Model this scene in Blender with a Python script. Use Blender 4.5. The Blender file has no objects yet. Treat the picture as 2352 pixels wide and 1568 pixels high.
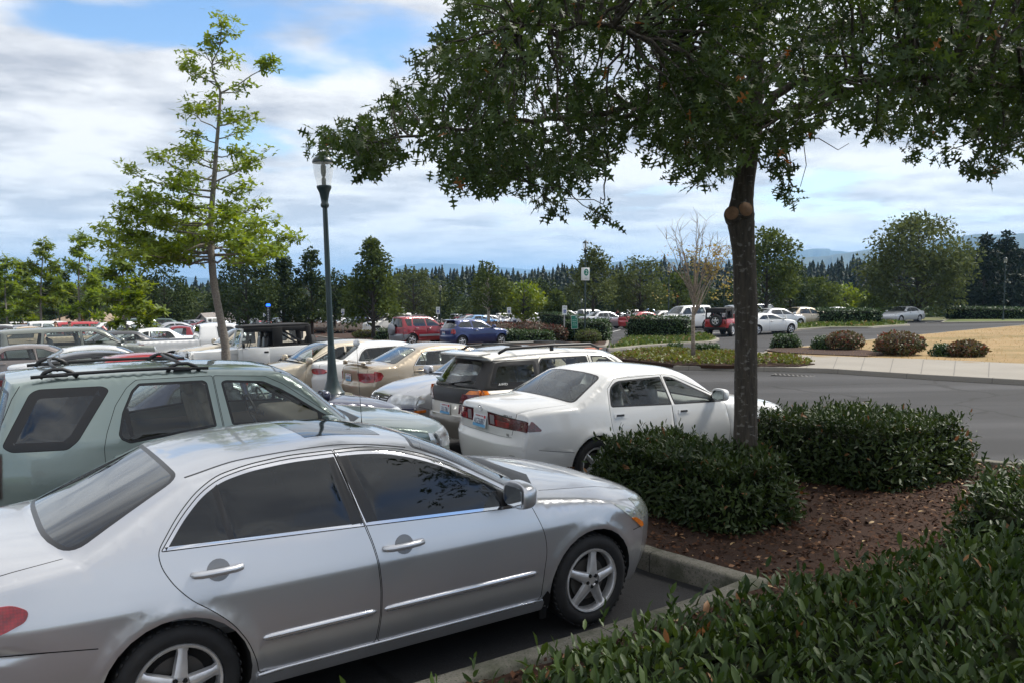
import bpy, bmesh, math, random
import numpy as np
from mathutils import Vector, Matrix, Euler
from mathutils.geometry import delaunay_2d_cdt
R = math.radians
PI = math.pi
rng = np.random.default_rng(7)
random.seed(7)
scene = bpy.context.scene
col = scene.collection

# ------------------------------------------------------------------ helpers
def tag(o, label=None, cat=None, group=None, kind=None):
    if label: o['label'] = label
    if cat: o['category'] = cat
    if group: o['group'] = group
    if kind: o['kind'] = kind
    return o

def empty(name, loc=(0, 0, 0), rz=0.0, parent=None):
    o = bpy.data.objects.new(name, None)
    col.objects.link(o)
    o.location = loc
    o.rotation_euler = (0, 0, rz)
    o.empty_display_size = 0.2
    if parent: o.parent = parent
    return o

def add_obj(name, me, parent=None, mats=None, smooth=True):
    o = bpy.data.objects.new(name, me)
    col.objects.link(o)
    if parent: o.parent = parent
    if mats is not None:
        if not isinstance(mats, (list, tuple)): mats = [mats]
        for m in mats: me.materials.append(m)
    if smooth: me.polygons.foreach_set('use_smooth', np.ones(len(me.polygons), bool))
    return o

def mesh_from(name, V, F, mi=None):
    me = bpy.data.meshes.new(name)
    me.from_pydata([tuple(map(float, v)) for v in V], [], [tuple(int(i) for i in f) for f in F])
    if mi is not None: me.polygons.foreach_set('material_index', np.asarray(mi, np.int32))
    me.update()
    return me

def mesh_np(name, V, F):
    """V (n,3), F list of (m,k) arrays of faces with equal k"""
    me = bpy.data.meshes.new(name)
    if not isinstance(F, list): F = [F]
    F = [f for f in F if len(f)]
    me.vertices.add(len(V)); me.vertices.foreach_set('co', np.ascontiguousarray(V, np.float32).ravel())
    loops = np.concatenate([f.ravel() for f in F]).astype(np.int32)
    tot = np.concatenate([np.full(len(f), f.shape[1], np.int32) for f in F])
    st = np.concatenate([[0], np.cumsum(tot)[:-1]]).astype(np.int32)
    me.loops.add(len(loops)); me.loops.foreach_set('vertex_index', loops)
    me.polygons.add(len(tot)); me.polygons.foreach_set('loop_start', st)
    try: me.polygons.foreach_set('loop_total', tot)
    except Exception: pass
    me.update(calc_edges=True)
    return me

class MB:
    """collects shapes into one mesh"""
    def __init__(self): self.V = []; self.F = []; self.M = []
    def add(self, V, F, m=0):
        b = len(self.V)
        self.V += [tuple(v) for v in V]
        self.F += [tuple(i + b for i in f) for f in F]
        self.M += [m] * len(F)
        return self
    def bm(self, bm, m=0):
        bm.verts.ensure_lookup_table(); bm.verts.index_update()
        self.add([v.co[:] for v in bm.verts], [[v.index for v in f.verts] for f in bm.faces], m)
        bm.free(); return self
    def box(self, c, s, bev=0.0, rot=None, m=0, seg=2):
        bm = bmesh.new(); bmesh.ops.create_cube(bm, size=1)
        bmesh.ops.scale(bm, vec=s, verts=bm.verts)
        if bev > 0: bmesh.ops.bevel(bm, geom=bm.edges[:] , offset=bev, segments=seg, profile=.5, affect='EDGES')
        if rot is not None: bmesh.ops.rotate(bm, matrix=Euler(rot).to_matrix(), verts=bm.verts)
        bmesh.ops.translate(bm, vec=c, verts=bm.verts)
        return self.bm(bm, m)
    def tube(self, pts, r, n=8, m=0, cap=True):
        pts = [Vector(p) for p in pts]
        if not hasattr(r, '__len__'): r = [r] * len(pts)
        V = []; F = []; up = None
        for i, p in enumerate(pts):
            t = (pts[min(i + 1, len(pts) - 1)] - pts[max(i - 1, 0)]).normalized()
            if up is None:
                up = Vector((0, 0, 1)) if abs(t.z) < .9 else Vector((1, 0, 0))
            a = (up - t * up.dot(t)).normalized(); b = t.cross(a); up = a
            for k in range(n):
                an = 2 * PI * k / n
                V.append(p + (a * math.cos(an) + b * math.sin(an)) * r[i])
        for i in range(len(pts) - 1):
            for k in range(n):
                k2 = (k + 1) % n
                F.append((i * n + k, i * n + k2, (i + 1) * n + k2, (i + 1) * n + k))
        if cap:
            F.append(tuple(range(n - 1, -1, -1))); F.append(tuple(range((len(pts) - 1) * n, len(pts) * n)))
        return self.add(V, F, m)
    def lathe(self, prof, n=24, m=0, axis='z', c=(0, 0, 0), a0=0, a1=2 * PI):
        V = []; F = []; k = len(prof)
        for i in range(n):
            an = 2 * PI * i / n; ca, sa = math.cos(an), math.sin(an)
            for r, h in prof:
                if axis == 'z': v = (r * ca, r * sa, h)
                elif axis == 'y': v = (r * ca, h, r * sa)
                else: v = (h, r * ca, r * sa)
                V.append((v[0] + c[0], v[1] + c[1], v[2] + c[2]))
        for i in range(n):
            j = (i + 1) % n
            for q in range(k - 1):
                f = (i * k + q, j * k + q, j * k + q + 1, i * k + q + 1)
                if axis == 'y': f = f[::-1]
                F.append(f)
        return self.add(V, F, m)
    def prism(self, poly, z0, z1, m=0, fn=None):
        """poly 2d, extruded z0..z1; fn maps (u,v,w)->xyz"""
        n = len(poly)
        V = [(p[0], p[1], z0) for p in poly] + [(p[0], p[1], z1) for p in poly]
        if fn: V = [fn(*v) for v in V]
        F = [tuple(range(n - 1, -1, -1)), tuple(range(n, 2 * n))]
        F += [(i, (i + 1) % n, n + (i + 1) % n, n + i) for i in range(n)]
        return self.add(V, F, m)
    def build(self, name, mats, parent=None, smooth=True, auto=None):
        me = mesh_from(name, self.V, self.F, self.M)
        if auto is not None:
            bm = bmesh.new(); bm.from_mesh(me)
            bmesh.ops.recalc_face_normals(bm, faces=bm.faces)
            for e in bm.edges:
                if len(e.link_faces) == 2 and e.calc_face_angle(0) > auto: e.smooth = False
            bm.to_mesh(me); bm.free()
        return add_obj(name, me, parent, mats, smooth)

def kids(o):
    return [c for c in o.children]

def copy_tree(o, parent=None):
    c = o.copy(); col.objects.link(c)
    if parent is not None: c.parent = parent
    for ch in kids(o): copy_tree(ch, c)
    return c

def text_mesh(s, size, depth=0.0, align='CENTER'):
    cu = bpy.data.curves.new('lettering', 'FONT')
    cu.body = s; cu.size = size; cu.align_x = align; cu.align_y = 'CENTER'; cu.extrude = depth
    cu.resolution_u = 3
    ob = bpy.data.objects.new('lettering', cu); col.objects.link(ob)
    dg = bpy.context.evaluated_depsgraph_get(); dg.update()
    me = bpy.data.meshes.new_from_object(ob.evaluated_get(dg))
    bpy.data.objects.remove(ob); bpy.data.curves.remove(cu)
    return me

def text_obj(name, s, size, M, mat, parent=None, sx=1.0, depth=.0008):
    """lettering with its x axis along M col0, y along col1"""
    me = text_mesh(s, size, depth)
    me.transform(M @ Matrix.Diagonal((sx, 1, 1, 1)))
    return add_obj(name, me, parent, mat, smooth=False)

def frame(o, x, y):
    """4x4 from origin, x axis, y axis"""
    x = Vector(x).normalized(); y = Vector(y); y = (y - x * y.dot(x)).normalized(); z = x.cross(y)
    M = Matrix.Identity(4)
    for i in range(3):
        M[i][0] = x[i]; M[i][1] = y[i]; M[i][2] = z[i]; M[i][3] = o[i]
    return M

# ------------------------------------------------------------------ camera numbers and the ground
CAM_H = 2.41
F_PX = 1904.0           # for a picture 2352 wide
PITCH = math.atan((784 - 648) / F_PX)

SPOT_H = []
def ground(x, y):
    """height of the sloping site: level near the road, falling to the back left, then a valley"""
    x = np.asarray(x, float); y = np.asarray(y, float)
    q = -.56 * x + .83 * y
    def ramp(t, w): return w * np.logaddexp(0, t / w)
    z = -.032 * ramp(q - 6, 1.2) - .011 * ramp(q - 43, 3) + .02 * ramp(q - 95, 6)
    d = np.hypot(x, y)
    if len(SPOT_H):      # spot heights in the far lot, blended in
        sh = np.asarray(SPOT_H); k = np.exp(-((x[..., None] - sh[:, 0])**2 + (y[..., None] - sh[:, 1])**2) / 20.)
        z = z + (k * sh[:, 2]).sum(-1) / (k.sum(-1) + .25)
    z = z - .075 * ramp(d - 135, 12) + .074 * ramp(d - 330, 20)
    return z

def pt(px, py, Y):
    """the point at picture position (px, py) and distance Y along the ground"""
    c, s = math.cos(PITCH), math.sin(PITCH)
    a = (px - 1176) / F_PX; b = (784 - py) / F_PX
    d = (a, c + b * s, -s + b * c)
    k = Y / d[1]
    return Vector((d[0] * k, Y, CAM_H + d[2] * k))

def on_ground(px, py, h=0.0):
    """where the picture position meets the ground (h above it)"""
    lo, hi = 1.0, 140.0
    for _ in range(60):
        m = .5 * (lo + hi); p = pt(px, py, m)
        if p.z > float(ground(p.x, p.y)) + h: lo = m
        else: hi = m
    return pt(px, py, lo)

def gz(x, y): return float(ground(x, y))

# ------------------------------------------------------------------ materials
MATS = {}
def new_mat(name):
    m = bpy.data.materials.new(name); m.use_nodes = True
    nt = m.node_tree; nt.nodes.clear()
    out = nt.nodes.new('ShaderNodeOutputMaterial')
    MATS[name] = m
    return m, nt, out

def N(nt, typ, **kw):
    n = nt.nodes.new(typ)
    for k, v in kw.items():
        if k in n.inputs: n.inputs[k].default_value = v
        else: setattr(n, k, v)
    return n

def L(nt, a, b): nt.links.new(a, b)

def rgba(c): return (c[0], c[1], c[2], 1.0)

def simple(name, c, rough=.5, metal=0.0, coat=0.0, spec=.5, noise=0.0, nscale=8.0, bump=0.0, bscale=60.0):
    m, nt, out = new_mat(name)
    p = N(nt, 'ShaderNodeBsdfPrincipled')
    p.inputs['Base Color'].default_value = rgba(c)
    p.inputs['Roughness'].default_value = rough
    p.inputs['Metallic'].default_value = metal
    p.inputs['Coat Weight'].default_value = coat
    p.inputs['Coat Roughness'].default_value = .04
    p.inputs['Specular IOR Level'].default_value = spec
    if noise > 0 or bump > 0:
        tc = N(nt, 'ShaderNodeTexCoord')
    if noise > 0:
        nz = N(nt, 'ShaderNodeTexNoise'); nz.inputs['Scale'].default_value = nscale; nz.inputs['Detail'].default_value = 5
        L(nt, tc.outputs['Object'], nz.inputs['Vector'])
        mr = N(nt, 'ShaderNodeMapRange'); mr.inputs[1].default_value = .3; mr.inputs[2].default_value = .7
        mr.inputs[3].default_value = 1 - noise; mr.inputs[4].default_value = 1 + noise
        L(nt, nz.outputs['Fac'], mr.inputs[0])
        hs = N(nt, 'ShaderNodeHueSaturation'); hs.inputs['Color'].default_value = rgba(c)
        L(nt, mr.outputs[0], hs.inputs['Value']); L(nt, hs.outputs[0], p.inputs['Base Color'])
    if bump > 0:
        nb = N(nt, 'ShaderNodeTexNoise'); nb.inputs['Scale'].default_value = bscale; nb.inputs['Detail'].default_value = 4
        L(nt, tc.outputs['Object'], nb.inputs['Vector'])
        bp = N(nt, 'ShaderNodeBump'); bp.inputs['Strength'].default_value = bump; bp.inputs['Distance'].default_value = .01
        L(nt, nb.outputs['Fac'], bp.inputs['Height']); L(nt, bp.outputs[0], p.inputs['Normal'])
    L(nt, p.outputs[0], out.inputs[0])
    return m

def paint(name, c, metal=0.0, rough=.4):
    """car paint: flake base under a clear coat, with road dust low on the body"""
    m, nt, out = new_mat(name)
    p = N(nt, 'ShaderNodeBsdfPrincipled')
    p.inputs['Metallic'].default_value = metal; p.inputs['Roughness'].default_value = rough
    p.inputs['Coat Weight'].default_value = 1.0; p.inputs['Coat Roughness'].default_value = .035; p.inputs['Coat IOR'].default_value = 1.5
    tc = N(nt, 'ShaderNodeTexCoord'); sp = N(nt, 'ShaderNodeSeparateXYZ'); L(nt, tc.outputs['Object'], sp.inputs[0])
    nz = N(nt, 'ShaderNodeTexNoise'); nz.inputs['Scale'].default_value = 3.0; nz.inputs['Detail'].default_value = 6
    L(nt, tc.outputs['Object'], nz.inputs['Vector'])
    mr = N(nt, 'ShaderNodeMapRange'); mr.inputs[1].default_value = .55; mr.inputs[2].default_value = .18; mr.inputs[3].default_value = 0; mr.inputs[4].default_value = .55
    L(nt, sp.outputs['Z'], mr.inputs[0])
    mu = N(nt, 'ShaderNodeMath', operation='MULTIPLY'); L(nt, mr.outputs[0], mu.inputs[0]); L(nt, nz.outputs['Fac'], mu.inputs[1])
    mx = N(nt, 'ShaderNodeMix', data_type='RGBA'); mx.inputs['A'].default_value = rgba(c); mx.inputs['B'].default_value = rgba((.16, .14, .12))
    L(nt, mu.outputs[0], mx.inputs['Factor']); L(nt, mx.outputs['Result'], p.inputs['Base Color'])
    # slight orange peel and panel waviness
    n2 = N(nt, 'ShaderNodeTexNoise'); n2.inputs['Scale'].default_value = 2.2; n2.inputs['Detail'].default_value = 1
    L(nt, tc.outputs['Object'], n2.inputs['Vector'])
    bp = N(nt, 'ShaderNodeBump'); bp.inputs['Strength'].default_value = .08; bp.inputs['Distance'].default_value = .02
    L(nt, n2.outputs['Fac'], bp.inputs['Height']); L(nt, bp.outputs[0], p.inputs['Coat Normal'])
    L(nt, p.outputs[0], out.inputs[0])
    return m

def glass(name, tint, boost=1.0, rough=0.0):
    m, nt, out = new_mat(name)
    tr = N(nt, 'ShaderNodeBsdfTransparent'); tr.inputs[0].default_value = rgba(tint)
    gl = N(nt, 'ShaderNodeBsdfGlossy'); gl.inputs['Roughness'].default_value = rough; gl.inputs[0].default_value = (.95, .98, 1, 1)
    fr = N(nt, 'ShaderNodeFresnel'); fr.inputs['IOR'].default_value = 1.52
    mm = N(nt, 'ShaderNodeMath', operation='MULTIPLY'); mm.inputs[1].default_value = 1.7 * boost; mm.use_clamp = True
    L(nt, fr.outputs[0], mm.inputs[0])
    mx = N(nt, 'ShaderNodeMixShader'); L(nt, mm.outputs[0], mx.inputs[0]); L(nt, tr.outputs[0], mx.inputs[1]); L(nt, gl.outputs[0], mx.inputs[2])
    # slightly wavy sheet
    tc = N(nt, 'ShaderNodeTexCoord'); nz = N(nt, 'ShaderNodeTexNoise'); nz.inputs['Scale'].default_value = 2.5; nz.inputs['Detail'].default_value = 1
    L(nt, tc.outputs['Object'], nz.inputs['Vector'])
    bp = N(nt, 'ShaderNodeBump'); bp.inputs['Strength'].default_value = .12; bp.inputs['Distance'].default_value = .03
    L(nt, nz.outputs['Fac'], bp.inputs['Height']); L(nt, bp.outputs[0], gl.inputs['Normal'])
    L(nt, mx.outputs[0], out.inputs[0])
    return m

def lens(name, c, grid=0.0, emis=0):
    m, nt, out = new_mat(name)
    p = N(nt, 'ShaderNodeBsdfPrincipled'); p.inputs['Roughness'].default_value = .25
    p.inputs['Coat Weight'].default_value = 1; p.inputs['Coat Roughness'].default_value = .02
    tc = N(nt, 'ShaderNodeTexCoord'); vo = N(nt, 'ShaderNodeTexVoronoi'); vo.inputs['Scale'].default_value = 70 ; vo.inputs['Randomness'].default_value = 0.25
    L(nt, tc.outputs['Object'], vo.inputs['Vector'])
    n2 = N(nt, 'ShaderNodeTexNoise'); n2.inputs['Scale'].default_value = 7.0; L(nt, tc.outputs['Object'], n2.inputs['Vector'])
    mx = N(nt, 'ShaderNodeMix', data_type='RGBA'); mx.inputs['A'].default_value = rgba([v * .45 for v in c]); mx.inputs['B'].default_value = rgba([min(1, v * 1.7) for v in c])
    ad = N(nt, 'ShaderNodeMath', operation='ADD'); mr = N(nt, 'ShaderNodeMapRange'); mr.inputs[1].default_value = 0; mr.inputs[2].default_value = .7; mr.inputs[3].default_value = .35; mr.inputs[4].default_value = -.1
    L(nt, vo.outputs['Distance'], mr.inputs[0]); L(nt, mr.outputs[0], ad.inputs[0]); 
    m2 = N(nt, 'ShaderNodeMapRange'); m2.inputs[1].default_value = .35; m2.inputs[2].default_value = .65; m2.inputs[3].default_value = 0; m2.inputs[4].default_value = .7
    L(nt, n2.outputs['Fac'], m2.inputs[0]); L(nt, m2.outputs[0], ad.inputs[1]); ad.use_clamp = True
    L(nt, ad.outputs[0], mx.inputs['Factor']); L(nt, mx.outputs['Result'], p.inputs['Base Color'])
    L(nt, p.outputs[0], out.inputs[0])
    return m

def leaf_mat(name, c1, c2, dead=None, dead_frac=.0, trans=.35, rough=.45, spec=.5, nscale=.35):
    """foliage: colour varies per leaf and in drifts; light passes through"""
    m, nt, out = new_mat(name)
    ge = N(nt, 'ShaderNodeNewGeometry')
    tc = N(nt, 'ShaderNodeTexCoord'); nz = N(nt, 'ShaderNodeTexNoise'); nz.inputs['Scale'].default_value = nscale; nz.inputs['Detail'].default_value = 2
    L(nt, tc.outputs['Object'], nz.inputs['Vector'])
    ad = N(nt, 'ShaderNodeMath', operation='ADD'); L(nt, ge.outputs['Random Per Island'], ad.inputs[0])
    m2 = N(nt, 'ShaderNodeMapRange'); m2.inputs[1].default_value = .3; m2.inputs[2].default_value = .7; m2.inputs[3].default_value = -.4; m2.inputs[4].default_value = .4
    L(nt, nz.outputs['Fac'], m2.inputs[0]); L(nt, m2.outputs[0], ad.inputs[1]); ad.use_clamp = True
    mx = N(nt, 'ShaderNodeMix', data_type='RGBA'); mx.inputs['A'].default_value = rgba(c1); mx.inputs['B'].default_value = rgba(c2)
    L(nt, ad.outputs[0], mx.inputs['Factor'])
    colr = mx.outputs['Result']
    if dead:
        mu = N(nt, 'ShaderNodeMath', operation='MULTIPLY'); mu.inputs[1].default_value = 7.31; L(nt, ge.outputs['Random Per Island'], mu.inputs[0])
        fc = N(nt, 'ShaderNodeMath', operation='FRACT'); L(nt, mu.outputs[0], fc.inputs[0])
        lt = N(nt, 'ShaderNodeMath', operation='LESS_THAN'); lt.inputs[1].default_value = dead_frac; L(nt, fc.outputs[0], lt.inputs[0])
        m3 = N(nt, 'ShaderNodeMix', data_type='RGBA'); m3.inputs['B'].default_value = rgba(dead); L(nt, lt.outputs[0], m3.inputs['Factor']); L(nt, colr, m3.inputs['A'])
        colr = m3.outputs['Result']
    p = N(nt, 'ShaderNodeBsdfPrincipled'); p.inputs['Roughness'].default_value = rough; p.inputs['Specular IOR Level'].default_value = spec
    L(nt, colr, p.inputs['Base Color'])
    if trans > 0:
        tl = N(nt, 'ShaderNodeBsdfTranslucent'); 
        hs = N(nt, 'ShaderNodeHueSaturation'); hs.inputs['Hue'].default_value = .48; hs.inputs['Saturation'].default_value = 1.1; hs.inputs['Value'].default_value = 1.3
        L(nt, colr, hs.inputs['Color']); L(nt, hs.outputs[0], tl.inputs[0])
        ms = N(nt, 'ShaderNodeMixShader'); ms.inputs[0].default_value = trans
        L(nt, p.outputs[0], ms.inputs[1]); L(nt, tl.outputs[0], ms.inputs[2]); L(nt, ms.outputs[0], out.inputs[0])
    else: L(nt, p.outputs[0], out.inputs[0])
    return m

def ground_mat(name, c1, c2, s1=.4, s2=40, bump=.3, rough=.9, speck=None, speck_t=.62, patches=None):
    m, nt, out = new_mat(name)
    tc = N(nt, 'ShaderNodeTexCoord')
    a = N(nt, 'ShaderNodeTexNoise'); a.inputs['Scale'].default_value = s1; a.inputs['Detail'].default_value = 6; a.inputs['Roughness'].default_value = .6
    b = N(nt, 'ShaderNodeTexNoise'); b.inputs['Scale'].default_value = s2; b.inputs['Detail'].default_value = 6; b.inputs['Roughness'].default_value = .75
    L(nt, tc.outputs['Object'], a.inputs['Vector']); L(nt, tc.outputs['Object'], b.inputs['Vector'])
    mr = N(nt, 'ShaderNodeMapRange'); mr.inputs[1].default_value = .6; mr.inputs[2].default_value = 1.4
    ad = N(nt, 'ShaderNodeMath', operation='ADD'); L(nt, a.outputs['Fac'], ad.inputs[0]); L(nt, b.outputs['Fac'], ad.inputs[1]); L(nt, ad.outputs[0], mr.inputs[0])
    mx = N(nt, 'ShaderNodeMix', data_type='RGBA'); mx.inputs['A'].default_value = rgba(c1); mx.inputs['B'].default_value = rgba(c2); L(nt, mr.outputs[0], mx.inputs['Factor'])
    c = mx.outputs['Result']
    if speck:
        v = N(nt, 'ShaderNodeTexNoise'); v.inputs['Scale'].default_value = s2 * 2.5; v.inputs['Detail'].default_value = 3; L(nt, tc.outputs['Object'], v.inputs['Vector'])
        r = N(nt, 'ShaderNodeMapRange'); r.inputs[1].default_value = speck_t; r.inputs[2].default_value = speck_t + .06; L(nt, v.outputs['Fac'], r.inputs[0])
        x2 = N(nt, 'ShaderNodeMix', data_type='RGBA'); x2.inputs['B'].default_value = rgba(speck); L(nt, r.outputs[0], x2.inputs['Factor']); L(nt, c, x2.inputs['A'])
        c = x2.outputs['Result']
    if patches:
        v = N(nt, 'ShaderNodeTexNoise'); v.inputs['Scale'].default_value = patches[0]; v.inputs['Detail'].default_value = 8; v.inputs['Roughness'].default_value = .65; L(nt, tc.outputs['Object'], v.inputs['Vector'])
        r = N(nt, 'ShaderNodeMapRange'); r.inputs[1].default_value = patches[1]; r.inputs[2].default_value = patches[1] + .12; r.inputs[4].default_value = patches[3]; L(nt, v.outputs['Fac'], r.inputs[0])
        x2 = N(nt, 'ShaderNodeMix', data_type='RGBA'); x2.inputs['B'].default_value = rgba(patches[2]); L(nt, r.outputs[0], x2.inputs['Factor']); L(nt, c, x2.inputs['A'])
        c = x2.outputs['Result']
    p = N(nt, 'ShaderNodeBsdfPrincipled'); p.inputs['Roughness'].default_value = rough; p.inputs['Specular IOR Level'].default_value = .35
    L(nt, c, p.inputs['Base Color'])
    bp = N(nt, 'ShaderNodeBump'); bp.inputs['Strength'].default_value = bump; bp.inputs['Distance'].default_value = .01
    L(nt, b.outputs['Fac'], bp.inputs['Height']); L(nt, bp.outputs[0], p.inputs['Normal'])
    L(nt, p.outputs[0], out.inputs[0])
    return m

M_black = simple('black_plastic', (.012, .012, .013), .45)
M_trimblack = simple('black_trim', (.010, .010, .011), .3)
M_gap = simple('panel_gap', (.004, .004, .004), .9)
M_rubber = simple('tyre_rubber', (.014, .014, .015), .75, noise=.25, nscale=20, bump=.15, bscale=120)
M_chrome = simple('chrome', (.78, .78, .80), .08, 1.0)
M_alloy = simple('alloy', (.74, .74, .75), .36, .75, noise=.12, nscale=12)
M_steelgrey = simple('wheel_cover_grey', (.40, .41, .42), .4, .5)
M_disc = simple('brake_metal', (.10, .095, .09), .55, .6)
M_under = simple('underbody', (.006, .006, .006), .95)
M_seat_grey = simple('seat_grey', (.28, .28, .28), .9, noise=.15, nscale=20)
M_seat_tan = simple('seat_tan', (.36, .31, .24), .9, noise=.1, nscale=20)
M_cabin = simple('cabin_trim', (.22, .22, .22), .85)
M_cabin_tan = simple('cabin_trim_tan', (.24, .21, .17), .85)
M_white_plastic = simple('white_plastic', (.75, .75, .76), .35)
M_red = lens('red_lens', (.30, .006, .010))
M_darkred = lens('dark_red_lens', (.10, .003, .006))
M_amber = lens('amber_lens', (.75, .16, .01))
M_clearlens = simple('clear_lens', (.55, .57, .58), .12, .35, 1.0, noise=.45, nscale=9)
M_fogged = simple('fogged_headlamp', (.42, .45, .40), .2, .2, 1.0, noise=.3, nscale=8)
M_greylens = simple('reversing_lens', (.28, .26, .27), .2, 0, 1.0)
M_mirror = simple('mirror_glass', (.6, .65, .7), .02, 1.0)
G_clear = glass('car_glass', (.84, .89, .87), .72)
G_wind = glass('windscreen_glass', (.86, .91, .88), .75)
G_dark = glass('tinted_glass', (.022, .024, .027), .9)
G_mid = glass('privacy_glass', (.10, .11, .115), 1.2)
M_farglass = simple('dark_far_glass', (.02, .024, .028), .05, 0, 0, .8)
M_plate = simple('plate_white', (.62, .66, .70), .4)
M_plate_text = simple('plate_text', (.02, .03, .10), .5)
M_plate_red = simple('plate_red', (.45, .03, .04), .5)
M_plate_blue = simple('plate_blue', (.12, .35, .60), .5)
# how far off each distant vehicle stands: (picture x, roof y): (distance, roof height); their spot heights shape the far lot
FAR_SPOT = {(553, 788): (24.5, 1.12), (490, 790): (28.5, 1.12), (456, 747): (32, 1.66), (310, 822): (17.8, 1.42), (205, 813): (20, 1.40), (205, 795): (22.5, 1.42), (60, 790): (25.5, 1.42), (172, 763): (30, 1.82), (412, 755): (44, 1.60), (70, 750): (37, 1.66), (1384, 714): (68, 1.42), (1522, 714): (70, 1.42), (1572, 701): (60, 1.80), (1704, 699): (66, 1.72), (1740, 697): (72, 1.76), (1838, 704): (62, 1.46), (1924, 705): (85, 1.42), (1490, 709): (95, 1.70), (1290, 712): (104, 1.75), (1338, 715): (108, 1.62), (1437, 718): (85, 1.45), (895, 719): (72, 1.85), (1214, 720): (108, 1.78),
    (345, 750): (36, 1.43), (268, 752): (34, 1.43), (256, 736): (45, 1.74), (200, 741): (50, 1.74), (132, 752): (44, 1.43), (374, 730): (70, 1.74), (402, 736): (60, 1.36), (320, 733): (74, 1.74), (328, 738): (66, 1.46), (285, 732): (60, 1.74), (298, 744): (54, 1.43), (130, 740): (55, 1.74), (66, 740): (60, 1.43), (88, 743): (57, 1.46), (14, 744): (58, 1.43), (16, 751): (42, 1.72), (42, 747): (50, 1.43),
    (584, 731): (90, 1.72), (607, 736): (95, 1.43), (634, 730): (100, 1.72), (540, 736): (80, 1.43), (524, 738): (76, 1.43), (688, 735): (100, 1.43), (736, 731): (108, 1.43), (796, 731): (104, 1.43), (834, 729): (90, 1.74), (812, 733): (94, 1.46), (1098, 722): (95, 1.43), (1074, 720): (110, 1.43), (1076, 725): (100, 1.46), (1122, 724): (98, 1.43), (1240, 718): (112, 1.72), (1150, 726): (113, 1.43), (1188, 724): (118, 1.43), (1620, 712): (66, 1.43), (1360, 710): (92, 1.74)}
FAR_Y = {k: v[0] for k, v in FAR_SPOT.items()}
def spot_heights():
    out = []
    for (px, py), (Y, H) in FAR_SPOT.items():
        p = pt(px, py, Y); out.append((p.x, p.y, min(.8, max(-1.0, p.z - H - gz(p.x, p.y)))))
    return out + [(-1.5, 13.5, 0), (-3, 16, 0), (-4.3, 18.5, 0), (-6, 21.5, 0), (-2.7, 12.4, 0), (-7.2, 21, 0)]
SPOT_H = spot_heights()
# ------------------------------------------------------------------ car builder
def pchip(x, y, xi):
    x = np.asarray(x, float); y = np.asarray(y, float); xi = np.asarray(xi, float)
    if len(x) == 2: return np.interp(xi, x, y)
    h = np.diff(x); d = np.diff(y) / h
    m = np.zeros_like(y)
    for i in range(1, len(x) - 1):
        if d[i - 1] * d[i] > 0:
            w1 = 2 * h[i] + h[i - 1]; w2 = h[i] + 2 * h[i - 1]
            m[i] = (w1 + w2) / (w1 / d[i - 1] + w2 / d[i])
    m[0] = d[0]; m[-1] = d[-1]
    k = np.clip(np.searchsorted(x, xi) - 1, 0, len(x) - 2)
    t = np.clip((xi - x[k]) / h[k], 0, 1)
    return ((2 * t**3 - 3 * t**2 + 1) * y[k] + (t**3 - 2 * t**2 + t) * h[k] * m[k] + (-2 * t**3 + 3 * t**2) * y[k + 1] + (t**3 - t**2) * h[k] * m[k + 1])

def rpoly(pts, r, n=4):
    """polygon with rounded corners; r a number or one per corner"""
    P = [np.array(p, float) for p in pts]; out = []
    if not hasattr(r, '__len__'): r = [r] * len(P)
    for i, p in enumerate(P):
        a = P[i - 1] - p; b = P[(i + 1) % len(P)] - p
        la, lb = np.linalg.norm(a), np.linalg.norm(b)
        q = min(r[i], la * .45, lb * .45)
        if q < 1e-4: out.append(p); continue
        s = p + a / la * q; e = p + b / lb * q
        for k in range(n + 1):
            t = k / n
            out.append((1 - t)**2 * s + 2 * t * (1 - t) * p + t * t * e)
    return np.array(out)

def area2(p): return .5 * np.sum(p[:, 0] * np.roll(p[:, 1], -1) - np.roll(p[:, 0], -1) * p[:, 1])

def inset(p, d):
    """move a closed outline inwards by d (negative: outwards)"""
    p = np.asarray(p, float)
    s = 1 if area2(p) > 0 else -1
    e = np.roll(p, -1, 0) - p; e /= (np.linalg.norm(e, axis=1)[:, None] + 1e-12)
    n = np.stack([-e[:, 1], e[:, 0]], 1) * s
    n2 = n + np.roll(n, 1, 0)
    l = np.linalg.norm(n2, axis=1)[:, None]
    n2 = n2 / np.maximum(l, .6)
    k = 1.0 / np.maximum(np.sum(n2 * n, 1), .5)
    return p + n2 * (d * k)[:, None]

def resample(p, step):
    """add points along long edges of a closed outline"""
    out = []
    for i in range(len(p)):
        a = p[i]; b = p[(i + 1) % len(p)]
        n = max(1, int(np.linalg.norm(b - a) / step))
        for k in range(n): out.append(a + (b - a) * k / n)
    return np.array(out)

def in_poly(P, poly):
    x, y = P[:, 0], P[:, 1]; c = np.zeros(len(P), bool)
    for i in range(len(poly)):
        x1, y1 = poly[i - 1]; x2, y2 = poly[i]
        if y1 == y2: continue
        k = ((y1 > y) != (y2 > y)) & (x < (x2 - x1) * (y - y1) / (y2 - y1) + x1)
        c ^= k
    return c

def seg_dist(P, A):
    """distance of points to the polyline A"""
    best = np.full(len(P), 1e9)
    for i in range(len(A) - 1):
        a, b = A[i], A[i + 1]; d = b - a; L2 = d @ d + 1e-12
        t = np.clip(((P - a) @ d) / L2, 0, 1)
        best = np.minimum(best, np.linalg.norm(P - a - t[:, None] * d, axis=1))
    return best

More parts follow.
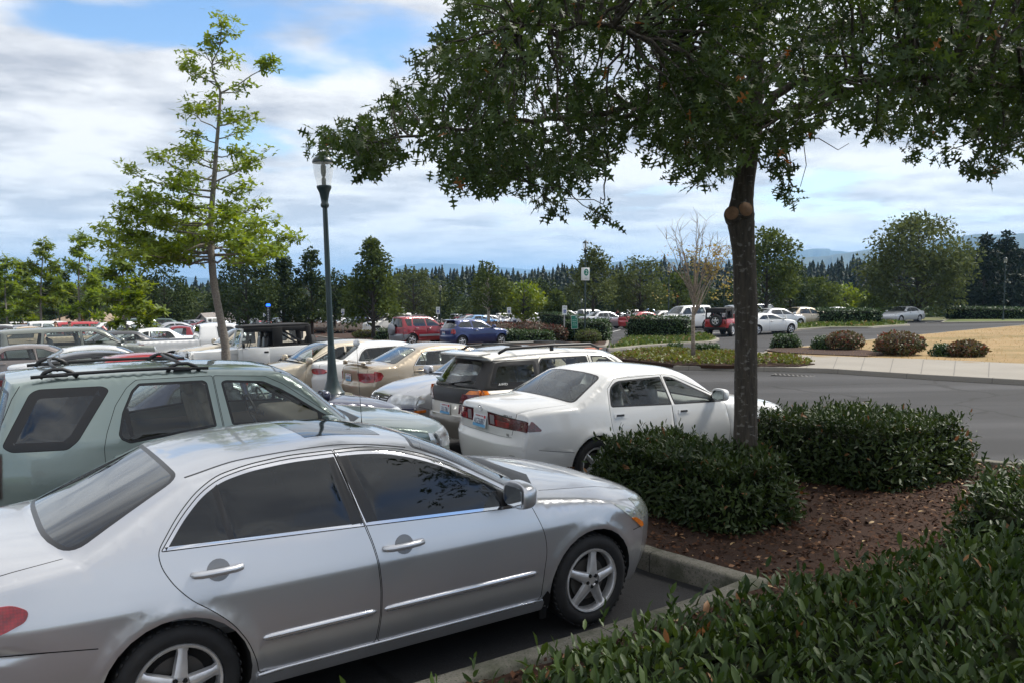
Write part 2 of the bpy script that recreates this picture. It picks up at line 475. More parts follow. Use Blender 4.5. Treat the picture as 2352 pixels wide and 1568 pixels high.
class Car:
    """one body: a side surface y = w(x, z) and a top strip lofted nose to tail"""
    def __init__(s, sp, det=2):
        s.sp = sp; s.det = det
        st = np.array([t[:4] for t in sp['top']], float)
        sharp = [len(t) > 4 and t[4] for t in sp['top']]
        nseg = {2: 9, 1: 5, 0: 3}[det]
        u = np.concatenate([[0], np.cumsum(np.hypot(np.diff(st[:, 0]), np.diff(st[:, 1])) + 1e-3)])
        brk = [0] + [i for i in range(1, len(st) - 1) if sharp[i]] + [len(st) - 1]
        U = []; 
        for i in range(len(st) - 1): U += list(np.linspace(u[i], u[i + 1], nseg, endpoint=False))
        U.append(u[-1]); U = np.array(U)
        C = np.zeros((len(U), 4))
        for a, b in zip(brk[:-1], brk[1:]):
            k = (U >= u[a] - 1e-9) & (U <= u[b] + 1e-9)
            for j in range(4): C[k, j] = pchip(u[a:b + 1], st[a:b + 1, j], U[k])
        s.u = u; s.U = U; s.C = C; s.nseg = nseg
        s.edge = C[:, 2:4]
        s.ye = s.width(s.edge)
        s.groups = {}

    def wbase(s, P):
        sp = s.sp; x, z = P[:, 0], P[:, 1]
        W = pchip(*zip(*sorted(sp['plan'])), x)
        bx, bz = zip(*sorted(sp['belt'])); zb = np.interp(x, bx, bz)
        oz, oo = zip(*sp['off'])
        off = pchip(oz, oo, np.minimum(z, zb))
        ab = np.maximum(z - zb, 0)
        off = off - sp['lean'] * ab - sp.get('lean2', .12) * ab**2
        # wheel arch lips
        for xa in (0, -sp['wb']):
            r = np.hypot(x - xa, z - sp['wr'])
            off = off + sp.get('lip', .010) * np.exp(-((r - sp['arch'] - .02) / .035)**2) * (z > sp['wr'] * .6)
        return W + off

    def width(s, P):
        P = np.asarray(P, float)
        d = seg_dist(P, s.edge); r = s.sp.get('round', .055)
        q = np.clip(1 - d / r, 0, 1)
        return s.wbase(P) - r * .8 * (1 - np.sqrt(np.maximum(1 - q * q, 0)))

    def side3(s, P, sg, out=0.0):
        y = s.width(P) + out
        return np.stack([P[:, 0], sg * y, P[:, 1]], 1)

    def strip3(s, Q, out=0.0):
        """Q: (u, y)"""
        c = [np.interp(Q[:, 0], s.U, s.C[:, j]) for j in range(4)]
        ye = np.interp(Q[:, 0], s.U, s.ye)
        t = np.clip(np.abs(Q[:, 1]) / ye, 0, 1)
        px, pz = s.sp.get('pq', (4.0, 3.0))
        x = c[2] + (c[0] - c[2]) * (1 - t**px); z = c[3] + (c[1] - c[3]) * (1 - t**pz)
        P = np.stack([x, Q[:, 1], z], 1)
        if out:
            h = 1e-3
            a = s.strip3(Q + [h, 0]) - s.strip3(Q - [h, 0]); b = s.strip3(Q * [1, .998] + [0, h]) - s.strip3(Q * [1, .998] - [0, h])
            n = np.cross(a, b); n /= np.linalg.norm(n, axis=1)[:, None] + 1e-12
            P = P - n * out * 1.0
        return P

    def S(s, i):
        """strip parameter of station i (fractions allowed)"""
        return float(np.interp(i, np.arange(len(s.u)), s.u))

    def put(s, key, V, F):
        g = s.groups.setdefault(key, [[], []]); b = len(g[0])
        # only the vertices in use
        used = {}; 
        for f in F:
            ff = []
            for i in f:
                if i not in used: used[i] = len(g[0]); g[0].append(tuple(V[i]))
                ff.append(used[i])
            g[1].append(tuple(ff))

    def cdt(s, outer, regions, interior):
        """outer outline, regions [(outline, key)], returns verts2d, tris and a key per tri (the last region that holds it)"""
        V = []; E = []
        def loop(p):
            b = len(V)
            V.extend([Vector((float(a), float(c))) for a, c in p]); n = len(p)
            E.extend([(b + i, b + (i + 1) % n) for i in range(n)])
        loop(outer)
        for p, k in regions: loop(p)
        V.extend([Vector((float(a), float(c))) for a, c in interior])
        v, e, f, *_ = delaunay_2d_cdt(V, E, [], 0, 1e-6)
        v = np.array([(a.x, a.y) for a in v]); f = np.array([t for t in f], int)
        cen = v[f].mean(1)
        ar = (v[f[:, 1], 0] - v[f[:, 0], 0]) * (v[f[:, 2], 1] - v[f[:, 0], 1]) - (v[f[:, 2], 0] - v[f[:, 0], 0]) * (v[f[:, 1], 1] - v[f[:, 0], 1])
        ok = in_poly(cen, outer) & (np.abs(ar) > 1e-9)
        f = f[ok]; cen = cen[ok]; ar = ar[ok]
        f[ar < 0] = f[ar < 0][:, ::-1]
        key = np.array(['body'] * len(f), dtype=object)
        for p, k in regions: key[in_poly(cen, np.asarray(p))] = k
        return v, f, key

    def bottom(s):
        """lower outline from tail to nose with wheel arches"""
        sp = s.sp; R_ = sp['arch']; zr = sp['wr']; out = []
        x_end = s.edge[-1, 0]; x_st = s.edge[0, 0]; zs = sp['sill']
        n = {2: 18, 1: 12, 0: 8}[s.det]
        for xa in (-sp['wb'], 0.0):
            dz = min(max(zs - zr, -R_), R_); a0 = math.asin(dz / R_)
            for k in range(n + 1):
                a = (PI - a0) + (2 * a0 - PI) * k / n
                out.append((xa + R_ * math.cos(a), zr + R_ * math.sin(a)))
        return np.array(out)

    def sides(s, regions):
        """regions: [(outline in (x,z), key)]; keys get ':r' / ':l' for the two sides unless they start with '='"""
        b = s.bottom(); bt = []
        prev = s.edge[-1]
        for p in list(b) + [s.edge[0]]:
            p = np.array(p)
            n = max(1, int(np.linalg.norm(p - prev) / .15))
            for k in range(1, n + 1): bt.append(prev + (p - prev) * k / n)
            prev = p
        bt = np.array(bt[:-1])
        outer = np.concatenate([s.edge, bt])
        h = {2: .055, 1: .10, 0: .2}[s.det]
        lo, hi = outer.min(0), outer.max(0)
        gx, gzz = np.meshgrid(np.arange(lo[0] + h / 2, hi[0], h), np.arange(lo[1] + h / 2, hi[1], h))
        gx = gx + (np.arange(gx.shape[0]) % 2)[:, None] * h * .5
        I = np.stack([gx.ravel(), gzz.ravel()], 1)
        I = I[in_poly(I, outer)]
        d = seg_dist(I, np.concatenate([outer, outer[:1]]))
        I = I[d > h * .4]
        if s.det == 2:      # close rows along creases
            for zr_ in s.sp.get('creases', []):
                xs_ = np.arange(lo[0], hi[0], .07)
                I = I[np.abs(I[:, 1] - zr_) > .03]
                for dz_ in (-.022, -.006, .006, .022):
                    q_ = np.stack([xs_, np.full(len(xs_), zr_ + dz_)], 1); I = np.concatenate([I, q_[in_poly(q_, outer)]])
        for p, k in regions:
            p = np.asarray(p); I = I[seg_dist(I, np.concatenate([p, p[:1]])) > h * .12]
        if s.det >= 1:   # rows that follow the rounded shoulder
            r = s.sp.get('round', .055)
            e = np.diff(s.edge, axis=0); nn = np.stack([e[:, 1], -e[:, 0]], 1); nn /= np.linalg.norm(nn, axis=1)[:, None] + 1e-9
            rows = []
            for q in (.12, .35, .7, 1.0):
                rows.append(.5 * (s.edge[1:] + s.edge[:-1]) - nn * r * q); rows.append(.5 * (s.edge[1:] + s.edge[:-1]) + nn * r * q)
            Rw = np.concatenate(rows); Rw = Rw[in_poly(Rw, outer)]
            Rw = Rw[seg_dist(Rw, s.edge) > .08 * r]
            for p, k in regions:
                p = np.asarray(p); Rw = Rw[seg_dist(Rw, np.concatenate([p, p[:1]])) > .006]
            I = np.concatenate([I, Rw])
            for xa in (0, -s.sp['wb']):   # and rings round the wheel arches
                for q in (.012, .035, .07):
                    an = np.linspace(0, PI, 26); rr = s.sp['arch'] + q
                    I2 = np.stack([xa + rr * np.cos(an), s.sp['wr'] + rr * np.sin(an)], 1); I2 = I2[in_poly(I2, outer)]
                    for p, k in regions:
                        p = np.asarray(p); I2 = I2[seg_dist(I2, np.concatenate([p, p[:1]])) > .006]
                    I = np.concatenate([I, I2])
        v, f, key = s.cdt(outer, regions, I)
        for sg, nm in ((-1, ':r'), (1, ':l')):
            V = s.side3(v, sg)
            ff = f if sg < 0 else f[:, ::-1]
            for k in set(key):
                kk = k if k in ('body', 'gap', 'black') or k.startswith('=') else k + nm
                s.put(kk, V, ff[key == k])
            # inner faces of arches and sill
            V2 = s.side3(bt, sg); V3 = V2.copy(); V3[:, 1] = sg * np.minimum(np.abs(V2[:, 1]) - .03, .5); 
            n = len(bt); W = np.concatenate([V2, V3]); q = [(i, i + 1, n + i + 1, n + i) for i in range(n - 1)]
            if sg > 0: q = [t[::-1] for t in q]
            s.put('under', W, q)

    def strip(s, regions):
        """regions: outlines in (station, y) -> converted to (u, y)"""
        Y = s.ye; 
        outer = np.concatenate([np.stack([s.U, Y], 1), np.stack([s.U[::-1], -Y[::-1]], 1)])
        # end caps need points too
        m = {2: 10, 1: 6, 0: 3}[s.det]
        cap1 = np.stack([np.full(m - 1, s.U[-1]), np.linspace(Y[-1], -Y[-1], m + 1)[1:-1]], 1)
        cap0 = np.stack([np.full(m - 1, s.U[0]), np.linspace(-Y[0], Y[0], m + 1)[1:-1]], 1)
        k = len(s.U)
        outer = np.concatenate([outer[:k], cap1, outer[k:], cap0])
        reg = [(np.stack([[s.S(a) for a in np.asarray(p)[:, 0]], np.asarray(p)[:, 1]], 1), key) for p, key in regions]
        ty = {2: np.array([.985, .94, .87, .77, .64, .48, .32, .16, 0]), 1: np.array([.95, .83, .62, .36, 0]), 0: np.array([.8, .4, 0])}[s.det]
        ty = np.concatenate([-ty, ty[:-1][::-1]])
        Us = s.U[1:-1]; Ys = Y[1:-1]
        if s.det == 2: ev = np.arange(len(Us)) % 1 == 0
        I = np.stack([np.repeat(Us, len(ty)), (Ys[:, None] * ty[None]).ravel()], 1)
        for p, key in reg:
            I = I[seg_dist(I, np.concatenate([p, p[:1]])) > .012]
        v, f, key = s.cdt(outer, reg, I)
        V = s.strip3(v)
        for kk in set(key): s.put(kk, V, f[key == kk])

    def patch(s, poly, sg=None, out=.004, rim=.012, step=.04):
        """a raised piece (lamp lens, moulding, badge) that follows the body: outline in (x,z) on a side (sg), or (station, y) on the strip. -> V, F"""
        p = np.asarray(poly, float)
        strip = sg is None
        if strip: p = np.stack([[s.S(a) for a in p[:, 0]], p[:, 1]], 1)
        p = resample(p, step)
        h = step; lo, hi = p.min(0), p.max(0)
        gx, gy = np.meshgrid(np.arange(lo[0] + h / 2, hi[0], h), np.arange(lo[1] + h / 2, hi[1], h))
        I = np.stack([gx.ravel(), gy.ravel()], 1)
        if len(I):
            I = I[in_poly(I, p)]
            if len(I): I = I[seg_dist(I, np.concatenate([p, p[:1]])) > h * .35]
        v, f, key = s.cdt(p, [], I)
        fn = (lambda q, o: s.strip3(q, o)) if strip else (lambda q, o: s.side3(q, sg, o))
        top = fn(v, out)
        base = fn(p, -rim); edge = fn(p, out)
        n = len(p); V = np.concatenate([top, edge, base]); k = len(v)
        ccw = area2(p) > 0
        F = [tuple(t) for t in f]
        q = [(k + i, k + n + i, k + n + (i + 1) % n, k + (i + 1) % n) for i in range(n)]
        if not ccw: q = [t[::-1] for t in q]
        F += q
        if not strip and sg > 0: F = [t[::-1] for t in F]
        return V, F

def weld(me, d=.0006, auto=R(50)):
    bm = bmesh.new(); bm.from_mesh(me)
    bmesh.ops.remove_doubles(bm, verts=bm.verts, dist=d)
    bmesh.ops.recalc_face_normals(bm, faces=bm.faces)
    for e in bm.edges:
        if len(e.link_faces) == 2 and e.calc_face_angle(0) > auto: e.smooth = False
    bm.to_mesh(me); bm.free()

# ---------------------------------------------------------------- wheels
def rim_spokes(r, n, style):
    """rim with n spokes facing -y, centred on the origin"""
    b = MB()
    if style == 'cover':     # slotted wheel cover
        b.lathe([(r, .0), (r * .97, -.022), (r * .86, -.03), (r * .6, -.035), (r * .3, -.042), (r * .12, -.045), (0.001, -.045)], 32, 0, 'y')
        for k in range(n):
            a = 2 * PI * k / n
            P = [(r * .62, -.16), (r * .86, -.10), (r * .86, .10), (r * .62, .16)]
            V = []
            for rr, da in P: V.append((rr * math.cos(a + da * 1.2), -.037 - (.001 if rr < r * .7 else -.004), rr * math.sin(a + da * 1.2)))
            b.add(V, [(0, 1, 2, 3)], 1)
        return b
    b.lathe([(r * .90, .05), (r * .90, .0), (r * .93, -.014), (r * .985, -.018), (r * 1.01, -.008), (r * 1.01, .02)], 40, 0, 'y')
    hub = r * .30
    b.lathe([(hub * 1.05, .01), (hub, -.012), (hub * .55, -.018), (hub * .5, -.012), (.001, -.012)], 20, 0, 'y')
    for k in range(n):
        a = 2 * PI * k / n + PI / 2
        w0, w1 = (hub * .62, r * .125) if n <= 5 else (hub * .34, r * .075)
        prof = [(-1, .012), (-.80, -.012), (-.3, -.020), (.3, -.020), (.80, -.012), (1, .012)]
        V = []; 
        for t in np.linspace(0, 1, 6):
            rr = hub * .8 + (r * .935 - hub * .8) * t
            w = w0 + (w1 - w0) * min(1, t * 1.25) + (r * .05 * max(0, t - .85) / .15)
            for q, y in prof:
                lx, lz = rr, q * w
                V.append((lx * math.cos(a) - lz * math.sin(a), y + .004 - .010 * (1 - t)**2 + .012 * t * t, lx * math.sin(a) + lz * math.cos(a)))
        m = len(prof); F = []
        for i in range(5):
            for j in range(m - 1): F.append((i * m + j, i * m + j + 1, (i + 1) * m + j + 1, (i + 1) * m + j))
        b.add(V, F, 0)
        an = a + PI / n   # lug nuts in recesses
        if style == 'lugs':
            b.lathe([(.016, .0), (.013, -.016), (.006, -.019), (.001, -.019)], 8, 1, 'y', (hub * .62 * math.cos(an) , -.004, hub * .62 * math.sin(an)))
    return b

WHEEL_ME = {}
def wheel_meshes(wr, rim_r, w, n, style, rim_mat):
    key = (wr, rim_r, w, n, style, rim_mat.name)
    if key in WHEEL_ME: return WHEEL_ME[key]
    t = MB(); hw = w / 2
    t.lathe([(rim_r * .98, .02), (rim_r, -.004), (rim_r + .012, -.016), (rim_r + (wr - rim_r) * .5, -.024), (wr - .028, -.016), (wr - .010, -.002), (wr, .022), (wr, w - .03), (wr - .03, w), (rim_r, w)], 44, 0, 'y')
    for k in range(44):     # tread blocks at the shoulder
        a = 2 * PI * (k + .3) / 44
        t.box((math.cos(a) * (wr - .002), .02, math.sin(a) * (wr - .002)), (.006, .05, .022), rot=(0, -a, 0))
    tm = mesh_from('tyre_mesh', t.V, t.F); tm.materials.append(M_rubber); tm.polygons.foreach_set('use_smooth', np.ones(len(tm.polygons), bool))
    rb = rim_spokes(rim_r, n, style)
    rb.lathe([(rim_r * .92, .05), (rim_r * .55, .055), (.001, .06)], 24, 2, 'y')
    rb.lathe([(rim_r * .66, .055), (rim_r * .66, .042), (rim_r * .3, .040)], 24, 3, 'y')
    rm = mesh_from('rim_mesh', rb.V, rb.F, rb.M)
    for m in (rim_mat, M_gap, M_under, M_disc): rm.materials.append(m)
    bm = bmesh.new(); bm.from_mesh(rm)
    for e in bm.edges:
        if len(e.link_faces) == 2 and e.calc_face_angle(0) > R(35): e.smooth = False
    bm.to_mesh(rm); bm.free()
    rm.polygons.foreach_set('use_smooth', np.ones(len(rm.polygons), bool))
    WHEEL_ME[key] = (tm, rm)
    return tm, rm

def add_wheels(root, sp):
    wr, rr, w = sp['wr'], sp.get('rim', sp['wr'] * .66), sp.get('tw', .2)
    tm, rm = wheel_meshes(wr, rr, w, sp.get('spokes', 5), sp.get('wstyle', 'lugs'), sp.get('rimmat', M_alloy))
    track = sp.get('track', max(p[1] for p in sp['plan']) - .045)
    for xa in (0, -sp['wb']):
        for sg in (-1, 1):
            o = bpy.data.objects.new('wheel', tm); col.objects.link(o); o.parent = root
            o.location = (xa, sg * track, wr); o.rotation_euler = (0, random.uniform(0, 6), 0 if sg < 0 else PI)
            if xa == 0 and sg < 0 and 'hubrot' in sp: o.rotation_euler[1] = sp['hubrot']
            q = bpy.data.objects.new('rim', rm); col.objects.link(q); q.parent = o

# ---------------------------------------------------------------- cabin
def add_cabin(root, sp, dark=True):
    x0 = sp['seat_x']; mat = sp.get('seatmat', M_seat_grey); cab = sp.get('cabmat', M_cabin)
    hw = sp['plan'][len(sp['plan']) // 2][1] - .12
    b = MB()
    xl = [p[0] for p in sp['belt']]; zb = np.interp(x0, *zip(*sorted(sp['belt'])))
    xa, xb = sp['cab']   # front and rear end of the cabin floor box
    b.box(((xa + xb) / 2, 0, zb - .42), (xa - xb, hw * 2 - .02, .10))
    b.box((xa - .12, 0, zb - .10), (.42, hw * 2 - .08, .20), .06)          # dashboard
    if sp.get('shelf') is not None: b.box((sp['shelf'], 0, zb - .03), (.50, hw * 2 - .15, .04), .01)
    for sg in (-1, 1): b.box(((xa + xb) / 2, sg * (hw - .0), zb - .26), (xa - xb - .5, .03, .34), .01)
    b.build('cabin', [cab], root)
    sx = sp.get('rows', [x0, x0 - .88])
    for i, x in enumerate(sx):
        for y in ((-.37, .37) if i == 0 else (-.38, .38)):
            s_ = MB()
            s_.box((x, y, zb - .08), (.13, .48 if i == 0 else .60, .62), .05, (0, R(-14), 0), seg=3)
            s_.box((x + .25, y, zb - .38), (.52, .50, .14), .05)
            hz_ = .29 if i == 0 else sp.get('rear_head', .20)
            s_.box((x - .11, y, zb + hz_), (.09, .26, .18 if i == 0 else .13), .035, (0, R(-10), 0), seg=3)
            for q in (-.06, .06): s_.tube([(x - .10, y + q, zb + hz_ - .12), (x - .11, y + q, zb + hz_ - .04)], .006, 5)
            s_.build('seat', [mat], root)
    w = MB(); c = Vector((x0 + .55, .37, zb - .02))
    ring = [c + Vector((-.18 * math.cos(a) * .35, .18 * math.sin(a), .18 * math.cos(a) * .9)) for a in np.linspace(0, 2 * PI, 17)]
    w.tube(ring, .014, 6, cap=False); w.box(c, (.05, .16, .06), .02); w.tube([c, c + Vector((.3, 0, -.12))], .025, 6)
    w.build('steering_wheel', [M_black], root)

def add_mirror(root, car, x, z, mat, size=1.0, black=False):
    for sg in (-1, 1):
        y = float(car.width(np.array([[x, z]]))[0])
        b = MB()
        c = (x + .03, sg * (y + .12 * size), z + .06)
        bm = bmesh.new(); bmesh.ops.create_uvsphere(bm, u_segments=20, v_segments=12, radius=1)
        for v in bm.verts:
            q = v.co
            f = lambda t, p: math.copysign(abs(t)**p, t)
            X = f(q.x, .75) * .085 * size; Yy = f(q.y, .55) * .115 * size; Z = f(q.z, .6) * .080 * size
            if X < -.03 * size: X = -.03 * size
            X -= .02 * (abs(q.y))**2 * size
            v.co = (c[0] + X, c[1] + Yy, c[2] + Z * (1 - .12 * (sg * q.y)))
        b.bm(bm, 0)
        b.box((x + .035, sg * (y + .0), z + .025), (.07, .10, .05), .015, m=1)
        m = b.build('wing_mirror', [M_black if black else mat, M_black], root)
        g = MB(); g.prism(rpoly([(-.095 * size, -.058 * size), (.095 * size, -.06 * size), (.09 * size, .055 * size), (-.085 * size, .06 * size)], .03), 0, .004,
                          fn=lambda u, v, w: (c[0] - .050 * size - w, c[1] + u * 1.0, c[2] + v))
        g.build('mirror_glass', [M_mirror], m, smooth=False)

def make_car(name, sp, pmat, det=2, loc=(0, 0, 0), yaw=0.0, label=None, cat='car', group=None, tilt=None):
    root = empty(name, loc, yaw)
    tag(root, label, cat, group)
    car = Car(sp, det)
    glass_side = sp.get('gside') or G_clear; glass_front = sp.get('gfront', G_wind); glass_rear = sp.get('grear', glass_side)
    trim = sp.get('trim', M_trimblack); tw = sp.get('trimw', .016)
    # ---- side outlines
    reg = [(rpoly(q[0], q[1]), 'black') for q in sp.get('sideblack', [])]
    for i, d in enumerate(sp.get('doors', [])):
        p = rpoly(d[0], d[1] if len(d) > 1 else .04)
        if det >= 1:
            reg.append((inset(p, -.0025), 'gap')); reg.append((inset(p, .0025), 'door%d' % i))
    for i, w in enumerate(sp.get('windows', [])):
        p = rpoly(w['p'], w.get('r', .03))
        host = w.get('door', -1) if det >= 1 else -1
        t = w.get('tw', tw)
        if det == 2 and w.get('seal', True): reg.append((inset(p, -.005), 'gap'))
        reg.append((p, 'wt%d' % i)); reg.append((inset(p, t), 'wg%d' % i))
        for q in w.get('bars', []): reg.append((np.array(q), 'wb%d' % i))
    for q in sp.get('sidelines', []) if det >= 1 else []: reg.append((np.array(q), 'gap'))
    car.sides(reg)
    # ---- strip outlines
    sreg = [(np.array(q[0], float), 'black') for q in sp.get('stripblack', [])]
    for w in sp['screens']:      # windscreen and back window
        k, a, b_, y0, y1 = w[:5]; r = w[5] if len(w) > 5 else .06
        # corner rounding in (u,y)
        P = [(car.S(a), -y0), (car.S(a), y0), (car.S(b_), y1), (car.S(b_), -y1)]
        P = rpoly(P, r, 5)
        P = resample(P, .12)
        toS = lambda Q: np.stack([np.interp(Q[:, 0], car.u, np.arange(len(car.u))), Q[:, 1]], 1)
        sreg.append((toS(P), k + '_t')); sreg.append((toS(inset(P, .028)), k))
    for q in sp.get('striplines', []) if det >= 1 else []: sreg.append((np.array(q), 'gap'))
    for a, b_, t, w in sp.get('tlines', []):
        ss = np.linspace(a, b_, 24); yy = np.interp([car.S(i) for i in ss], car.U, car.ye) * t
        for sg in (-1, 1): sreg.append((np.concatenate([np.stack([ss, sg * (yy - w)], 1), np.stack([ss, sg * (yy + w)], 1)[::-1]]), 'black'))
    car.strip(sreg)
    G = car.groups
    def mk(keys, nm, mats, parent, wd=.0006):
        V = []; F = []; mi = []
        for j, k in enumerate(keys):
            if k not in G: continue
            v, f = G[k]; b = len(V); V += v; F += [tuple(i + b for i in t) for t in f]; mi += [j] * len(f)
        if not F: return None
        me = mesh_from(nm, V, F, mi)
        o = add_obj(nm, me, parent, mats)
        weld(me, wd)
        return o
    low = sp.get('lowmat')
    bk = ['body', 'gap', 'black', 'low'] + ([] if det >= 1 else [])
    mk(bk, 'body', [pmat, M_gap, M_black, low or M_black], root)
    un = mk(['under'], 'underbody', [M_under], root)
    # floor under the car and inner walls of the wheel wells
    fb = MB(); xs, xe = car.edge[0, 0], car.edge[-1, 0]
    fb.box(((xs + xe) / 2, 0, sp['sill'] + .06), (xs - xe - .1, 1.0, .06))
    fb.box((-sp['wb'] / 2, 0, sp['sill'] + .04), (sp['wb'] - 2 * sp['arch'] - .02, 2 * (sp['plan'][len(sp['plan']) // 2][1]) - .16, .05))
    for xa in (0, -sp['wb']): fb.box((xa, 0, sp['wr'] + .12), (sp['arch'] * 2.1, 1.0, sp['arch'] * 1.5))
    fb.build('floor_pan', [M_under], root, smooth=False)
    sides = ((':r', -1), (':l', 1))
    for tg_, sg in sides:
        doors = {}
        for i, d in enumerate(sp.get('doors', [])):
            o = mk(['door%d%s' % (i, tg_)], 'door', [pmat], root)
            if o: doors[i] = o
        for i, w in enumerate(sp.get('windows', [])):
            par = doors.get(w.get('door', -1), root)
            mk(['wg%d%s' % (i, tg_), 'wt%d%s' % (i, tg_), 'wb%d%s' % (i, tg_)], 'window', [w.get('glass', glass_side), w.get('trim', trim), M_trimblack], par)
            if w.get('clad'):
                cl = MB()
                cl.add(*car.patch(rpoly(w['clad'], .004), sg, .004, .01, .06)); cl.build('pillar_cover', [M_trimblack], par, auto=R(40))
        if det >= 1:
            for i, d in enumerate(sp.get('doors', [])):
                if i not in doors or len(d) < 3 or d[2] is None: continue
                hx, hz, hs = d[2]; ln = .245
                y = float(car.width(np.array([[hx, hz]]))[0])
                sl = math.atan2(float(car.width(np.array([[hx, hz + .03]]))[0]) - float(car.width(np.array([[hx, hz - .03]]))[0]), .06)
                b = MB()
                if hs == 'bar':
                    hp_ = [(-.125, .004), (-.115, .026), (-.085, .036), (0, .040), (.085, .036), (.115, .026), (.125, .004)]
                    b.tube([(hx + u, sg * (float(car.width(np.array([[hx + u, hz]]))[0]) + w), hz + .02 * u) for u, w in hp_], [.014, .018, .020, .020, .020, .018, .014], 10)
                    cup = [(.060 * math.cos(a) + .005, .056 * math.sin(a)) for a in np.linspace(0, 2 * PI, 20)[:-1]]
                    V, F = car.patch([(hx + a, hz + c) for a, c in cup], sg, .0022, .004, .02)
                    h = b.build('handle', [pmat], doors[i], auto=R(40))
                    cb = MB().add(V, F); cb.build('handle_cup', [sp.get('cup_shade_mat', M_cup)], h)  # flat disc, darker in colour to stand in for the shade behind the handle
                else:
                    V, F = car.patch(rpoly([(hx - .095, hz - .032), (hx + .095, hz - .032), (hx + .095, hz + .032), (hx - .095, hz + .032)], .02), sg, .004, .004, .03); b.add(V, F)
                    b.prism(rpoly([(-.055, -.010), (.055, -.012), (.055, .012), (-.055, .012)], .006, 3), .002, .012, m=1, fn=lambda u, v, w: (hx + u, sg * (y + w + sl * v), hz + v + .004))
                    b.build('handle', [M_black if hs == 'black' else pmat, sp.get('pullmat', M_black)], doors[i], auto=R(40))
        for q in sp.get('side_parts', []):     # (name, outline, material, out, corner radius)
            V, F = car.patch(rpoly(q[1], q[4]), sg, q[3], .01, .05)
            MB().add(V, F).build(q[0], [q[2] or pmat], root, auto=R(40))
    mk(['wind', 'wind_t'], 'windscreen', [glass_front, M_trimblack], root)
    mk(['rear', 'rear_t'], 'back_window', [glass_rear, M_trimblack], root)
    mk(['roofglass', 'roofglass_t'], 'sunroof', [G_dark, M_trimblack], root)
    # ---- lamps and other raised pieces: strip outline, side outline, both
    for q in sp.get('lamps', []):
        nm, mat, so, io, out = q[:5]
        for sg in (-1, 1):
            b = MB()
            if so is not None: b.add(*car.patch([(a, sg * y) for a, y in (so if sg > 0 else so[::-1])], None, out, .012, .05))
            if io is not None: b.add(*car.patch(rpoly(io, sp.get('lampr', .01)), sg, out, .012, .05))
            b.build(nm, [mat], root, auto=R(40))
    for q in sp.get('strip_parts', []):   # (name, outline (station,y), material, out)
        b = MB().add(*car.patch(rpoly(q[1], q[4] if len(q) > 4 else 0), None, q[3], .012, .06))
        b.build(q[0], [q[2]], root, auto=R(40))
    add_wheels(root, sp)
    if sp.get('cab') and det >= 1: add_cabin(root, sp)
    elif sp.get('cab'):
        b = MB(); xa, xb = sp['cab']; zb = np.interp((xa + xb) / 2, *zip(*sorted(sp['belt'])))
        b.box(((xa + xb) / 2, 0, zb - .1), (xa - xb, 1.3, .2)); 
        for x in (sp['seat_x'], sp['seat_x'] - .9):
            for y in (-.36, .36): b.box((x, y, zb + .1), (.14, .45, .5), .04)
        b.build('cabin', [M_cabin], root, smooth=False)
    if sp.get('mirror'): add_mirror(root, car, *sp['mirror'][:2], pmat, sp['mirror'][2] if len(sp['mirror']) > 2 else 1.0, len(sp['mirror']) > 3)
    root['_w'] = 1.0; del root['_w']
    return root, car

def settle(root, dz=0.0, tilt=True):
    """stand a vehicle on the slope"""
    x, y = root.location.x, root.location.y; yaw = root.rotation_euler.z
    e = 1.2
    nx = -(gz(x + e, y) - gz(x - e, y)) / (2 * e); ny = -(gz(x, y + e) - gz(x, y - e)) / (2 * e)
    n = Vector((nx, ny, 1)).normalized()
    if tilt:
        q = Vector((0, 0, 1)).rotation_difference(n)
        root.rotation_euler = (q @ Euler((0, 0, yaw)).to_quaternion()).to_euler()
    root.location.z = gz(x, y) + dz
    return root
M_cup = simple('handle_recess_shade', (.20, .205, .215), .4, .6)  # shade of the handle recess put into the colour
# ------------------------------------------------------------------ body shapes
def sline(pts, w=.0025):
    """a thin closed outline along a polyline"""
    p = np.array(pts, float); d = np.gradient(p, axis=0); n = np.stack([-d[:, 1], d[:, 0]], 1); n /= np.linalg.norm(n, axis=1)[:, None]
    return np.concatenate([p + n * w, (p - n * w)[::-1]])

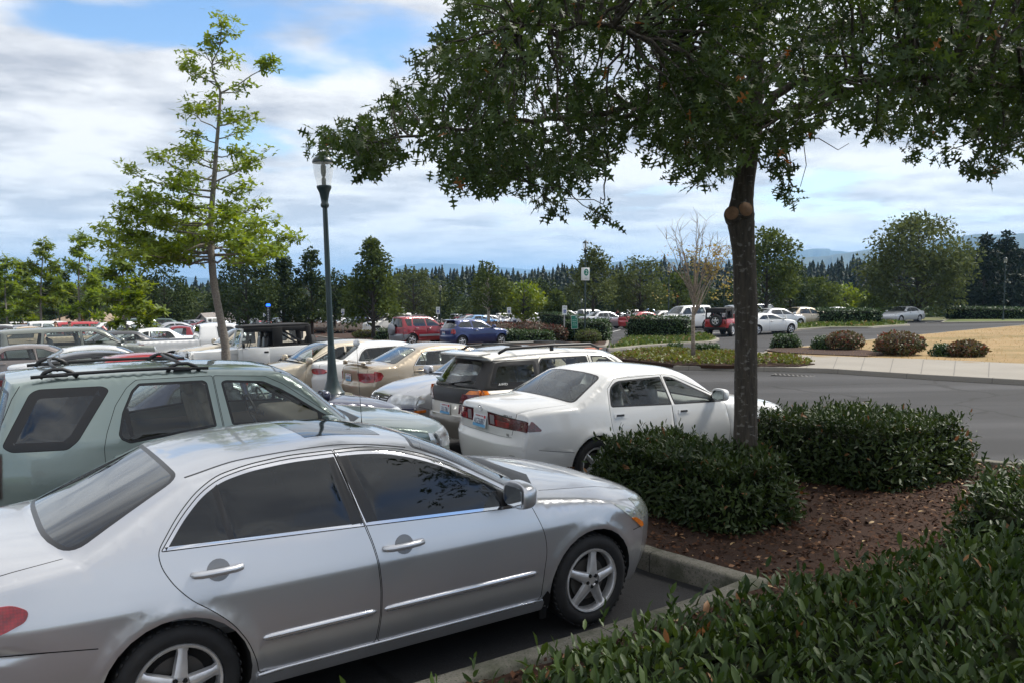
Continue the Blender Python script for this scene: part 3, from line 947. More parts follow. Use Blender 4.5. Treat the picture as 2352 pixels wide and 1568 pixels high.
def sedan(fo=.93, wb=2.7, ro=1.10, W=.88, H=1.43, zn=.70, zc=.98, xw=-.42, xr=-1.25, xb=-2.45, xd=-3.05, zd=1.02, zt=None, belt=.93, wr=.31, xB=-1.60,
          lean=.50, deck_drop=.04, sill=.20, doors=4, roundness=.055, nose=.16, tail=.10, xm=None, **kw):
    """three-box body from its main measures (front axle at x = 0)"""
    L_ = -wb - ro; zr = H - .045
    xm = xm if xm is not None else (xr + xb) / 2
    top = [(fo - .08, .22, fo - .42, .22), (fo - .01, .42, fo - .36, .42), (fo - .02, .56, fo - .36, .56), (fo - .06, zn - .03, fo - .40, zn - .05),
           (fo - nose - .04, zn + .08, fo - .50, zn + .04), (.28, zc - .08, .12, zc - .13), (xw, zc + .01, xw - .12, zc - .05, True),
           (xr + .04, H - .045, xr, H - .09), (xm, H, xm, H - .045), (xb + .25, H - .02, xb + .25, H - .062), (xb, H - .06, xb, H - .105, True),
           (xd, zd + .02, xd + .10, zd - .03, True), ((xd + L_) / 2 - .05, zd + .005, (xd + L_) / 2 + .10, zd - .05), (L_ + .07, zd - deck_drop, L_ + .34, zd - deck_drop - .06),
           (L_ + .03, zd - deck_drop - .07, L_ + .32, zd - deck_drop - .12), (L_ + .05, .70, L_ + .30, .70), (L_, .58, L_ + .28, .58), (L_ + .05, .24, L_ + .32, .24)]
    arch = wr + .045
    plan = [(fo - .34, W - .11), (fo - .6, W - .04), (.1, W - .012), (-.5, W), (-wb + .5, W), (-wb - .1, W - .015), (L_ + .6, W - .04), (L_ + .25, W - .10)]
    blt = [(0, belt - .01), (xw, belt - .01), (xB, belt + .01), (xd, belt + .05), (L_, belt + .06)]
    off = [(.17, -.07), (.28, -.03), (.42, -.008), (.58, 0), (.68, -.002), (.80, -.018), (belt, -.045), (belt + .12, -.075)]
    zt = zt or (H - .135)
    bz = lambda x: float(np.interp(x, *zip(*sorted(blt))))
    xA = xw - .20
    fdoor = [(xB, zt + .03), (xr - .12, zt + .015), (xA - .02, bz(xA) + .07), (xA + .10, bz(xA) - .04), (xA + .17, .60), (xA + .15, sill + .07), (xB + .06, sill + .07), (xB + .06, .6), (xB + .03, bz(xB))]
    fwin = [(xB + .035, zt), (xr - .14, zt - .015), (xA - .02, bz(xA) + .035), (xA + .03, bz(xA) + .004), (xB + .075, bz(xB) + .004)]
    xC = xb - .05 if doors == 4 else xb + .1
    xCb = max(xd + .45, -wb + .10) if 'xCb' not in kw else kw['xCb']
    rwin = [(xB - .02, zt), (xB + .03, bz(xB) + .004), (xCb, bz(xCb) + .01), (xC + .02, zt - .10), (xC + .16, zt - .02)]
    dv = xCb + .30
    bars = [np.array([(dv - .014, bz(dv) + .02), (dv + .012, bz(dv) + .02), (dv - .045, zt - .035), (dv - .070, zt - .035)])]
    ar = arch + .025
    ax = lambda a: (-wb + ar * math.cos(a), wr + ar * math.sin(a))
    rdoor = [(xB - .004, zt + .03), (xB + .026, bz(xB)), (xB + .056, .6), (xB + .056, sill + .07), (ax(.02)[0], sill + .07), ax(.1), ax(.45), ax(.8), (xCb - .01, .74), (xCb - .03, bz(xCb) - .02), (xC - .01, zt - .10), (xC + .14, zt + .01)]
    D = [(fdoor, .03, (xB + .22, bz(xB) - .095, kw.get('handle', 'bar')))]
    Wn = [dict(p=fwin, r=[.02, .08, .03, .01, .02], door=0), dict(p=rwin, r=[.02, .02, .03, .10, .10], door=1 if doors == 4 else -1, bars=bars if doors == 4 else [])]
    if doors == 4: D.append((rdoor, 0, (xCb + .12, bz(xCb) - .10, kw.get('handle', 'bar'))))
    sp = dict(top=top, plan=plan, belt=blt, off=off, lean=lean, wb=wb, wr=wr, arch=arch, sill=sill, doors=D, windows=Wn, round=roundness,
              screens=[('wind', 6.05, 6.97, W - .13, .555, .07), ('rear', 10.04, 10.95, .545, W - .19, .09)],
              stripblack=[([(5.80, -.55), (5.97, -W + .12), (5.97, W - .12), (5.80, .55)], 0)],
              striplines=[sline([(4.1, .56), (5.0, .60), (5.75, .64)], .003), sline([(4.1, -.56), (5.0, -.60), (5.75, -.64)], .003),
                          sline([(11.1, W - .22), (12, W - .24), (13.2, W - .26), (14.9, .60)], .003), sline([(11.1, -W + .22), (12, -W + .24), (13.2, -W + .26), (14.9, -.60)], .003)],
              seat_x=xB + .0, cab=(xw - .3, xd + .35), shelf=xd + .2, mirror=(xA + .02, bz(xA) + .03), pq=(4.0, 3.0))
    sp['sidelines'] = [sline([(fo - .42, .57), (arch * .93, .52)], .003), sline([(-wb - arch * .95, .50), (L_ + .34, .56)], .003)]
    e = fo - .40
    sp['lamps'] = [('headlight', M_clearlens, [(4.15, W - .1), (3.2, W - .1), (2.6, W - .12), (2.65, .40), (3.7, .38)], [(e - .20, zn + .055), (e - .04, zn + .02), (e + .02, zn - .08), (e + .02, zn - .125), (e - .14, zn - .10)], .004),
                   ('tail_light', M_red, [(14.15, W - .15), (14.9, W - .15), (14.9, .42), (14.2, .45)], [(L_ + .50, zd - .13), (L_ + .32, zd - .16), (L_ + .30, .74), (L_ + .50, .76)], .006)]
    for k in ('handle', 'xCb'): kw.pop(k, None)
    sp.update(kw)
    return sp

def wagon(fo=.85, wb=2.62, ro=.92, W=.87, H=1.70, zn=.82, zc=1.08, xw=-.40, xr=-1.15, xe=None, xg=None, belt=1.08, wr=.345, xB=-1.62, xR=None, lean=.40, sill=.27, zt=None,
          roundness=.06, bump=.60, zg=None, hoodc=.08, cor=.16, **kw):
    """two-box body: estate, people carrier, off-roader or hatchback"""
    L_ = -wb - ro
    xe = xe if xe is not None else L_ + .20          # rear end of the roof
    zg = zg or belt - .02                             # foot of the back window
    xg = xg if xg is not None else L_ + .08
    xR = xR if xR is not None else -wb + .10          # rear door edge at the belt
    top = [(fo - .06, sill + .02, fo - .38, sill + .02), (fo, bump - .12, fo - .33, bump - .12), (fo - .02, bump, fo - .33, bump), (fo - .05, zn - .03, fo - .36, zn - .05),
           (fo - .17, zn + .10, fo - .42, zn + .05), (.28, zc - hoodc, .12, zc - hoodc - .05), (xw, zc + .01, xw - .10, zc - .05, True),
           (xr + .04, H - .05, xr, H - .10), ((xr + xe) / 2, H, (xr + xe) / 2, H - .05), (xe + .35, H - .012, xe + .35, H - .065), (xe, H - .045, xe + cor * .6, H - .10, True),
           (xg, zg, xg + cor, zg - .01, True), (L_ + .05, zg - .10, L_ + .06 + cor, zg - .10), (L_ + .05, bump + .08, L_ + .06 + cor, bump + .08), (L_, bump, L_ + .06 + cor, bump), (L_ + .04, sill + .02, L_ + .09 + cor, sill + .02)]
    arch = wr + .05
    plan = [(fo - .32, W - .10), (fo - .55, W - .03), (.1, W - .008), (-.5, W), (-wb + .3, W), (-wb - .2, W - .01), (L_ + .4, W - .04), (L_ + .15, W - .09)]
    blt = [(0, belt - .02), (xw, belt - .02), (xB, belt), (L_, belt + .02)]
    off = [(.17, -.07), (.30, -.03), (.46, -.006), (.62, 0), (.80, -.004), (.95, -.018), (belt, -.04), (belt + .12, -.07)]
    zt = zt or (H - .16)
    bz = lambda x: float(np.interp(x, *zip(*sorted(blt))))
    xA = xw - .20
    fdoor = [(xB, zt + .035), (xr - .08, zt + .02), (xA - .02, bz(xA) + .07), (xA + .10, bz(xA) - .04), (xA + .17, .60), (xA + .15, sill + .07), (xB + .04, sill + .07), (xB + .05, .6), (xB + .02, bz(xB))]
    fwin = [(xB + .045, zt), (xr - .10, zt - .01), (xA - .02, bz(xA) + .035), (xA + .02, bz(xA) + .004), (xB + .065, bz(xB) + .004)]
    ar = arch + .025
    ax = lambda a: (-wb + ar * math.cos(a), wr + ar * math.sin(a))
    rwin = [(xB - .04, zt), (xB - .01, bz(xB) + .004), (xR + .06, bz(xR) + .01), (xR - .04, bz(xR) + .10), (xR + .02, zt - .06), (xR + .08, zt)]
    rdoor = [(xB - .004, zt + .035), (xB + .015, bz(xB)), (xB + .045, .6), (xB + .035, sill + .07), (ax(.02)[0], sill + .07), ax(.1), ax(.45), ax(.75), (xR, .86), (xR - .02, bz(xR)), (xR - .03, bz(xR) + .10), (xR + .02, zt - .02), (xR + .07, zt + .035)]
    qwin = [(xR - .06, zt), (xR - .13, bz(xR) + .02), (xg + .42, bz(xg) + .03), (xe + .24, zt - .01)]
    sp = dict(top=top, plan=plan, belt=blt, off=off, lean=lean, lean2=.10, wb=wb, wr=wr, arch=arch, sill=sill, round=roundness,
              doors=[(fdoor, .03, (xB + .22, bz(xB) - .11, 'bar')), (rdoor, 0, (xR + .17, bz(xR) - .11, 'bar'))],
              windows=[dict(p=fwin, r=[.02, .06, .03, .01, .02], door=0), dict(p=rwin, r=.03, door=1), dict(p=qwin, r=.05)],
              screens=[('wind', 6.05, 6.97, W - .13, W - .27, .06), ('rear', 10.12, 10.97, W - .30, W - .16, .07)],
              stripblack=[([(5.82, -.55), (5.97, -W + .12), (5.97, W - .12), (5.82, .55)], 0)],
              striplines=[sline([(4.1, .56), (5.0, .60), (5.75, .64)], .003), sline([(4.1, -.56), (5.0, -.60), (5.75, -.64)], .003)],
              seat_x=xB + .0, cab=(xw - .3, L_ + .4), mirror=(xA + .02, bz(xA) + .04, 1.1), pq=(4.0, 4.0))
    e = fo - .36
    sp['lamps'] = [('headlight', M_clearlens, [(4.0, W - .09), (3.0, W - .09), (2.5, W - .1), (2.5, .42), (3.7, .42)], [(e - .16, zn + .03), (e - .03, zn), (e + .02, zn - .06), (e + .02, bump + .02), (e - .12, bump + .04)], .004),
                   ('tail_light', M_red, [(11.1, W - .08), (12.9, W - .08), (12.9, W - .22), (11.1, W - .20)], [(L_ + .34, zg - .02), (L_ + .2, zg - .03), (L_ + .21, bump + .10), (L_ + .32, bump + .12)], .006)]
    sp.update(kw)
    return sp

def pickup(bed_black=True, H=1.72, **kw):
    k = dict(fo=.88, wb=3.1, ro=1.15, W=.90, zn=.88, zc=1.14, xw=-.45, xr=-1.05, xb=-1.95, xd=-2.08, zd=1.16, belt=1.12, wr=.37, xB=-1.78, lean=.38, sill=.34, doors=2, nose=.1, tail=.02, deck_drop=.0)
    k.update(kw); bw = k['W']
    sp = sedan(H=H, **k)
    # cab side window only, upright tail, open bed
    t = list(sp['top']); L_ = -k['wb'] - k['ro']
    t[10] = (k['xb'], H - .06, k['xb'], H - .10, True)
    t[11] = (k['xd'], k['zd'] + .01, k['xd'], k['zd'] - .02, True)
    t[12] = ((k['xd'] + L_) / 2, k['zd'], (k['xd'] + L_) / 2, k['zd'] - .02)
    t[13] = (L_ + .06, k['zd'], L_ + .12, k['zd'] - .02); t[14] = (L_ + .02, k['zd'] - .05, L_ + .08, k['zd'] - .06)
    t[15] = (L_ + .02, .78, L_ + .08, .78); t[16] = (L_ - .06, .62, L_ + .10, .62); t[17] = (L_ - .02, .42, L_ + .12, .42)
    sp['top'] = t; sp['round'] = .03
    sp['windows'] = [sp['windows'][0]]
    pl = [p for p in sp['plan'] if p[0] > -2]; sp['plan'] = pl + [(-2.2, bw), (-k['wb'] - .4, bw), (L_, bw - .015)]
    sp['screens'] = [('wind', 6.05, 6.97, bw - .13, .60, .06), ('rear', 10.1, 10.55, .56, .66, .05)]
    if bed_black: sp['stripblack'] = sp['stripblack'] + [([(11.06, -bw + .13), (11.06, bw - .13), (12.9, bw - .13), (12.9, -bw + .13)], 0)]
    sp['striplines'] = sp['striplines'][:2]; sp['shelf'] = None; sp['rows'] = [k['xB'] + .05]
    sp['cab'] = (k['xw'] - .3, k['xb'] - .02)
    sp['lamps'][1] = ('tail_light', M_red, [(14.2, bw - .03), (14.9, bw - .03), (14.9, bw - .17), (14.2, bw - .17)], [(L_ + .24, k['zd'] - .12), (L_ + .10, k['zd'] - .12), (L_ + .10, .80), (L_ + .22, .80)], .006)
    sp['sidelines'] = [sline([(k['xb'] - .06, .45), (k['xb'] - .06, k['zd'] - .03)], .006)]
    return sp

# ---- the silver saloon in front
ACC_W = [(-2.79, 1.03), (-2.68, 1.17), (-2.57, 1.27), (-2.46, 1.328), (-2.30, 1.362), (-2.06, 1.382), (-1.785, 1.382), (-1.692, .985)]
ACC_F = [(-1.775, 1.382), (-1.62, 1.380), (-1.46, 1.365), (-1.29, 1.325), (-1.13, 1.270), (-.96, 1.195), (-.82, 1.122), (-.70, 1.052), (-.585, .972), (-.54, .932), (-1.68, .985)]
ACCORD = dict(
    top=[(.84, .20, .50, .20), (.93, .42, .56, .42), (.93, .58, .57, .58), (.89, .67, .54, .665), (.76, .785, .43, .765), (.30, .925, .12, .872), (-.38, 1.03, -.52, .965, True),
         (-1.20, 1.392, -1.30, 1.350), (-1.78, 1.452, -1.80, 1.412), (-2.30, 1.430, -2.30, 1.395), (-2.64, 1.375, -2.62, 1.338, True),
         (-3.32, 1.075, -3.16, 1.035, True), (-3.55, 1.065, -3.40, 1.0), (-3.80, 1.035, -3.55, .965), (-3.86, .95, -3.58, .90), (-3.84, .70, -3.60, .70), (-3.88, .58, -3.61, .58), (-3.82, .24, -3.55, .24)],
    plan=[(.60, .79), (.42, .85), (.1, .893), (-.5, .905), (-2.2, .905), (-2.9, .89), (-3.3, .86), (-3.62, .80)],
    belt=[(0, .93), (-.54, .93), (-1.68, .98), (-2.79, 1.03), (-3.8, 1.06)],
    off=[(.17, -.085), (.27, -.045), (.40, -.016), (.55, -.002), (.70, .0), (.760, -.0005), (.772, -.003), (.82, -.015), (.93, -.047), (1.06, -.085)], creases=[.766],
    lean=.46, lean2=.25, wb=2.738, wr=.322, arch=.372, sill=.19, rim=.222, round=.05, pq=(4.0, 3.2), spokes=5, wstyle='lugs', hubrot=.12, track=.862, lip=.014,
    doors=[([(-1.775, 1.400), (-1.62, 1.398), (-1.46, 1.383), (-1.28, 1.343), (-1.12, 1.287), (-.95, 1.212), (-.81, 1.138), (-.68, 1.066), (-.56, .982), (-.51, .925), (-.455, .80), (-.422, .70), (-.412, .60), (-.43, .49), (-.44, .285),
             (-1.63, .285), (-1.612, .45), (-1.610, .62), (-1.628, .78), (-1.648, .88), (-1.68, .985)], [.005] + [.09] * 13 + [.03] * 2 + [.05] * 5, (-1.46, .845, 'bar')),
           ([(-1.785, 1.400), (-2.06, 1.400), (-2.30, 1.380), (-2.475, 1.345), (-2.59, 1.282), (-2.70, 1.18), (-2.812, 1.03), (-2.80, .95), (-2.75, .86), (-2.67, .77), (-2.57, .70), (-2.47, .61), (-2.39, .49), (-2.345, .37), (-2.33, .285),
             (-1.64, .285), (-1.62, .45), (-1.618, .62), (-1.636, .78), (-1.656, .88), (-1.69, .985)], [.005] + [.09] * 13 + [.03] * 2 + [.05] * 5, (-2.53, .895, 'bar'))],
    windows=[dict(p=ACC_F, r=[.004] + [.09] * 8 + [.004, .004], tw=.016, door=0, bars=[[(-1.775, 1.366), (-1.70, 1.366), (-1.60, .999), (-1.675, .999)], [(-.742, 1.06), (-.70, 1.035), (-.70, .953), (-.742, .953)]]),
             dict(p=ACC_W, r=[.004] + [.09] * 5 + [.004, .004], tw=.016, door=1, bars=[[(-1.785, 1.366), (-1.694, 1.001), (-1.765, 1.001), (-1.83, 1.366)], [(-2.505, 1.285), (-2.475, 1.305), (-2.425, 1.033), (-2.458, 1.031)]])],
    screens=[('wind', 6.05, 6.97, .76, .565, .07), ('rear', 10.02, 10.97, .555, .70, .10)],
    stripblack=[([(5.72, -.35), (5.86, -.72), (5.99, -.745), (5.99, .745), (5.86, .72), (5.72, .35)], 0)],
    striplines=[sline([(3.9, .50), (4.3, .575), (5.0, .62), (5.82, .70)], .003), sline([(3.9, -.50), (4.3, -.575), (5.0, -.62), (5.82, -.70)], .003),
                sline([(11.1, .70), (12, .69), (13.2, .66), (14.9, .62)], .003), sline([(11.1, -.70), (12, -.69), (13.2, -.66), (14.9, -.62)], .003)],
    tlines=[(7.0, 10.0, .955, .009)],
    sidelines=[sline([(.40, .61), (.50, .615), (.565, .605)], .003), sline([(-3.105, .62), (-3.3, .645), (-3.60, .66)], .003)],
    side_parts=[('sill_cover', [(-2.345, .20), (-.42, .20), (-.42, .275), (-2.345, .275)], None, .016, .02), ('mud_flap', [(-.36, .12), (-.41, .12), (-.44, .27), (-.40, .34), (-.365, .30)], M_black, .004, .01)],
    lamps=[('headlight', M_fogged, [(4.25, .74), (3.5, .80), (2.7, .80), (2.7, .52), (3.6, .48)], [(.20, .833), (.33, .795), (.44, .745), (.535, .665), (.545, .635), (.48, .618), (.36, .72)], .004),
           ('indicator', M_amber, None, [(.37, .705), (.42, .705), (.53, .640), (.545, .618), (.50, .610)], .009),
           ('tail_light', M_red, [(14.1, .72), (14.95, .72), (14.9, .50), (14.1, .48)], [(-3.385, .855), (-3.40, .81), (-3.50, .765), (-3.60, .755), (-3.585, .885), (-3.45, .89)], .006)],
    lampr=.03, seat_x=-1.62, cab=(-.85, -3.0), shelf=-3.05, mirror=(-.70, .985, 1.05), gside=G_dark, trim=M_chrome)
# ------------------------------------------------------------------ sky, sun, camera
SUN_EL, SUN_AZ = R(52), R(62)      # azimuth: clockwise from +Y (straight ahead); the sun stands high on the right
def build_world():
    w = bpy.data.worlds.new("World"); scene.world = w; w.use_nodes = True
    nt = w.node_tree; nt.nodes.clear()
    out = nt.nodes.new('ShaderNodeOutputWorld'); bg = nt.nodes.new('ShaderNodeBackground'); L(nt, bg.outputs[0], out.inputs[0])
    STR = .11; bg.inputs[1].default_value = STR
    sky = nt.nodes.new('ShaderNodeTexSky'); sky.sky_type = 'NISHITA'; sky.sun_disc = False
    sky.sun_elevation = SUN_EL; sky.sun_rotation = SUN_AZ; sky.altitude = 100; sky.air_density = 1.0; sky.dust_density = .6; sky.ozone_density = 1.6
    tc = nt.nodes.new('ShaderNodeTexCoord'); sp = nt.nodes.new('ShaderNodeSeparateXYZ'); L(nt, tc.outputs['Generated'], sp.inputs[0])
    def math_(op, a, b=None, c=None, clamp=False):
        n = nt.nodes.new('ShaderNodeMath'); n.operation = op; n.use_clamp = clamp
        for i, v in enumerate((a, b, c)):
            if v is None: continue
            if isinstance(v, (int, float)): n.inputs[i].default_value = v
            else: L(nt, v, n.inputs[i])
        return n.outputs[0]
    zc = math_('MAXIMUM', sp.outputs['Z'], 0.0)
    den = math_('ADD', zc, .10)
    px = math_('DIVIDE', sp.outputs['X'], den); py = math_('DIVIDE', sp.outputs['Y'], den)
    cb = nt.nodes.new('ShaderNodeCombineXYZ'); L(nt, px, cb.inputs[0]); L(nt, py, cb.inputs[1]); cb.inputs[2].default_value = 3.7
    def noise(scale, detail, rough, vec, off=(0, 0, 0), dist=0.0):
        m = nt.nodes.new('ShaderNodeMapping'); m.inputs['Location'].default_value = off; L(nt, vec, m.inputs['Vector'])
        n = nt.nodes.new('ShaderNodeTexNoise'); n.inputs['Scale'].default_value = scale; n.inputs['Detail'].default_value = detail; n.inputs['Roughness'].default_value = rough; n.inputs['Distortion'].default_value = dist
        L(nt, m.outputs[0], n.inputs['Vector']); return n.outputs['Fac']
    V = cb.outputs[0]
    big = noise(.55, 3, .5, V, (3.1, .4, 0)); med = noise(1.9, 9, .52, V, (1.3, 7.2, 0), .25); fine = noise(4.5, 8, .6, V, (5, 2, 0), .2)
    cov = math_('ADD', math_('MULTIPLY', big, .55), math_('MULTIPLY', med, .60))
    # clear patches: an opening up on the left, thinner cloud low over the hills
    def hole(cx, cy, rx, ry, amt, c):
        dx = math_('DIVIDE', math_('SUBTRACT', px, cx), rx); dy = math_('DIVIDE', math_('SUBTRACT', py, cy), ry)
        r2 = math_('ADD', math_('MULTIPLY', dx, dx), math_('MULTIPLY', dy, dy))
        g = math_('MULTIPLY', math_('EXPONENT', math_('MULTIPLY', r2, -1)), amt)
        return math_('SUBTRACT', c, g)
    for h in HOLES: cov = hole(*h, cov)
    mr = nt.nodes.new('ShaderNodeMapRange'); mr.interpolation_type = 'SMOOTHSTEP'
    mr.inputs[1].default_value = .345; mr.inputs[2].default_value = .50; L(nt, cov, mr.inputs[0])
    mask = math_('MULTIPLY', mr.outputs[0], .95)
    # cloud brightness: white tops and grey undersides
    sh = math_('ADD', math_('MULTIPLY', noise(1.5, 6, .52, V, (9, 3, 1), .2), .75), math_('MULTIPLY', fine, .30))
    m2 = nt.nodes.new('ShaderNodeMapRange'); m2.inputs[1].default_value = .43; m2.inputs[2].default_value = .60; m2.inputs[3].default_value = .0; m2.inputs[4].default_value = 1.0; L(nt, sh, m2.inputs[0])
    cc = nt.nodes.new('ShaderNodeMix'); cc.data_type = 'RGBA'
    cc.inputs['A'].default_value = tuple(v / STR for v in (.36, .37, .40)) + (1,)
    cc.inputs['B'].default_value = tuple(v / STR for v in (.67, .67, .665)) + (1,)
    L(nt, m2.outputs[0], cc.inputs['Factor'])
    # the blue between: the sky texture, slightly deeper
    hs = nt.nodes.new('ShaderNodeHueSaturation'); hs.inputs['Saturation'].default_value = 1.15; hs.inputs['Value'].default_value = 1.1; L(nt, sky.outputs[0], hs.inputs['Color'])
    # bright pale air along the horizon
    gl = nt.nodes.new('ShaderNodeMix'); gl.data_type = 'RGBA'; gl.inputs['B'].default_value = tuple(v / STR for v in (.60, .74, .88)) + (1,)
    L(nt, math_('MULTIPLY', math_('EXPONENT', math_('MULTIPLY', zc, -15.0)), .75), gl.inputs['Factor'])
    mx = nt.nodes.new('ShaderNodeMix'); mx.data_type = 'RGBA'; L(nt, mask, mx.inputs['Factor']); L(nt, hs.outputs[0], mx.inputs['A']); L(nt, cc.outputs['Result'], mx.inputs['B'])
    L(nt, mx.outputs['Result'], gl.inputs['A']); L(nt, gl.outputs['Result'], bg.inputs[0])
# openings in the cloud: centre and radii on the cloud sheet, depth
HOLES = [(1.1, -.13, .15, .45, .20), (1.75, -.66, .45, .11, .24), (2.4, -.35, .8, .13, .22), (.88, -1.05, .45, .14, .22), (3.1, -1.4, .8, .22, .24), (.18, -1.4, .27, .35, .2), (-1.06, 2.42, .32, .20, .33), (-.80, 2.75, .14, .2, .14), (-1.12, 3.75, .28, .4, .16), (2.6, 5.2, 1.2, .7, .14), (-.2, 5.4, .8, .9, .10)]
build_world()

sun = bpy.data.lights.new('sun', 'SUN'); sun.energy = 3.7; sun.angle = R(14); sun.color = (1, .95, .87)
so = bpy.data.objects.new('sun', sun); col.objects.link(so)
dirv = Vector((math.sin(SUN_AZ) * math.cos(SUN_EL), math.cos(SUN_AZ) * math.cos(SUN_EL), math.sin(SUN_EL)))
so.rotation_euler = dirv.to_track_quat('Z', 'Y').to_euler(); so.location = (20, 10, 40)

cam = bpy.data.cameras.new('camera'); co = bpy.data.objects.new('camera', cam); col.objects.link(co)
co.location = (0, 0, CAM_H); co.rotation_euler = (PI / 2 - PITCH, 0, 0)
cam.sensor_width = 36; cam.lens = F_PX / 2352 * 36; cam.clip_end = 40000; cam.clip_start = .1
scene.camera = co
scene.view_settings.view_transform = 'Standard'; scene.view_settings.look = 'None'; scene.view_settings.exposure = 0.72; scene.view_settings.gamma = 1
scene.cycles.use_denoising = True
scene.cycles.max_bounces = 10; scene.cycles.transparent_max_bounces = 24; scene.cycles.glossy_bounces = 4; scene.cycles.diffuse_bounces = 3
scene.cycles.sample_clamp_indirect = 6
# ------------------------------------------------------------------ foliage
def T_laurel():
    V = np.array([(0, 0, 0), (.28, .15, .035), (.28, 0, -.01), (.28, -.15, .035), (.66, .155, .03), (.66, 0, -.03), (.66, -.155, .03), (1, 0, -.10)])
    return V, [np.array([(0, 2, 1), (0, 3, 2), (4, 5, 7), (5, 6, 7)]), np.array([(1, 2, 5, 4), (2, 3, 6, 5)])]
def T_oak():
    h = [(0, .012), (.10, .02), (.15, .17), (.185, .19), (.24, .05), (.34, .06), (.40, .33), (.455, .37), (.50, .25), (.53, .07), (.63, .06), (.70, .24), (.735, .26), (.78, .06), (.86, .05), (1.0, 0)]
    n = len(h); zf = lambda x, y: .10 * abs(y) - .12 * x * x
    V = [(x, y, zf(x, y)) for x, y in h] + [(x, -y, zf(x, y)) for x, y in h[:-1]] + [(0, 0, 0)]
    return np.array(V), [np.array([tuple([len(V) - 1] + [n - 1] + list(range(n - 2, -1, -1)))]), np.array([tuple([len(V) - 1] + list(range(n, 2 * n - 1)) + [n - 1])])]
def T_diamond():
    V = np.array([(0, 0, 0), (.45, .30, .06), (1, 0, -.06), (.45, -.30, .06)])
    return V, [np.array([(0, 3, 2), (0, 2, 1)])]
def T_star():
    V = []; 
    for k, (a, r) in enumerate([(-100, .35), (-62, .62), (-38, .25), (-12, .95), (0, 1.05), (14, .9), (38, .25), (62, .62), (100, .35)]):
        V.append((.15 + r * .85 * math.cos(R(a)), r * .8 * math.sin(R(a)), -.05 * r))
    V = [(0, 0, 0)] + V
    return np.array(V), [np.array([tuple(range(len(V)))])]

def unit(a): return a / (np.linalg.norm(a, axis=1)[:, None] + 1e-9)

def leaves(P, D, Nn, S, tmpl):
    """place a leaf template at P, tip along D, face towards Nn, size S"""
    V0, F0 = tmpl
    X = unit(D); Y = unit(np.cross(Nn, X)); Z = np.cross(X, Y)
    A = P[:, None, :] + S[:, None, None] * (V0[None, :, 0, None] * X[:, None] + V0[None, :, 1, None] * Y[:, None] + V0[None, :, 2, None] * Z[:, None])
    n = len(P); k = len(V0)
    F = [(f[None] + (np.arange(n) * k)[:, None, None]).reshape(-1, f.shape[1]) for f in F0]
    return A.reshape(-1, 3), F

def leaf_obj(name, P, D, Nn, S, tmpl, mat, parent=None, smooth=True, origin=None):
    V, F = leaves(P, D, Nn, S, tmpl)
    if origin is not None: V = V - np.asarray(origin)
    me = mesh_np(name, V, F)
    return add_obj(name, me, parent, mat, smooth)

def rdir(n, up=0.0):
    d = rng.normal(size=(n, 3)); d = unit(d); d[:, 2] += up
    return unit(d)

L_laurel = leaf_mat('laurel_leaf', (.018, .038, .008), (.047, .078, .015), (.20, .10, .04), .009, .2, .5, .32, 1.2)
L_laurel2 = leaf_mat('laurel_leaf_dark', (.017, .035, .008), (.044, .072, .015), (.20, .10, .04), .011, .2, .5, .32, 1.2)
L_oakbig = leaf_mat('oak_leaf', (.024, .048, .011), (.054, .090, .019), (.24, .11, .03), .005, .34, .5, .35, .6)
L_oaky = leaf_mat('young_oak_leaf', (.105, .17, .020), (.19, .26, .038), None, 0, .50, .5, .4, .5)
L_lime = leaf_mat('lime_green_leaf', (.085, .14, .014), (.17, .22, .026), None, 0, .45, .5, .4, .3)
L_dark = leaf_mat('dark_tree_leaf', (.022, .038, .012), (.048, .072, .018), None, 0, .25, .75, .2, .25)
L_mid = leaf_mat('mid_tree_leaf', (.042, .066, .015), (.088, .12, .026), None, 0, .3, .75, .2, .25)
L_olive = leaf_mat('olive_tree_leaf', (.052, .072, .024), (.10, .125, .042), None, 0, .3, .75, .2, .25)
L_con = leaf_mat('conifer_needles', (.006, .014, .008), (.016, .032, .015), None, 0, .1, .7, .3, .05)
L_birch = leaf_mat('yellowing_leaf', (.32, .25, .08), (.22, .21, .06), (.28, .14, .05), .06, .4, .5, .4, 1)
L_hedge = leaf_mat('box_hedge_leaf', (.020, .045, .012), (.042, .085, .020), None, 0, .2, .45, .4, .8)
L_redbush = leaf_mat('reddish_bush_leaf', (.10, .062, .026), (.072, .085, .024), (.17, .06, .03), .16, .25, .5, .4, .8)
L_cover = leaf_mat('ground_cover_leaf', (.075, .095, .016), (.14, .16, .03), (.15, .09, .04), .12, .3, .5, .4, .8)
L_brown = leaf_mat('brown_shrub_leaf', (.070, .042, .026), (.055, .050, .024), (.12, .045, .03), .25, .2, .6, .3, .5)
L_grass = leaf_mat('green_blade', (.05, .09, .018), (.10, .14, .03), (.22, .17, .07), .12, .25, .55, .3, .6)
L_dry = leaf_mat('dry_blade', (.36, .25, .10), (.50, .36, .16), (.20, .18, .06), .1, .15, .7, .3, .3)
L_chip = leaf_mat('bark_chip', (.018, .008, .004), (.095, .044, .024), (.22, .12, .07), .06, 0, .9, .2, 2)
L_litter = leaf_mat('fallen_leaf', (.30, .17, .08), (.20, .10, .045), (.40, .28, .14), .3, .1, .6, .3, 1)

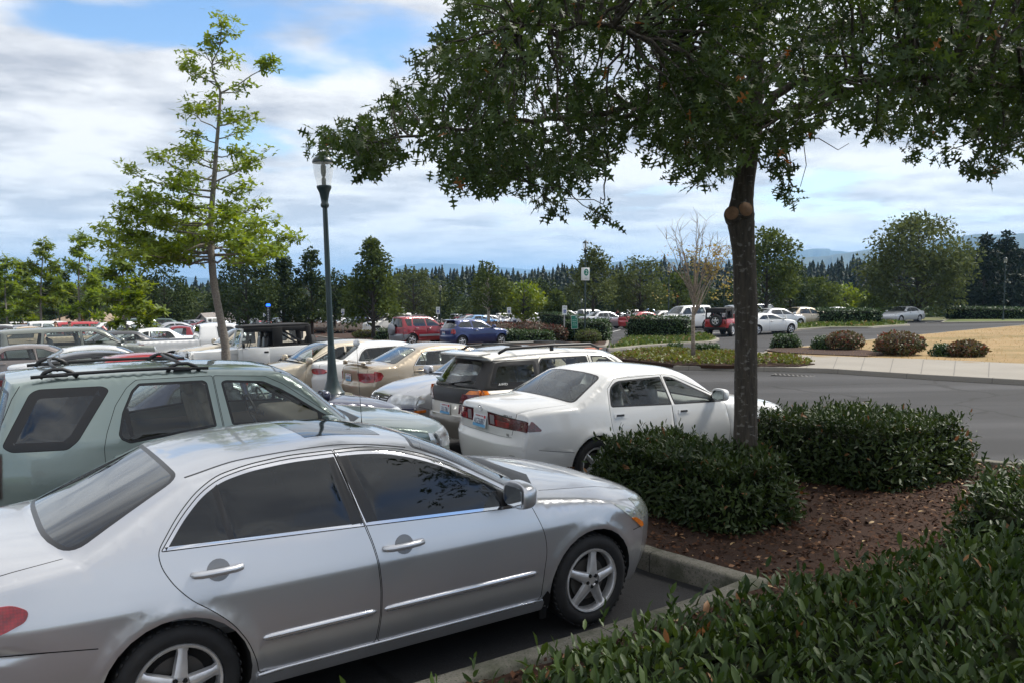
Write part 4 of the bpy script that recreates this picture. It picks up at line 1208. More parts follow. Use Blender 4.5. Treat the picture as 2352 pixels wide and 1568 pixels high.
def bark(name, c1, c2, sc=(30, 30, 5), pale=None):
    m, nt, out = new_mat(name)
    tc = N(nt, 'ShaderNodeTexCoord'); mp = N(nt, 'ShaderNodeMapping'); mp.inputs['Scale'].default_value = sc; L(nt, tc.outputs['Object'], mp.inputs[0])
    nz = N(nt, 'ShaderNodeTexNoise'); nz.inputs['Scale'].default_value = 1; nz.inputs['Detail'].default_value = 7; nz.inputs['Roughness'].default_value = .7; L(nt, mp.outputs[0], nz.inputs['Vector'])
    mr = N(nt, 'ShaderNodeMapRange'); mr.inputs[1].default_value = .35; mr.inputs[2].default_value = .68; L(nt, nz.outputs['Fac'], mr.inputs[0])
    mx = N(nt, 'ShaderNodeMix', data_type='RGBA'); mx.inputs['A'].default_value = rgba(c1); mx.inputs['B'].default_value = rgba(c2); L(nt, mr.outputs[0], mx.inputs['Factor'])
    c = mx.outputs['Result']
    if pale:
        n2 = N(nt, 'ShaderNodeTexNoise'); n2.inputs['Scale'].default_value = 16; n2.inputs['Detail'].default_value = 4; m2 = N(nt, 'ShaderNodeMapping'); m2.inputs['Scale'].default_value = (1, 1, 1.6)
        L(nt, tc.outputs['Object'], m2.inputs[0]); L(nt, m2.outputs[0], n2.inputs['Vector'])
        r2 = N(nt, 'ShaderNodeMapRange'); r2.inputs[1].default_value = .59; r2.inputs[2].default_value = .66; L(nt, n2.outputs['Fac'], r2.inputs[0])
        x2 = N(nt, 'ShaderNodeMix', data_type='RGBA'); x2.inputs['B'].default_value = rgba(pale); L(nt, r2.outputs[0], x2.inputs['Factor']); L(nt, c, x2.inputs['A']); c = x2.outputs['Result']
    p = N(nt, 'ShaderNodeBsdfPrincipled'); p.inputs['Roughness'].default_value = .9; L(nt, c, p.inputs['Base Color'])
    bp = N(nt, 'ShaderNodeBump'); bp.inputs['Strength'].default_value = 1.0; bp.inputs['Distance'].default_value = .03; L(nt, nz.outputs['Fac'], bp.inputs['Height']); L(nt, bp.outputs[0], p.inputs['Normal'])
    L(nt, p.outputs[0], out.inputs[0])
    return m
B_oak = bark('oak_bark', (.030, .024, .018), (.085, .070, .052), (34, 34, 5), (.16, .15, .13))
B_grey = bark('grey_bark', (.13, .115, .095), (.28, .255, .22), (22, 22, 30))
B_twig = bark('pale_twig_bark', (.16, .125, .09), (.36, .30, .24), (14, 14, 30))
B_birch = bark('birch_bark', (.30, .27, .23), (.55, .50, .44), (10, 10, 40))
B_dark = bark('dark_bark', (.02, .017, .014), (.06, .05, .04))
M_cut = simple('cut_wood', (.21, .115, .06), .8, noise=.2, nscale=30)

def curve_pts(a, b, sag=0.0, wob=.0, n=6):
    a = np.asarray(a, float); b = np.asarray(b, float); t = np.linspace(0, 1, n)[:, None]
    p = a + (b - a) * t; L_ = np.linalg.norm(b - a)
    p[:, 2] += sag * L_ * np.sin(t[:, 0] * PI)
    p[1:-1] += rng.normal(size=(n - 2, 3)) * wob * L_
    return p

def pad_leaves(C, n, rad, tmpl_size, up=.3, droop=-.2):
    """n leaves about each centre in C, inside a flattened ball rad=(rx, rz)"""
    m = len(C)
    P = np.repeat(C, n, 0)
    q = rng.normal(size=(m * n, 3)); q = unit(q) * (rng.random((m * n, 1))**.45)
    P = P + q * np.array([rad[0], rad[0], rad[1]])
    D = rdir(m * n); D[:, 2] = D[:, 2] * .6 + droop; D = D + q * .5
    Nn = rdir(m * n, up=up * 3)
    S = tmpl_size * rng.uniform(.7, 1.25, m * n)
    return P, D, Nn, S

# --- clipped hedge: solid dark core inside to block light, leaves over the shell
def hedge(name, foot, z1, label, group, mat, n, size, tmpl, core_mat, wob=.05, round_=.14, cat='hedge', upright=.5, base=None, shape=None):
    """foot: world outline (counter-clockwise or not), top at height z1 above the ground"""
    foot = np.asarray(foot, float); cx, cy = foot.mean(0); z0 = gz(cx, cy) if base is None else base
    root = empty(name, (cx, cy, z0)); tag(root, label, cat, group)
    f = rpoly(foot - [cx, cy], [min(.35, .25 * np.ptp(foot[:, 0]))] * len(foot), 4)
    if area2(f) < 0: f = f[::-1]
    f = resample(f, .25)
    sc = 1.0
    # rings of the solid core, slightly inside
    rings = [(.0, .0), (.0, z1 * .5), (.03, z1 - round_), (round_ * .6, z1 - round_ * .25), (round_ * 1.6, z1)]
    V = []; F = []; n0 = len(f)
    for ins, z in rings:
        g = inset(f, ins + .10); V += [(a, b, z - (.12 if z > .2 else 0)) for a, b in g]
    for i in range(len(rings) - 1):
        for k in range(n0): F.append((i * n0 + k, i * n0 + (k + 1) % n0, (i + 1) * n0 + (k + 1) % n0, (i + 1) * n0 + k))
    F.append(tuple(range((len(rings) - 1) * n0, len(rings) * n0)))
    me = mesh_from('twigs', V, F); add_obj('twigs', me, root, core_mat)  # solid core in place of twigs, added to stop light passing through
    # leaves: sample the shell by area
    Vv = np.array(V); T = []
    for q in F[:-1]: T += [(q[0], q[1], q[2]), (q[0], q[2], q[3])]
    lo, hi = f.min(0), f.max(0)
    A = []; T = np.array(T)
    a = Vv[T[:, 0]]; b = Vv[T[:, 1]]; c = Vv[T[:, 2]]
    cr = np.cross(b - a, c - a); ar = np.linalg.norm(cr, axis=1) / 2
    top_area = abs(area2(inset(f, round_)))
    n_top = int(n * top_area / (top_area + ar.sum())); n_side = n - n_top
    idx = rng.choice(len(T), n_side, p=ar / ar.sum()); u = rng.random((n_side, 1)); v = rng.random((n_side, 1)); k = (u + v) > 1
    u = np.where(k, 1 - u, u); v = np.where(k, 1 - v, v)
    P1 = a[idx] + (b - a)[idx] * u + (c - a)[idx] * v; N1 = unit(cr[idx]); P1 = P1 + N1 * .06
    P2 = rng.uniform(lo, hi, (n_top * 4, 2)); P2 = P2[in_poly(P2, inset(f, round_))][:n_top]
    P2 = np.concatenate([P2, np.full((len(P2), 1), z1)], 1); N2 = np.tile([0, 0, 1.0], (len(P2), 1))
    P = np.concatenate([P1, P2]); Nn = np.concatenate([N1, N2])
    # uneven surface: bumps
    ph = rng.random((6, 3)) * 6
    bump = sum(np.sin(P @ (rng.normal(size=3) * 4) + ph[i, 0]) for i in range(6)) / 6
    P = P + Nn * (bump * wob - .045 + np.abs(rng.normal(0, .05, len(P))) * np.where(rng.random(len(P)) < .6, 1, -1) + .035)[:, None]
    P[:, 2] = np.maximum(P[:, 2], .03)
    D = Nn * upright + rdir(len(P)) * .8 + np.array([0, 0, .35]) * upright
    LN = Nn + rdir(len(P)) * .75 + np.array([0, 0, .4])
    S = size * rng.uniform(.65, 1.25, len(P))
    if upright >= .5:       # stray shoots above the clipped top
        k = n // 90; Q = rng.uniform(lo, hi, (k * 3, 2)); Q = Q[in_poly(Q, inset(f, .06))][:k]; LP = []; LD = []
        for x, y in Q:
            hh = rng.uniform(.04, .15); a = rng.uniform(-.4, .4, 2); t0 = np.array([x, y, z1 - .08]); t1 = t0 + [a[0] * hh, a[1] * hh, hh + .10]
            for j in range(6):
                u = j / 5; LP.append(t0 + (t1 - t0) * (.5 + .5 * u)); an = j * 2.4 + x * 9; LD.append([math.cos(an) * (1 - .5 * u), math.sin(an) * (1 - .5 * u), .5 + u])
        LP = np.array(LP); LD = np.array(LD)
        P = np.concatenate([P, LP]); D = np.concatenate([D, LD]); LN = np.concatenate([LN, rdir(len(LP), .8)]); S = np.concatenate([S, size * rng.uniform(.5, 1.0, len(LP))])
    S = S * np.where(rng.random(len(S)) < .25, .6, 1)
    leaf_obj('leaves', P, D, LN, S, tmpl, mat, root)
    return root

def round_bush(name, x, y, w, h, label, group, mat, n, size, core_mat, flat=.65, z=None, legs=True):
    z0 = gz(x, y) if z is None else z
    root = empty(name, (x, y, z0)); tag(root, label, 'bush', group)
    b = MB(); bm = bmesh.new(); bmesh.ops.create_icosphere(bm, subdivisions=2, radius=1)
    for v in bm.verts: v.co = (v.co.x * w * .44, v.co.y * w * .44, h * .60 + v.co.z * h * .36)
    b.bm(bm)
    for k in range(7):
        a = rng.uniform(0, 6.28); b.tube([(0, 0, -.02), (w * .10 * math.cos(a), w * .10 * math.sin(a), h * .2), (w * .3 * math.cos(a), w * .3 * math.sin(a), h * .5)], [.02, .014, .01], 5)
    b.build('twigs', [core_mat], root)
    q = unit(rng.normal(size=(n, 3))); rr = 1 + rng.normal(0, .05, n) + .05 * np.sin(q @ np.array([5, 3, 4.0])) + .05 * np.sin(q @ np.array([-4, 6, 2.0]))
    P = q * rr[:, None] * np.array([w / 2, w / 2, h * .42]); 
    P[:, 2] = np.sign(P[:, 2]) * np.abs(P[:, 2])
    P[:, 2] += h * .58
    low = P[:, 2] < h * .3; P[low, :2] *= (.55 + .45 * (P[low, 2] / (h * .3))**.7)[:, None].clip(.3, 1)
    P[:, 2] = np.maximum(P[:, 2], .04)
    D = q * .6 + rdir(n) * .8; Nn = q + rdir(n) * .7 + [0, 0, .3]
    leaf_obj('leaves', P, D, Nn, size * rng.uniform(.6, 1.3, n), T_diamond(), mat, root)
    return root

# --- broadleaf tree: clumps over an uneven envelope
CROWN_ME = {}
def broad_tree(name, x, y, h, w, label, group, mat, bmat, cat='tree', trunk_h=None, kind='round', n=2600, size=.30, clumps=46, tr=.16, lean=0.0, seed=0, share=None, z=None):
    """tree > trunk, crown"""
    z0 = (gz(x, y) if z is None else z) - .05
    root = empty(name, (x, y, z0)); tag(root, label, cat, group)
    th = trunk_h if trunk_h is not None else h * .25
    key = share
    if key and key in CROWN_ME:
        tm, cm, H0, W0 = CROWN_ME[key]
        for nm, me in (('trunk', tm), ('crown', cm)):
            o = bpy.data.objects.new(nm, me); col.objects.link(o); o.parent = root
        root.scale = (w / W0, w / W0, h / H0); root.rotation_euler = (0, 0, rng.uniform(0, 6.28))
        return root
    r2 = np.random.default_rng(seed + 11)
    C = []; Rr = []
    for i in range(clumps):
        t = r2.random()**.85
        zc = th + (h - th) * t * .97
        if kind == 'cone': env = (1 - t)**.75 * .95 + .04
        elif kind == 'oval': env = math.sin(PI * (t * .86 + .10))**.7
        elif kind == 'spread': env = math.sin(PI * (t * .72 + .22))**.6
        elif kind == 'flame': env = (math.sin(PI * min(1, t * .8 + .18))**.8) * (1 - .35 * t)
        else: env = math.sqrt(max(.03, 1 - (2 * t - .95)**2))
        a = r2.uniform(0, 2 * PI); rad = w / 2 * env * (.45 + .55 * r2.random()**.5) * r2.uniform(.8, 1.12)
        C.append((rad * math.cos(a), rad * math.sin(a), zc)); Rr.append((.13 + .12 * r2.random()) * w * (.55 + .45 * env))
    C = np.array(C); Rr = np.array(Rr)
    b = MB()
    tp = [(0, 0, -.2), (.02 * h * lean, 0, th * .6), (.05 * h * lean, .02 * h * .3, th * 1.3), (.06 * h * lean, 0, h * .62), (.06 * h * lean, 0, h * .93)]
    b.tube(tp, [tr * 1.15, tr * .9, tr * .75, tr * .38, .02], 9)
    for c, r in zip(C[:: 1], Rr):
        zz = max(th * .9, c[2] - .25 * math.hypot(c[0], c[1]) - .1 * h); zz = min(zz, h * .85)
        k = 1 - (zz / h)
        b.tube(curve_pts((0.03 * h * lean, 0, zz), c, .05, .03, 5), [tr * .32 * k + .015, tr * .26 * k + .012, tr * .18 * k + .01, .012, .006], 5, cap=False)
    b.build('trunk', [bmat], root)
    cnt = np.maximum(6, (n * Rr**2 / np.sum(Rr**2)).astype(int))
    idx = np.repeat(np.arange(len(C)), cnt); m = len(idx)
    q = unit(r2.normal(size=(m, 3))) * (r2.random((m, 1))**.4)
    P = C[idx] + q * Rr[idx][:, None] * np.array([1, 1, .72])
    P[:, 2] = np.clip(P[:, 2], th * .6, None)
    D = q * .7 + rdir(m) * .8 + [0, 0, -.15]; Nn = rdir(m, .8)
    cr = leaf_obj('crown', P, D, Nn, size * r2.uniform(.6, 1.3, m), T_diamond(), mat, root)
    if key: CROWN_ME[key] = (root.children[0].data, cr.data, h, w)
    return root

def conifer_arrays(x, y, z, h, w, tiers, per):
    """one fir as loose boughs: V, tri"""
    V = []; F = []
    t = np.repeat(np.linspace(.02, .985, tiers)**.6, per); m = len(t)
    a = rng.uniform(0, 2 * PI, m); r = w / 2 * (1 - t)**.7 * rng.uniform(.5, 1.2, m) + .15
    zz = z + h * (t + rng.normal(0, .012, m))
    ca, sa = np.cos(a), np.sin(a)
    wd = r * .40 + .22
    p0 = np.stack([x + 0 * ca, y + 0 * sa, zz + h * .035], 1)
    p1 = np.stack([x + r * ca, y + r * sa, zz - r * .30], 1)
    s = np.stack([-sa, ca, 0 * ca], 1)
    mid = .55 * p1 + .45 * p0; mid[:, 2] -= h * .012
    pl = mid + s * wd[:, None] + [0, 0, -.12]; pr = mid - s * wd[:, None] + [0, 0, -.12]
    top = np.array([[x, y, z + h]]); 
    Vv = np.stack([p0, pl, p1, pr], 1).reshape(-1, 3)
    k = np.arange(m)[:, None] * 4
    return Vv, np.concatenate([k + [[0, 1, 2]], k + [[0, 2, 3]]])
# ------------------------------------------------------------------ ground and paving
def drape(name, poly, h, mat, step=.8, skirt=.25, kind='structure', hfun=None, parent=None):
    """a sheet h above the ground inside a world outline, with an edge going down"""
    p = resample(np.asarray(poly, float), step)
    if area2(p) < 0: p = p[::-1]
    lo, hi = p.min(0), p.max(0)
    gx, gy = np.meshgrid(np.arange(lo[0], hi[0], step), np.arange(lo[1], hi[1], step)); I = np.stack([gx.ravel(), gy.ravel()], 1)
    I = I[in_poly(I, p)]
    if len(I): I = I[seg_dist(I, np.concatenate([p, p[:1]])) > step * .3]
    v, f, k = Car.cdt(None, p, [], I)
    z = ground(v[:, 0], v[:, 1]) + (h if hfun is None else hfun(v))
    V = np.concatenate([np.column_stack([v, z]), np.column_stack([p, ground(p[:, 0], p[:, 1]) + h - skirt]), np.column_stack([p, ground(p[:, 0], p[:, 1]) + h])])
    n = len(p); b = len(v)
    F = [tuple(t) for t in f]
    if skirt > 0: F += [(b + n + i, b + i, b + (i + 1) % n, b + n + (i + 1) % n) for i in range(n)]
    me = mesh_from(name, V, F); o = add_obj(name, me, parent, mat, smooth=False)
    if kind: o['kind'] = kind
    return o

def kerb_ring(name, poly, mat, h=.15, w=.15, step=.35):
    p = resample(np.asarray(poly, float), step)
    if area2(p) < 0: p = p[::-1]
    # a joint every couple of metres
    q = []; jt = []
    for i in range(len(p)):
        q.append(p[i]); e = p[(i + 1) % len(p)] - p[i]; l_ = np.linalg.norm(e)
        if i % max(2, int(2.2 / step)) == 0 and l_ > .05: q.append(p[i] + e / l_ * .010); jt.append(len(q) - 2)
    p = np.array(q)
    rows = [(0, -.3), (.004, h - .025), (.012, h - .008), (.03, h), (w - .02, h + .003), (w, h - .012), (w, -.1)]
    V = []; F = []; n = len(p)
    for d, z in rows:
        q = inset(p, d); V.append(np.column_stack([q, ground(p[:, 0], p[:, 1]) + z]))
    V = np.concatenate(V)
    for i in range(len(rows) - 1):
        for k in range(n): F.append((i * n + k, i * n + (k + 1) % n, (i + 1) * n + (k + 1) % n, (i + 1) * n + k))
    o = add_obj(name, mesh_from(name, V, F, [1 if (i % n) in jt else 0 for i in range(len(F))]), None, [mat, M_joint]); o['kind'] = 'structure'
    return o

M_joint = simple('kerb_joint', (.035, .033, .03), .9)  # dark colour of the kerb joints
def G2(px, py, h=0.0):
    p = on_ground(px, py, h); return (p.x, p.y)
def GP(pts, h=0.0): return [G2(a, b, h) for a, b in pts]

M_asphalt = ground_mat('asphalt', (.019, .019, .0205), (.037, .037, .0395), .22, 55, .5, .85, (.11, .11, .115), .66, (.35, .60, (.022, .022, .024), .55))
def worn_asphalt(m):
    nt = m.node_tree; p = [n for n in nt.nodes if n.type == 'BSDF_PRINCIPLED'][0]; src = p.inputs['Base Color'].links[0].from_socket
    tc = N(nt, 'ShaderNodeTexCoord'); wn = N(nt, 'ShaderNodeTexNoise'); wn.inputs['Scale'].default_value = .7; wn.inputs['Detail'].default_value = 5; L(nt, tc.outputs['Object'], wn.inputs['Vector'])
    av = N(nt, 'ShaderNodeVectorMath', operation='MULTIPLY_ADD'); av.inputs[1].default_value = (1.6, 1.6, 0); L(nt, wn.outputs['Color'], av.inputs[0]); L(nt, tc.outputs['Object'], av.inputs[2])
    vo = N(nt, 'ShaderNodeTexVoronoi', feature='DISTANCE_TO_EDGE'); vo.inputs['Scale'].default_value = .16; L(nt, av.outputs[0], vo.inputs['Vector'])
    cr = N(nt, 'ShaderNodeMapRange'); cr.inputs[1].default_value = .003; cr.inputs[2].default_value = .008; cr.inputs[3].default_value = .85; cr.inputs[4].default_value = 0; L(nt, vo.outputs['Distance'], cr.inputs[0])
    a = N(nt, 'ShaderNodeMix', data_type='RGBA'); a.inputs['B'].default_value = (.010, .010, .010, 1); L(nt, cr.outputs[0], a.inputs['Factor']); L(nt, src, a.inputs['A'])
    # wheel-polished lanes along the road and oil spots
    mp = N(nt, 'ShaderNodeMapping'); mp.inputs['Rotation'].default_value = (0, 0, R(38)); mp.inputs['Scale'].default_value = (.06, .55, 1); L(nt, tc.outputs['Object'], mp.inputs[0])
    ln = N(nt, 'ShaderNodeTexNoise'); ln.inputs['Scale'].default_value = 1; ln.inputs['Detail'].default_value = 4; L(nt, mp.outputs[0], ln.inputs['Vector'])
    lr = N(nt, 'ShaderNodeMapRange'); lr.inputs[1].default_value = .4; lr.inputs[2].default_value = .62; lr.inputs[3].default_value = .70; lr.inputs[4].default_value = 1.42; L(nt, ln.outputs['Fac'], lr.inputs[0])
    hs = N(nt, 'ShaderNodeHueSaturation'); L(nt, a.outputs['Result'], hs.inputs['Color']); L(nt, lr.outputs[0], hs.inputs['Value'])
    ol = N(nt, 'ShaderNodeTexNoise'); ol.inputs['Scale'].default_value = 1.7; ol.inputs['Detail'].default_value = 2; L(nt, tc.outputs['Object'], ol.inputs['Vector'])
    orr = N(nt, 'ShaderNodeMapRange'); orr.inputs[1].default_value = .70; orr.inputs[2].default_value = .76; orr.inputs[4].default_value = .7; L(nt, ol.outputs['Fac'], orr.inputs[0])
    b = N(nt, 'ShaderNodeMix', data_type='RGBA'); b.inputs['B'].default_value = (.012, .011, .010, 1); L(nt, orr.outputs[0], b.inputs['Factor']); L(nt, hs.outputs[0], b.inputs['A']); L(nt, b.outputs['Result'], p.inputs['Base Color'])
worn_asphalt(M_asphalt)
M_terrain = ground_mat('rough_grass', (.05, .065, .018), (.14, .13, .05), .05, 3, .4, .95)
M_conc = ground_mat('concrete', (.19, .174, .15), (.27, .25, .216), .5, 30, .25, .85, (.25, .24, .22), .68, (.8, .62, (.26, .245, .22), .5))
M_kerbold = ground_mat('weathered_kerb', (.095, .09, .076), (.23, .215, .18), 1.6, 28, .6, .9, (.07, .075, .05), .58, (2.6, .50, (.07, .075, .05), .85))
M_mulch = ground_mat('bark_mulch', (.018, .008, .0045), (.056, .026, .014), .9, 38, 1.0, .95, (.19, .10, .06), .69)
M_dryg = ground_mat('dry_grass', (.21, .138, .064), (.33, .228, .108), .25, 9, .8, .95, (.15, .115, .045), .58, (.30, .49, (.15, .115, .04), .75))
M_greeng = ground_mat('green_verge', (.05, .075, .018), (.12, .14, .035), .5, 20, .8, .95)
M_white = ground_mat('road_paint_white', (.55, .55, .54), (.75, .75, .73), 1.5, 40, .2, .7, (.1, .1, .1), .70)
M_redpad = ground_mat('red_brick_paving', (.30, .09, .06), (.42, .15, .10), 1, 30, .3, .9)
M_hedge_core = simple('hedge_twigs', (.008, .011, .005), .95, spec=.05, noise=.5, nscale=14)  # dark colour of the light-blocking core inside the hedges
M_twigbrown = simple('brown_twigs', (.035, .022, .014), .95, noise=.4, nscale=14)

def build_terrain():
    xs = np.concatenate([np.linspace(-900, -160, 20), np.linspace(-150, 90, 121), np.linspace(100, 900, 24)])
    ys = np.concatenate([np.linspace(-300, -30, 10), np.linspace(-24, 150, 88), np.linspace(156, 330, 30), np.linspace(350, 1600, 30)])
    X, Y = np.meshgrid(xs, ys); V = np.column_stack([X.ravel(), Y.ravel(), ground(X.ravel(), Y.ravel()) - .06])
    nx = len(xs); i = np.arange((len(ys) - 1) * nx).reshape(len(ys) - 1, nx)[:, :-1].ravel()
    o = add_obj('terrain', mesh_np('terrain', V, np.stack([i, i + 1, i + nx + 1, i + nx], 1)), None, M_terrain); o['kind'] = 'structure'
    # valley floor out to the hills
    V = [(-16000, 1500, -32), (16000, 1500, -32), (16000, 12000, -40), (-16000, 12000, -40), (-16000, -300, -32), (-890, -300, -32), (-890, 1500, -32), (890, -300, -32), (16000, -300, -32), (890, 1500, -32)]
    o = add_obj('valley', mesh_from('valley', V, [(0, 1, 2, 3), (4, 5, 6, 0), (7, 8, 1, 9)]), None, M_terrain); o['kind'] = 'structure'
build_terrain()
drape('car_park', [(-150, -24), (46, -24), (46, 74), (20, 92), (-20, 128), (-150, 128)], 0.0, M_asphalt, 2.0, .1)
# a wide lawn slope behind the camera, seen only in reflections
drape('lawn', [(-60, -22), (-9, -6), (3, -5), (16, -2), (40, -6), (60, -22)], .12, M_greeng, 2.0, .3)

# ---- the bed at the end of the double row (hedges, oak)
BED = [(-8.5, -.75), (-4.6, 1.86), (-.47, 4.63), (.57, 5.33), (1.45, 5.95), (1.74, 6.20), (1.15, 6.82), (.62, 7.55), (.42, 8.05), (.62, 8.55), (1.25, 9.05), (4.6, 11.18), (4.95, 11.22), (5.4, 11.0), (6.4, 10.35), (8.7, 8.9), (13, 5.5), (15, 0), (3, -4.5), (-8, -3)]
kerb_ring('kerb', BED, M_kerbold, .16, .16)
drape('planting_bed', inset(np.array(BED), .14), .115, M_mulch, .25, .2, hfun=lambda v: .115 + .02 * np.sin(v[:, 0] * 5) * np.cos(v[:, 1] * 4.3) + rng.normal(0, .006, len(v)))
n = 3400
nc = 26000; Pc = rng.uniform([-.5, 3], [7, 11.5], (nc, 2)); Pc = Pc[in_poly(Pc, inset(np.array(BED), .18))]; nc = len(Pc)
Dc = rdir(nc); Dc[:, 2] *= .3
tag(leaf_obj('bark_chips', np.column_stack([Pc, ground(Pc[:, 0], Pc[:, 1]) + .128 + rng.uniform(0, .022, nc)]), Dc, rdir(nc, 1.2), rng.uniform(.018, .065, nc), T_diamond(), L_chip, smooth=False), kind='stuff')
P = rng.uniform([-1, 3], [8, 12], (n, 2)); P = P[in_poly(P, inset(np.array(BED), .2))]; n = len(P)
P3 = np.column_stack([P, ground(P[:, 0], P[:, 1]) + .145 + rng.uniform(0, .02, n)])
D = rdir(n); D[:, 2] *= .15; Nn = rdir(n, 1.6)
tag(leaf_obj('fallen_leaves', P3, D, Nn, rng.uniform(.02, .085, n) * rng.choice([.5, 1], n), T_laurel(), L_litter), kind='stuff')

HG = 'clipped laurel hedges round the oak'
hedge('laurel_hedge', [(1.93, 7.25), (2.95, 7.95), (1.85, 9.75), (.72, 9.15)], .54, 'dark clipped laurel hedge between silver saloon bonnet and oak trunk', HG, L_laurel2, 11000, .080, T_laurel(), M_hedge_core, base=.1)
hedge('laurel_hedge', [(4.1, 8.85), (5.72, 9.80), (4.5, 11.05), (3.0, 10.55), (2.85, 10.0)], .64, 'broad clipped laurel hedge behind the oak, next to the road', HG, L_laurel2, 12500, .080, T_laurel(), M_hedge_core, base=.1)
hedge('laurel_hedge', [(3.55, 6.75), (4.15, 5.75), (6.6, 6.6), (5.9, 8.2), (4.3, 7.6)], .56, 'clipped laurel hedge cut by the picture edge, beyond the bare mulch', HG, L_laurel, 9500, .080, T_laurel(), M_hedge_core, base=.1)
hedge('laurel_hedge', [(-1.15, 2.5), (-.20, 3.33), (.36, 3.91), (1.09, 4.30), (1.7, 4.72), (2.35, 4.98), (3.0, 5.35), (4.3, 5.45), (5.2, 4.4), (3.4, 2.2), (.6, 1.5)], .63, 'nearest laurel hedge with upright leaves in front of the mulch bed', HG, L_laurel, 27000, .080, T_laurel(), M_hedge_core, base=.12, upright=.75, wob=.06)

# ---- pavement, verge and dry grass across the road
WALK_F = GP([(1380, 815), (1440, 826), (1553, 839), (1640, 840), (1784, 842), (1900, 845), (2111, 858), (2352, 871)], .14)
WALK_E = [(WALK_F[-1][0] + 9, WALK_F[-1][1] - 6.5), (WALK_F[-1][0] + 14, WALK_F[-1][1] - 3)]
WALK_B = GP([(2352, 834), (2111, 823), (1875, 816), (1800, 812), (1748, 808), (1690, 806), (1600, 803), (1500, 802), (1410, 806)], .14)
WALK = WALK_F + WALK_E + WALK_B
kerb_ring('kerb', WALK, M_conc, .14, .16)
drape('pavement', inset(np.array(WALK), .15), .14, M_conc, .8, .05)
# joints across the pavement, cut as narrow dark strips
jm = simple('pavement_joint', (.13, .12, .108), .9)
a0, a1 = np.array(WALK_F[4]), np.array(WALK_F[-1]); b0, b1 = np.array(WALK_B[3]), np.array(WALK_B[0])
jb = MB()
for t in np.linspace(-.1, 1.25, 12):
    p = a0 + (a1 - a0) * t; q = b0 + (b1 - b0) * t; d = (a1 - a0) / np.linalg.norm(a1 - a0) * .012
    m = [p + (q - p) * s for s in np.linspace(.03, .97, 8)]
    for s in range(7):
        V = [m[s] - d, m[s] + d, m[s + 1] + d, m[s + 1] - d]
        jb.add([(v[0], v[1], gz(v[0], v[1]) + .1445) for v in V], [(0, 1, 2, 3)])
tag(jb.build('pavement_joints', [jm], smooth=False), kind='structure')
COV = GP([(1400, 812), (1425, 822), (1545, 834), (1640, 836), (1784, 837), (1835, 837), (1872, 832), (1790, 822), (1690, 812), (1620, 806), (1520, 804)], .2)
drape('planting_bed', COV, .17, M_mulch, .5, .1)
def cover(name, poly, n, size, h, label_kind, mat, up=.7, z=.17):
    P = []; poly = np.array(poly); lo, hi = poly.min(0), poly.max(0)
    P = rng.uniform(lo, hi, (n * 4, 2)); P = P[in_poly(P, poly)][:n]; n = len(P)
    hh = h * (.55 + .45 * np.sin(P[:, 0] * 1.7 + 1) * np.sin(P[:, 1] * 1.3)) 
    P3 = np.column_stack([P, ground(P[:, 0], P[:, 1]) + z + hh * rng.random(n)**.5])
    D = rdir(n); D[:, 2] = np.abs(D[:, 2]) * up + .2 * up; Nn = rdir(n, 1.0)
    return tag(leaf_obj(name, P3, D, Nn, size * rng.uniform(.6, 1.3, n), T_diamond(), mat), kind='stuff')
cover('ground_cover', COV, 9000, .13, .22, 'stuff', L_cover)
GRASS = GP([(1752, 808), (1800, 815), (1875, 819), (2111, 827), (2352, 838)], .14) + [(34, 22), (60, 40), (70, 66)] + GP([(2352, 747), (2240, 757), (2126, 768), (2020, 778), (1940, 786), (1850, 795), (1762, 802)], .1)
kerb_ring('kerb', GRASS, M_conc, .13, .14)
drape('dry_lawn', inset(np.array(GRASS), .12), .125, M_dryg, 1.2, .1, hfun=lambda v: .125 + .02 * np.sin(v[:, 0]) * np.sin(v[:, 1] * .8))
gp = inset(np.array(GRASS), .3); lo, hi = gp.min(0), gp.max(0)
P = rng.uniform(lo, [52, 58], (52000, 2)); P = P[in_poly(P, gp)][:15000]; n = len(P)
hz = .125 + 0 * P[:, 0]
tag(leaf_obj('dry_grass', np.column_stack([P, ground(P[:, 0], P[:, 1]) + hz]), rdir(n, .9), rdir(n), rng.uniform(.05, .16, n), (np.array([(0, .05, 0), (0, -.05, 0), (1, 0, -.1)]), [np.array([(0, 1, 2)])]), L_dry), kind='stuff')
# mulch along the bushes
drape('planting_bed', GP([(1756, 804), (1800, 809), (1875, 813), (1990, 817), (2060, 812), (1985, 803), (1880, 798), (1790, 797)], .15), .150, M_mulch, .6, .02, hfun=lambda v: .16 + .0 * v[:, 0])
# storm drain in the gutter
def drain():
    c = np.array(G2(1822, 862)); u = np.array(WALK_F[5]) - np.array(WALK_F[4]); u /= np.linalg.norm(u); w = np.array([-u[1], u[0]])
    r = empty('storm_drain', (c[0], c[1], gz(*c) + .004), math.atan2(u[1], u[0])); tag(r, 'slotted iron storm drain in the gutter below the pavement kerb', 'drain')
    f = MB()
    for y in (-.24, .24): f.box((0, y, .004), (1.15, .03, .02))
    for x in (-.56, .56): f.box((x, 0, .004), (.03, .45, .02))
    iron = simple('rusty_iron', (.09, .085, .08), .7, .3)
    f.build('frame', [iron], r, smooth=False)
    b = MB()
    for i in range(9): b.box((-.50 + i * .125, 0, .005), (.05, .45, .014), rot=(0, 0, .35))
    b.build('grate', [iron], r, smooth=False)
    d = MB(); d.box((0, 0, .0), (1.1, .46, .004)); d.build('pit', [M_gap], r, smooth=False)
drain()

